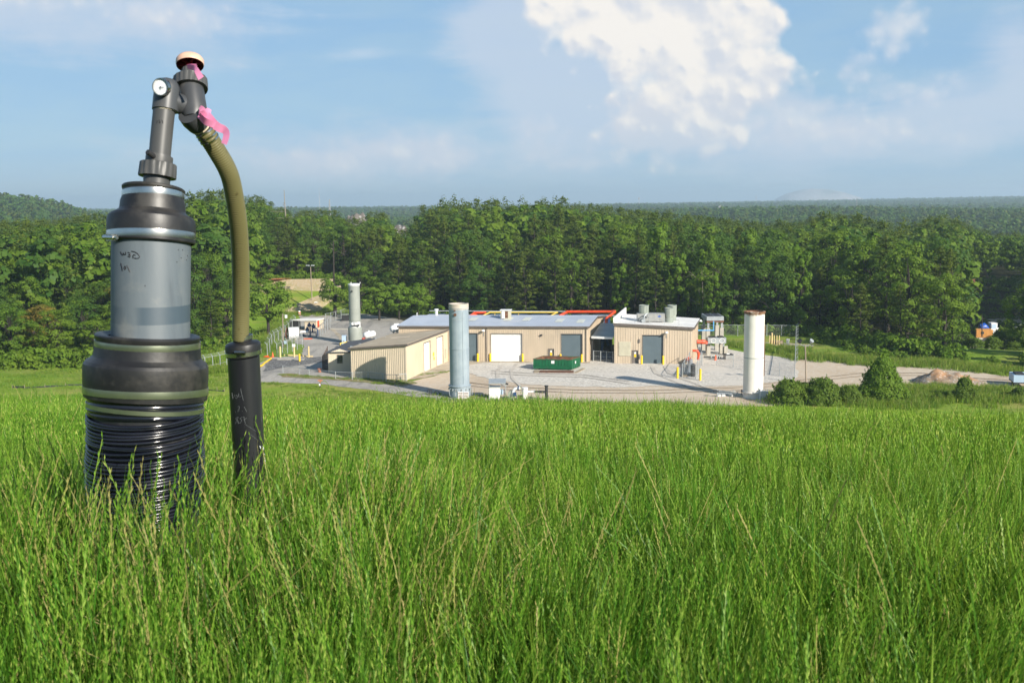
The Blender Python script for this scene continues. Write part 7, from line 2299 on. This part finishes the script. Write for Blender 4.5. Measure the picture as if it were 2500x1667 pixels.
# ------------------------------------------------------------------ scattered masses (grass, weeds, far woods)
def scatter(name, protos, pts, rot, scl, pick, mats, label=None, rotmode='z'):
    """one object: prototype faces plus one vertex per plant, instanced by its own node group"""
    V, Fq, pid, mi = [], [], [], []
    off = 0
    for k, (v, f, m) in enumerate(protos):
        V.append(v); Fq.append(f + off); pid.append(np.full(len(v), k)); mi.append(np.asarray(m)); off += len(v)
    npv = off
    V = np.concatenate(V + [pts]); Fq = np.concatenate(Fq)
    n = len(V)
    isp = np.zeros(n, np.int32); isp[:npv] = 1
    pidA = np.zeros(n, np.int32); pidA[:npv] = np.concatenate(pid)
    r3 = np.zeros((n, 3), np.float32); r3[npv:] = rot
    s1 = np.ones((n, 3), np.float32); s1[npv:] = np.asarray(scl).reshape(-1, 1) if np.ndim(scl) == 1 else scl
    pk = np.zeros(n, np.int32); pk[npv:] = pick
    me = np_mesh(name, V, Fq, mats, False, {'is_proto': ('INT', 'POINT', isp), 'pid': ('INT', 'POINT', pidA), 'rot': ('FLOAT_VECTOR', 'POINT', r3), 'scl': ('FLOAT_VECTOR', 'POINT', s1), 'pick': ('INT', 'POINT', pk)})
    me.polygons.foreach_set('material_index', np.concatenate(mi).astype(np.int32))
    o = bpy.data.objects.new(name, me); link(o)
    ng = bpy.data.node_groups.new(name + '_spread', 'GeometryNodeTree')
    ng.interface.new_socket('Geometry', in_out='INPUT', socket_type='NodeSocketGeometry')
    ng.interface.new_socket('Geometry', in_out='OUTPUT', socket_type='NodeSocketGeometry')
    N = ng.nodes; Lk = ng.links
    gi, go = N.new('NodeGroupInput'), N.new('NodeGroupOutput')

    def attr(nm, typ):
        a = N.new('GeometryNodeInputNamedAttribute'); a.data_type = typ; a.inputs[0].default_value = nm
        return a.outputs[0]

    cmp_ = N.new('FunctionNodeCompare'); cmp_.data_type = 'INT'; cmp_.operation = 'EQUAL'
    si = [s for s in cmp_.inputs if s.type == 'INT']
    Lk.new(attr('is_proto', 'INT'), si[0]); si[1].default_value = 1
    sep = N.new('GeometryNodeSeparateGeometry'); sep.domain = 'POINT'
    Lk.new(gi.outputs[0], sep.inputs[0]); Lk.new(cmp_.outputs[0], sep.inputs[1])
    sp = N.new('GeometryNodeSplitToInstances'); sp.domain = 'POINT'
    Lk.new(sep.outputs[0], sp.inputs[0]); Lk.new(attr('pid', 'INT'), sp.inputs['Group ID'])
    iop = N.new('GeometryNodeInstanceOnPoints')
    Lk.new(sep.outputs[1], iop.inputs['Points']); Lk.new(sp.outputs[0], iop.inputs['Instance'])
    iop.inputs['Pick Instance'].default_value = True
    Lk.new(attr('pick', 'INT'), iop.inputs['Instance Index']); Lk.new(attr('rot', 'FLOAT_VECTOR'), iop.inputs['Rotation']); Lk.new(attr('scl', 'FLOAT_VECTOR'), iop.inputs['Scale'])
    Lk.new(iop.outputs[0], go.inputs[0])
    md = o.modifiers.new('spread', 'NODES'); md.node_group = ng
    return tag(o, label, None, None, 'stuff')


def grass_proto(seed, n_leaf, n_seed, rad, hmin, hmax, wl, segs=4, detail=True, dry=0.0, lean=(0.0, 0.0)):
    r = np.random.default_rng(seed)
    V, Fq, mi = [], [], []
    off = 0
    wind = np.array([.10 + lean[0], .03 + lean[1]])

    def strip(p, wv, widths, m):
        nonlocal off
        n = len(p)
        v = np.empty((2 * n, 3))
        v[0::2] = p + wv * (widths[:, None] / 2); v[1::2] = p - wv * (widths[:, None] / 2)
        i = np.arange(n - 1) * 2
        V.append(v); Fq.append(np.stack([i, i + 1, i + 3, i + 2], 1) + off); mi.append(np.full(n - 1, m)); off += 2 * n

    def stem_path(h, bend, a, x, y, n):
        t = np.linspace(0, 1, n)
        p = np.empty((n, 3))
        k = bend * t ** 2
        p[:, 0] = x + math.cos(a) * k * h + wind[0] * h * t ** 1.6
        p[:, 1] = y + math.sin(a) * k * h + wind[1] * h * t ** 1.6
        p[:, 2] = h * t * (1 - .22 * bend * t)
        return p, t

    for k in range(n_leaf):
        a = r.random() * 6.283; rr = rad * math.sqrt(r.random()); b = r.random() * 6.283
        h = r.uniform(hmin * .62, hmax * .98) * (1 if r.random() < .8 else .75)
        p, t = stem_path(h, r.uniform(.03, .42), a, rr * math.cos(b), rr * math.sin(b), segs + 1)
        w = wl * r.uniform(.6, 1.25) * np.clip(1.05 - t ** 2.2, .06, 1)
        wa = a + PI / 2 + r.uniform(-.6, .6)
        strip(p, np.array([math.cos(wa), math.sin(wa), 0]), w, 0)
    for k in range(n_seed):
        a = r.random() * 6.283; rr = rad * math.sqrt(r.random()); b = r.random() * 6.283
        h = r.uniform(hmin, hmax)
        nseg = segs + 3
        p, t = stem_path(h, r.uniform(.02, .22) if r.random() < .93 else r.uniform(.4, .8), a, rr * math.cos(b), rr * math.sin(b), nseg)
        wa = r.random() * 6.283; wv = np.array([math.cos(wa), math.sin(wa), 0])
        m = 2 if r.random() < dry else 1
        strip(p, wv, np.full(nseg, wl * .36), 0 if m == 1 else 2)
        s0 = r.uniform(.58, .70); nsp = 13 if detail else 5
        for j in range(nsp):
            q = s0 + (1 - s0) * j / (nsp - 1)
            c = np.array([np.interp(q, t, p[:, i]) for i in range(3)])
            c2 = np.array([np.interp(min(1, q + .05), t, p[:, i]) for i in range(3)])
            d = c2 - c; d = d / max(1e-6, np.linalg.norm(d)) if np.linalg.norm(d) > 1e-6 else np.array([0, 0, 1.])
            side = wv * (1 if j % 2 else -1)
            ln = (.0145 if detail else .03) * r.uniform(.8, 1.25) * (h / .5) ** .5
            wd = (.0028 if detail else .0075)
            e = c + d * ln * .97 + side * ln * .20
            mid = (c + e) / 2 + side * wd * .6; mid2 = (c + e) / 2 - side * wd * .25
            V.append(np.array([c, mid2, e, mid])); Fq.append(np.array([[0, 1, 2, 3]]) + off); mi.append(np.array([m])); off += 4
    return np.concatenate(V), np.concatenate(Fq), np.concatenate(mi)


gm = [M['blade'], M['seed'], M['dryseed'], M['weed']]
near_p = [grass_proto(100 + k, 104, 26, .17, .38, .50, .0050, 4, True, .02) for k in range(6)]
near_dry = [grass_proto(120 + k, 44, 30, .17, .38, .62, .0045, 4, True, .36) for k in range(4)]
tall_p = [grass_proto(130 + k, 24, 5, .16, .46, .66, .009, 5, True, .1) for k in range(3)]
mid_p = [grass_proto(140 + k, 84, 30, .27, .38, .50, .0072, 3, False, .02) for k in range(5)]
mid_dry = [grass_proto(150 + k, 46, 28, .27, .38, .60, .007, 3, False, .25) for k in range(2)]
far_p = [grass_proto(160 + k, 96, 36, .48, .38, .50, .0135, 2, False, .02) for k in range(4)]
far_tall = [grass_proto(170 + k, 24, 8, .4, .46, .70, .016, 3, False, .15) for k in range(2)]
protos = near_p + near_dry + tall_p + mid_p + mid_dry + far_p + far_tall
I = {}
o_ = 0
for nm, l in (('near', near_p), ('ndry', near_dry), ('tall', tall_p), ('mid', mid_p), ('mdry', mid_dry), ('far', far_p), ('ftall', far_tall)):
    I[nm] = (o_, len(l)); o_ += len(l)
pts, rot, scl, pick = [], [], [], []
wellxy = [(bx, by, .19), (rp.location.x, Yr, .075)]


def sow(y0, y1, dens, kind, dryk, tallk, margin):
    y = y0
    A = 0
    yy = nrng.uniform(y0 - (1.5 if y0 < 1 else 0), y1, int(dens * (y1 - y0 + 1.5) * 2 * (.56 * y1 + margin)))
    xx = nrng.uniform(-1, 1, len(yy)) * (.56 * y1 + margin)
    ok_ = np.abs(xx) < .56 * np.maximum(yy, 0) + margin
    xx, yy = xx[ok_], yy[ok_]
    dryn = vnoise(xx, yy, 1.1, 7) * .6 + vnoise(xx, yy, .4, 8) * .4
    lush = vnoise(xx, yy, 5.5, 9)
    lxs, lys = vnoise(xx, yy, 1.6, 21), vnoise(xx, yy, 2.3, 22)
    for x, y_, dn, lu, lx_, ly_ in zip(xx, yy, dryn, lush, lxs, lys):
        dw = min(math.hypot(x - a, (y_ - b)) - c for a, b, c in wellxy)
        if dw < .015 or math.hypot(x, y_) < .45: continue
        pd = .85 if dw < .4 else (.5 if dw < 1.0 else (.008 if dn < .6 else .035))
        if x > 3: pd *= .5
        u = nrng.random()
        k = I[dryk] if u < pd else (I[tallk] if u > (.975 if lu < .6 else .88) else I[kind])
        s = nrng.uniform(.88, 1.12) * (.88 + .26 * lu)
        if dw < .7: s *= 1.16
        pts.append((x, y_, 0)); rot.append((nrng.normal(0, .06) - .02 + (lx_ - .5) * .42, nrng.normal(0, .06) + (ly_ - .35) * .42, nrng.uniform(0, 6.283))); scl.append(s); pick.append(k[0] + nrng.integers(k[1]))


sow(.3, 6.2, 60, 'near', 'ndry', 'tall', 3.6)
sow(6.0, 17, 26, 'mid', 'mdry', 'tall', 5.0)
sow(16.5, 52, 8, 'far', 'mdry', 'ftall', 7.0)
pts = np.array(pts); pts[:, 2] = hgt(pts[:, 0], pts[:, 1]) - .02
scatter('tall_grass', protos, pts, np.array(rot), np.array(scl), np.array(pick), gm, 'dense tall meadow grass with seed heads covering the near slope')

# single long stems round the well, drawn as in the photo
mb = MB()
# weeds on the verge, fence lines, road edges
wp = [grass_proto(200 + k, 46, 16, .7, .35, .8, .045, 2, False, .25) for k in range(4)]
wpts = []


wsc = []


def strip_sow(pl, n, w, sc_=1.2):
    L = [math.hypot(b[0] - a[0], b[1] - a[1]) for a, b in zip(pl, pl[1:])]
    for _ in range(n):
        u = nrng.uniform(0, sum(L)); i = 0
        while u > L[i]: u -= L[i]; i += 1
        t = u / L[i]
        wsc.append(sc_)
        wpts.append((pl[i][0] + (pl[i + 1][0] - pl[i][0]) * t + nrng.normal(0, w), pl[i][1] + (pl[i + 1][1] - pl[i][1]) * t + nrng.normal(0, w)))


strip_sow(gpts([(685, 915), (760, 920), (857, 926), (980, 931)]), 130, .35, .4)
strip_sow(gpts([(910, 936), (960, 938), (985, 936)]), 60, .4, .4)
strip_sow(gpts([(1012, 917), (1030, 915), (1060, 912), (1095, 908)]), 40, .5, .35)
strip_sow(gpts([(1950, 872), (2050, 878), (2150, 886), (2300, 889), (2420, 905), (2520, 914)]), 900, 1.9)
strip_sow(gpts([(2050, 962), (2150, 958), (2250, 955), (2350, 956), (2480, 962)]), 800, 1.6)
strip_sow(gpts([(1890, 972), (1960, 975), (2060, 972), (2120, 985)]), 260, 1.2)
strip_sow(gpts([(2080, 985), (2250, 975), (2350, 972), (2520, 975)]), 700, 2.2)
strip_sow(gpts([(1730, 838), (1850, 850), (1940, 860), (1945, 850)]), 240, 2.0)
strip_sow([(33, 213), (46, 214), (58, 211)], 200, 2.2)
strip_sow(gpts([(480, 905), (540, 905), (600, 902)]), 120, 1.0)
strip_sow(gpts([(0, 873), (120, 874), (250, 876), (420, 880), (520, 884)]), 420, 1.6)
strip_sow(gpts([(0, 868), (250, 868), (480, 862), (560, 850), (640, 835), (700, 780)]), 420, 1.6)
strip_sow(gpts([(640, 935), (760, 948), (900, 967), (1000, 980)]), 200, .7, .35)
strip_sow(gpts([(640, 860), (670, 845), (690, 838)]), 50, .8)
strip_sow([(math.sin(a) * 260, math.cos(a) * 260) for a in (-.24, -.2, -.17, -.15)], 260, 1.8)
wpts = np.array(wpts); wsc = np.array(wsc)
wz = hgt(wpts[:, 0], wpts[:, 1])
n = len(wpts)
protos_w = [(v, f, np.where(m == 0, 0, np.where(m == 1, 1, 2))) for v, f, m in wp]
scatter('weeds', protos_w, np.column_stack([wpts, wz]), np.column_stack([nrng.normal(0, .1, n), nrng.normal(0, .1, n), nrng.uniform(0, 6.28, n)]), wsc * nrng.uniform(.7, 1.3, n), nrng.integers(0, 4, n), [M['weed'], M['seed'], M['dryseed']], 'rough weeds along the road edges and fences')
# low mown tussocks on the left flank
mp = [grass_proto(220 + k, 60, 3, .9, .12, .26, .05, 2, False, .2) for k in range(3)]
yy = nrng.uniform(118, 192, 3600); xx = nrng.uniform(-.56, -.02, 3600) * yy
rowd = vnoise(xx * .05, yy, 2.2, 12)
ok = (rowd > .42) & ((xx < -.22 * yy - 4) | (yy < 151 + (xx + 30) * -.2))
mpts = np.column_stack([xx[ok], yy[ok]]); n = len(mpts)
scatter('mown_grass', [(v, f, m) for v, f, m in mp], np.column_stack([mpts, hgt(mpts[:, 0], mpts[:, 1])]), np.column_stack([np.zeros(n), np.zeros(n), nrng.uniform(0, 6.28, n)]), nrng.uniform(.7, 1.6, n), nrng.integers(0, 3, n), [M['weed'], M['seed'], M['dryseed']], 'short mown grass on the left flank of the slope')

# undergrowth along the wood edge
def low_geo(seed, w, h, n, size):
    r = np.random.default_rng(seed); C, Nn = [], []
    for k in range(n):
        v = sphere_pts(1, r)[0]; c = np.array([v[0] * w * .7, v[1] * w * .7, abs(v[2]) * h * .7])
        m = 26; o = sphere_pts(m, r); o[:, 2] = np.abs(o[:, 2]); C.append(c + o * w * .38); Nn.append(o + r.normal(0, .4, (m, 3)))
    C, Nn = np.concatenate(C), np.concatenate(Nn)
    return quads(C, Nn, np.full(len(C), size), r)


up_ = []
for k in range(4):
    v, f = low_geo(300 + k, 1.7, 2.4, 12, .36); up_.append((v, f, np.full(len(f), k % 2)))
e_pts = []
for az in np.arange(-.55, .56, .0042):
    f = float(lerp_table(az, FRONT))
    for d in (0.5, 4, 9, 16):
        if nrng.random() < (.75 if d < 6 else .4):
            a = az + nrng.uniform(-.003, .003); D = f + d + nrng.uniform(-1.5, 1.5)
            if -.03 < az < .115 and d < 3: continue
            if .40 < az < .452 and d > 1: continue
            e_pts.append((math.sin(a) * D, math.cos(a) * D, nrng.uniform(.6, 1.25) * (.55 if .40 < az < .45 else (1.25 if az > .3 or az < -.3 else .9))))
for az in np.arange(.395, .456, .006):      # kudzu slope seen through the gap
    for D in np.arange(296, 352, 4):
        if .397 < az < .414 and 326 < D < 350: continue
        e_pts.append((math.sin(az) * D + nrng.uniform(-1, 1), math.cos(az) * D, nrng.uniform(.5, 1.0)))
for k in range(60):                          # bank of shrubs beyond the right hand fence
    a = nrng.uniform(.275, .36); D = float(lerp_table(a, FRONT)) + nrng.uniform(-9, 1); e_pts.append((math.sin(a) * D, math.cos(a) * D, nrng.uniform(.35, .8)))
e_pts = np.array(e_pts); n = len(e_pts)
scatter('undergrowth', up_, np.column_stack([e_pts[:, :2], hgt(e_pts[:, 0], e_pts[:, 1]) - .2]), np.column_stack([np.zeros(n), np.zeros(n), nrng.uniform(0, 6.28, n)]), e_pts[:, 2], nrng.integers(0, 4, n), [M['broad'], M['vine']], 'leafy undergrowth filling the foot of the woods')

# far woods
fp = []
for k in range(3):
    tr, v, f = broad_geo(16, 4.0, 400 + k, .34, .95, .1, 40); fp.append((v, f, np.full(len(f), k % 2)))
for k in range(2):
    tr, v, f = pine_geo(18, 410 + k, .34, .2, 3.4); v = v.copy(); fp.append((v, f, np.full(len(f), 2)))
n_hi = len(fp)
for k in range(3):
    tr, v, f = broad_geo(16, 4.6, 420 + k, .12, 1.9, .05, 26); fp.append((v, f, np.full(len(f), 1 + k % 2)))
fx, fs, fk = [], [], []
for (d, az, x, y, D) in far_pts:
    h = sky_z(x, y) - hz(x, y)
    hh = rng.uniform(17, 23)
    hh = min(hh, h * rng.uniform(.9, 1.0)) if h > 7 else 7
    if d > 60 and h < 32: hh = max(hh, h * rng.uniform(.86, .99))
    fx.append((x, y)); fs.append(hh / 16); fk.append(rng.randrange(n_hi))


def far_band(D0, D1, space, sc_, lo, hi):
    n = int(.56 * 2 * .5 * (D1 * D1 - D0 * D0) / space ** 2)
    D = np.sqrt(nrng.uniform(D0 * D0, D1 * D1, n)); a = nrng.uniform(-.56, .56, n)
    for d, q in zip(D, a):
        x, y = math.sin(q) * d, math.cos(q) * d
        px = px_of(x, y)
        if d < 700 and (820 < px < 900 or 955 < px < 1030) and d > 430 and nrng.random() < .93: continue
        s = sc_ * nrng.uniform(.75, 1.25)
        if d < 1000 and not (q < -.3 and d > 900):
            h = sky_z(x, y) - hz(x, y)
            if 0 < h < 60: s = min(s, max(.35, h / 16))
        fx.append((x, y)); fs.append(s); fk.append(nrng.integers(lo, hi))


far_band(425, 800, 8.5, 1.15, 0, n_hi)
far_band(800, 2000, 12.5, 1.25, n_hi, len(fp))
far_band(2000, 6200, 27, 2.2, n_hi, len(fp))
fx, fs = np.array(fx), np.array(fs); n = len(fx)
s3 = np.column_stack([fs, fs, fs]); big = fs > 1.7; s3[big, 2] *= .55
Dn = np.hypot(fx[:, 0], fx[:, 1])
scatter('distant_woods', fp, np.column_stack([fx, hgt(fx[:, 0], fx[:, 1]) - .3]), np.column_stack([np.zeros(n), np.zeros(n), nrng.uniform(0, 6.28, n)]), s3, np.array(fk), [M['broad'], M['broad_dark'], M['pine']], 'unbroken woods rolling away to the horizon')
# ------------------------------------------------------------------ light, sky, air, camera
SUN_EL = math.radians(27)
SUN_AZ = math.atan2(16.2, -17.45)          # compass angle from +Y towards +X
sd_ = Vector((math.sin(SUN_AZ) * math.cos(SUN_EL), math.cos(SUN_AZ) * math.cos(SUN_EL), math.sin(SUN_EL)))
ld = bpy.data.lights.new('sun', 'SUN'); ld.energy = 4.8; ld.angle = math.radians(.53); ld.color = (1.0, .93, .82)
lo_ = bpy.data.objects.new('sun', ld); link(lo_); lo_.rotation_euler = sd_.to_track_quat('Z', 'Y').to_euler(); lo_.location = (30, -30, 40)

w = bpy.data.worlds.new('World'); sc.world = w; w.use_nodes = True
T = NT(w.node_tree); T.nodes.clear()
wo = T.n('ShaderNodeOutputWorld')
sky = T.n('ShaderNodeTexSky')
sky.sky_type = 'NISHITA'; sky.sun_disc = False; sky.sun_elevation = SUN_EL; sky.sun_rotation = SUN_AZ; sky.altitude = 300; sky.air_density = 1.0; sky.dust_density = 0.1; sky.ozone_density = 3.0
SKY_K = 0.07
d = T.n('ShaderNodeTexCoord').outputs['Generated']
sx = T.n('ShaderNodeSeparateXYZ', {0: d})
az = T.m('ARCTAN2', sx.outputs[0], sx.outputs[1])
el = T.m('ARCSINE', sx.outputs[2])
# angular plane: 1 unit = 1000 photo pixels
U_ = T.m('MULTIPLY', az, 2.6)
V_ = T.m('MULTIPLY', el, 2.6)
uv = T.n('ShaderNodeCombineXYZ', {0: U_, 1: V_, 2: 0.0}).outputs[0]
n1 = T.noise(uv, 2.6, 9, .60)
n2 = T.n('ShaderNodeTexVoronoi', {'Vector': T.n('ShaderNodeVectorMath', {0: uv, 1: T.vmul(T.n('ShaderNodeTexNoise', {'Vector': uv, 'Scale': 9.0, 'Detail': 3.0}).outputs['Color'], (.05, .05, 0))}, operation='ADD').outputs[0], 'Scale': 13.0}, feature='SMOOTH_F1', voronoi_dimensions='2D')
billow = T.m('SUBTRACT', .5, n2.outputs['Distance'])
n3 = T.noise(T.n('ShaderNodeVectorMath', {0: uv, 1: (3.3, 1.7, .4)}, operation='ADD').outputs[0], 8.0, 8, .62)
wisp = T.noise(T.vmul(uv, (1.5, 7.0, 1)), 1.6, 8, .62, .4)


def blob(px, py, rx, ry):
    cx, cy = (px - 1250) / 1000, (492 - py - (px - 1250) * .0087) / 1000
    a = T.m('DIVIDE', T.m('SUBTRACT', U_, cx), rx / 1000)
    b = T.m('DIVIDE', T.m('SUBTRACT', V_, cy), ry / 1000)
    r = T.m('SQRT', T.m('ADD', T.m('MULTIPLY', a, a), T.m('MULTIPLY', b, b)))
    return T.m('MULTIPLY', T.m('SUBTRACT', 1.0, r), min(rx, ry) / 1000)


def union(l):
    f = blob(*l[0])
    for q in l[1:]: f = T.m('SMOOTH_MAX', f, blob(*q), .03)
    return f


def layer(field, noise_terms, lo, hi, op):
    for nz, k, c in noise_terms: field = T.m('ADD', field, T.m('MULTIPLY', T.m('SUBTRACT', nz, c), k))
    return T.m('MULTIPLY', T.ss(field, lo, hi), op), field


tower = union([(1470, -10, 190, 120), (1640, 60, 230, 165), (1720, 190, 175, 115), (1815, 108, 78, 76), (1836, 196, 66, 52), (1420, 60, 90, 75), (1560, 130, 110, 66), (1655, 290, 150, 88), (1590, 352, 110, 48), (1740, 290, 110, 62), (1555, 305, 62, 44)])
n2b = T.n('ShaderNodeTexVoronoi', {'Vector': uv, 'Scale': 31.0}, feature='SMOOTH_F1', voronoi_dimensions='2D')
n1c = T.noise(uv, 3.0, 6, .55)
L1_, F1 = layer(tower, [(n1c, .13, .5), (n2.outputs['Distance'], -.085, .30), (n2b.outputs['Distance'], -.022, .32)], -.026, .012, 1.0)
L1_ = T.m('MULTIPLY', L1_, T.m('ADD', .58, T.m('MULTIPLY', T.ss(V_, .07, .24), .41)))
mid = union([(2080, 325, 80, 36), (2150, 340, 60, 16), (2128, 106, 44, 32), (2130, 142, 13, 26), (1900, 285, 140, 56), (2050, 215, 56, 36), (2160, 250, 80, 30), (1960, 330, 130, 26), (740, 392, 70, 22), (830, 400, 40, 12), (1000, 375, 120, 18), (1120, 385, 90, 22), (1090, 412, 22, 14), (1395, 402, 62, 22), (1330, 375, 40, 22), (1300, 320, 40, 20), (450, 92, 90, 18), (130, 62, 190, 26), (330, 60, 120, 22)])
L2_, F2 = layer(mid, [(n1, .15, .5), (n3, .09, .5), (n2b.outputs['Distance'], -.04, .32)], -.03, .04, .68)
soft = union([(150, 95, 340, 60), (420, 75, 130, 30), (500, 92, 60, 24), (760, 392, 90, 30), (1050, 385, 190, 26), (1330, 300, 60, 50), (1400, 402, 70, 26), (1240, 90, 120, 110), (2260, 300, 200, 60), (2380, 175, 50, 44), (2420, 270, 80, 80), (1400, 260, 190, 130), (1950, 350, 260, 50), (2300, 345, 120, 18)])
L3_, F3 = layer(soft, [(n1, .17, .5), (wisp, .15, .5), (n3, .08, .5)], -.07, .03, .64)
thin = union([(380, 20, 260, 16), (700, 62, 60, 8), (770, 68, 60, 5), (650, 110, 90, 10), (640, 88, 60, 9), (1090, 152, 34, 7), (180, 195, 160, 6), (640, 20, 30, 5), (900, 150, 60, 12), (1750, 20, 200, 14)])
L4_, F4 = layer(thin, [(wisp, .07, .5), (n3, .03, .5)], -.008, .02, .42)
# billow relief: the sunward side (right, up) of each puff is brighter
off = lambda k: T.n('ShaderNodeVectorMath', {0: uv, 1: (.6 * k, .8 * k, 0)}, operation='ADD').outputs[0]
warp = lambda q: T.n('ShaderNodeVectorMath', {0: q, 1: T.vmul(T.n('ShaderNodeTexNoise', {'Vector': q, 'Scale': 9.0, 'Detail': 3.0}).outputs['Color'], (.05, .05, 0))}, operation='ADD').outputs[0]
v2 = T.n('ShaderNodeTexVoronoi', {'Vector': warp(off(.012)), 'Scale': 13.0}, feature='SMOOTH_F1', voronoi_dimensions='2D')
v2b = T.n('ShaderNodeTexVoronoi', {'Vector': off(.006), 'Scale': 31.0}, feature='SMOOTH_F1', voronoi_dimensions='2D')
n1s = T.noise(off(.03), 3.0, 6, .55)
rel = T.m('ADD', T.m('MULTIPLY', T.m('SUBTRACT', v2.outputs['Distance'], n2.outputs['Distance']), 1.9), T.m('MULTIPLY', T.m('SUBTRACT', n1c, n1s), 2.6))
rel = T.m('ADD', rel, T.m('MULTIPLY', T.m('SUBTRACT', v2b.outputs['Distance'], n2b.outputs['Distance']), .5))
lum = T.m('ADD', .50, T.m('ADD', rel, T.m('MULTIPLY', T.ss(V_, .08, .40), .34)))
skyc = T.n('ShaderNodeVectorMath', {0: sky.outputs[0], 'Scale': SKY_K}, operation='SCALE').outputs[0]
# thin high overcast veil over the whole sky
veil = T.mix(T.ss(wisp, .3, .7), (.192, .325, .485), (.228, .352, .475))
c = T.mix(T.m('SUBTRACT', .80, T.m('MULTIPLY', T.ss(V_, .45, 1.9), .62)), skyc, veil)
cw = T.mix(T.ss(lum, .42, 1.02), (.435, .458, .505), (.61, .585, .553))
soft_c = (.40, .445, .52)
c = T.mix(L4_, c, (.42, .475, .55))
c = T.mix(L3_, c, soft_c)
c = T.mix(L2_, c, T.mix(.4, cw, soft_c))
c = T.mix(L1_, c, cw)
bg = T.n('ShaderNodeBackground', {'Color': c, 'Strength': 1.0})
T.links.new(bg.outputs[0], wo.inputs[0])

mb = MB(); mb.box((0, 3200, -8), (15800, 22000, 200))
m, t, out = new_mat('summer_haze')
pv = t.n('ShaderNodeVolumePrincipled', {'Color': (.68, .85, 1.0, 1), 'Density': 0.00018, 'Anisotropy': .2})
t.links.new(pv.outputs[0], out.inputs['Volume'])
hzo = mb.build('haze', m); tag(hzo, 'thin blue summer haze over the whole country', None, None, 'stuff')

cam = bpy.data.cameras.new('camera'); cam.sensor_width = 36; cam.lens = 36 * FPX / 2500; cam.clip_start = .05; cam.clip_end = 40000
co = bpy.data.objects.new('camera', cam); link(co)
co.matrix_world = Matrix.Rotation(PI / 2 - PITCH, 4, 'X') @ Matrix.Rotation(-ROLL, 4, 'Z')
sc.camera = co
cam.dof.use_dof = True; cam.dof.focus_distance = 11.0; cam.dof.aperture_fstop = 11.0
sc.view_settings.view_transform = 'Standard'; sc.view_settings.look = 'None'; sc.view_settings.exposure = 0.68; sc.view_settings.gamma = 1.0
sc.render.engine = 'CYCLES'
cy = sc.cycles
cy.max_bounces = 6; cy.diffuse_bounces = 2; cy.glossy_bounces = 2; cy.transmission_bounces = 3; cy.volume_bounces = 1; cy.transparent_max_bounces = 12
cy.caustics_reflective = False; cy.caustics_refractive = False
cy.use_denoising = True
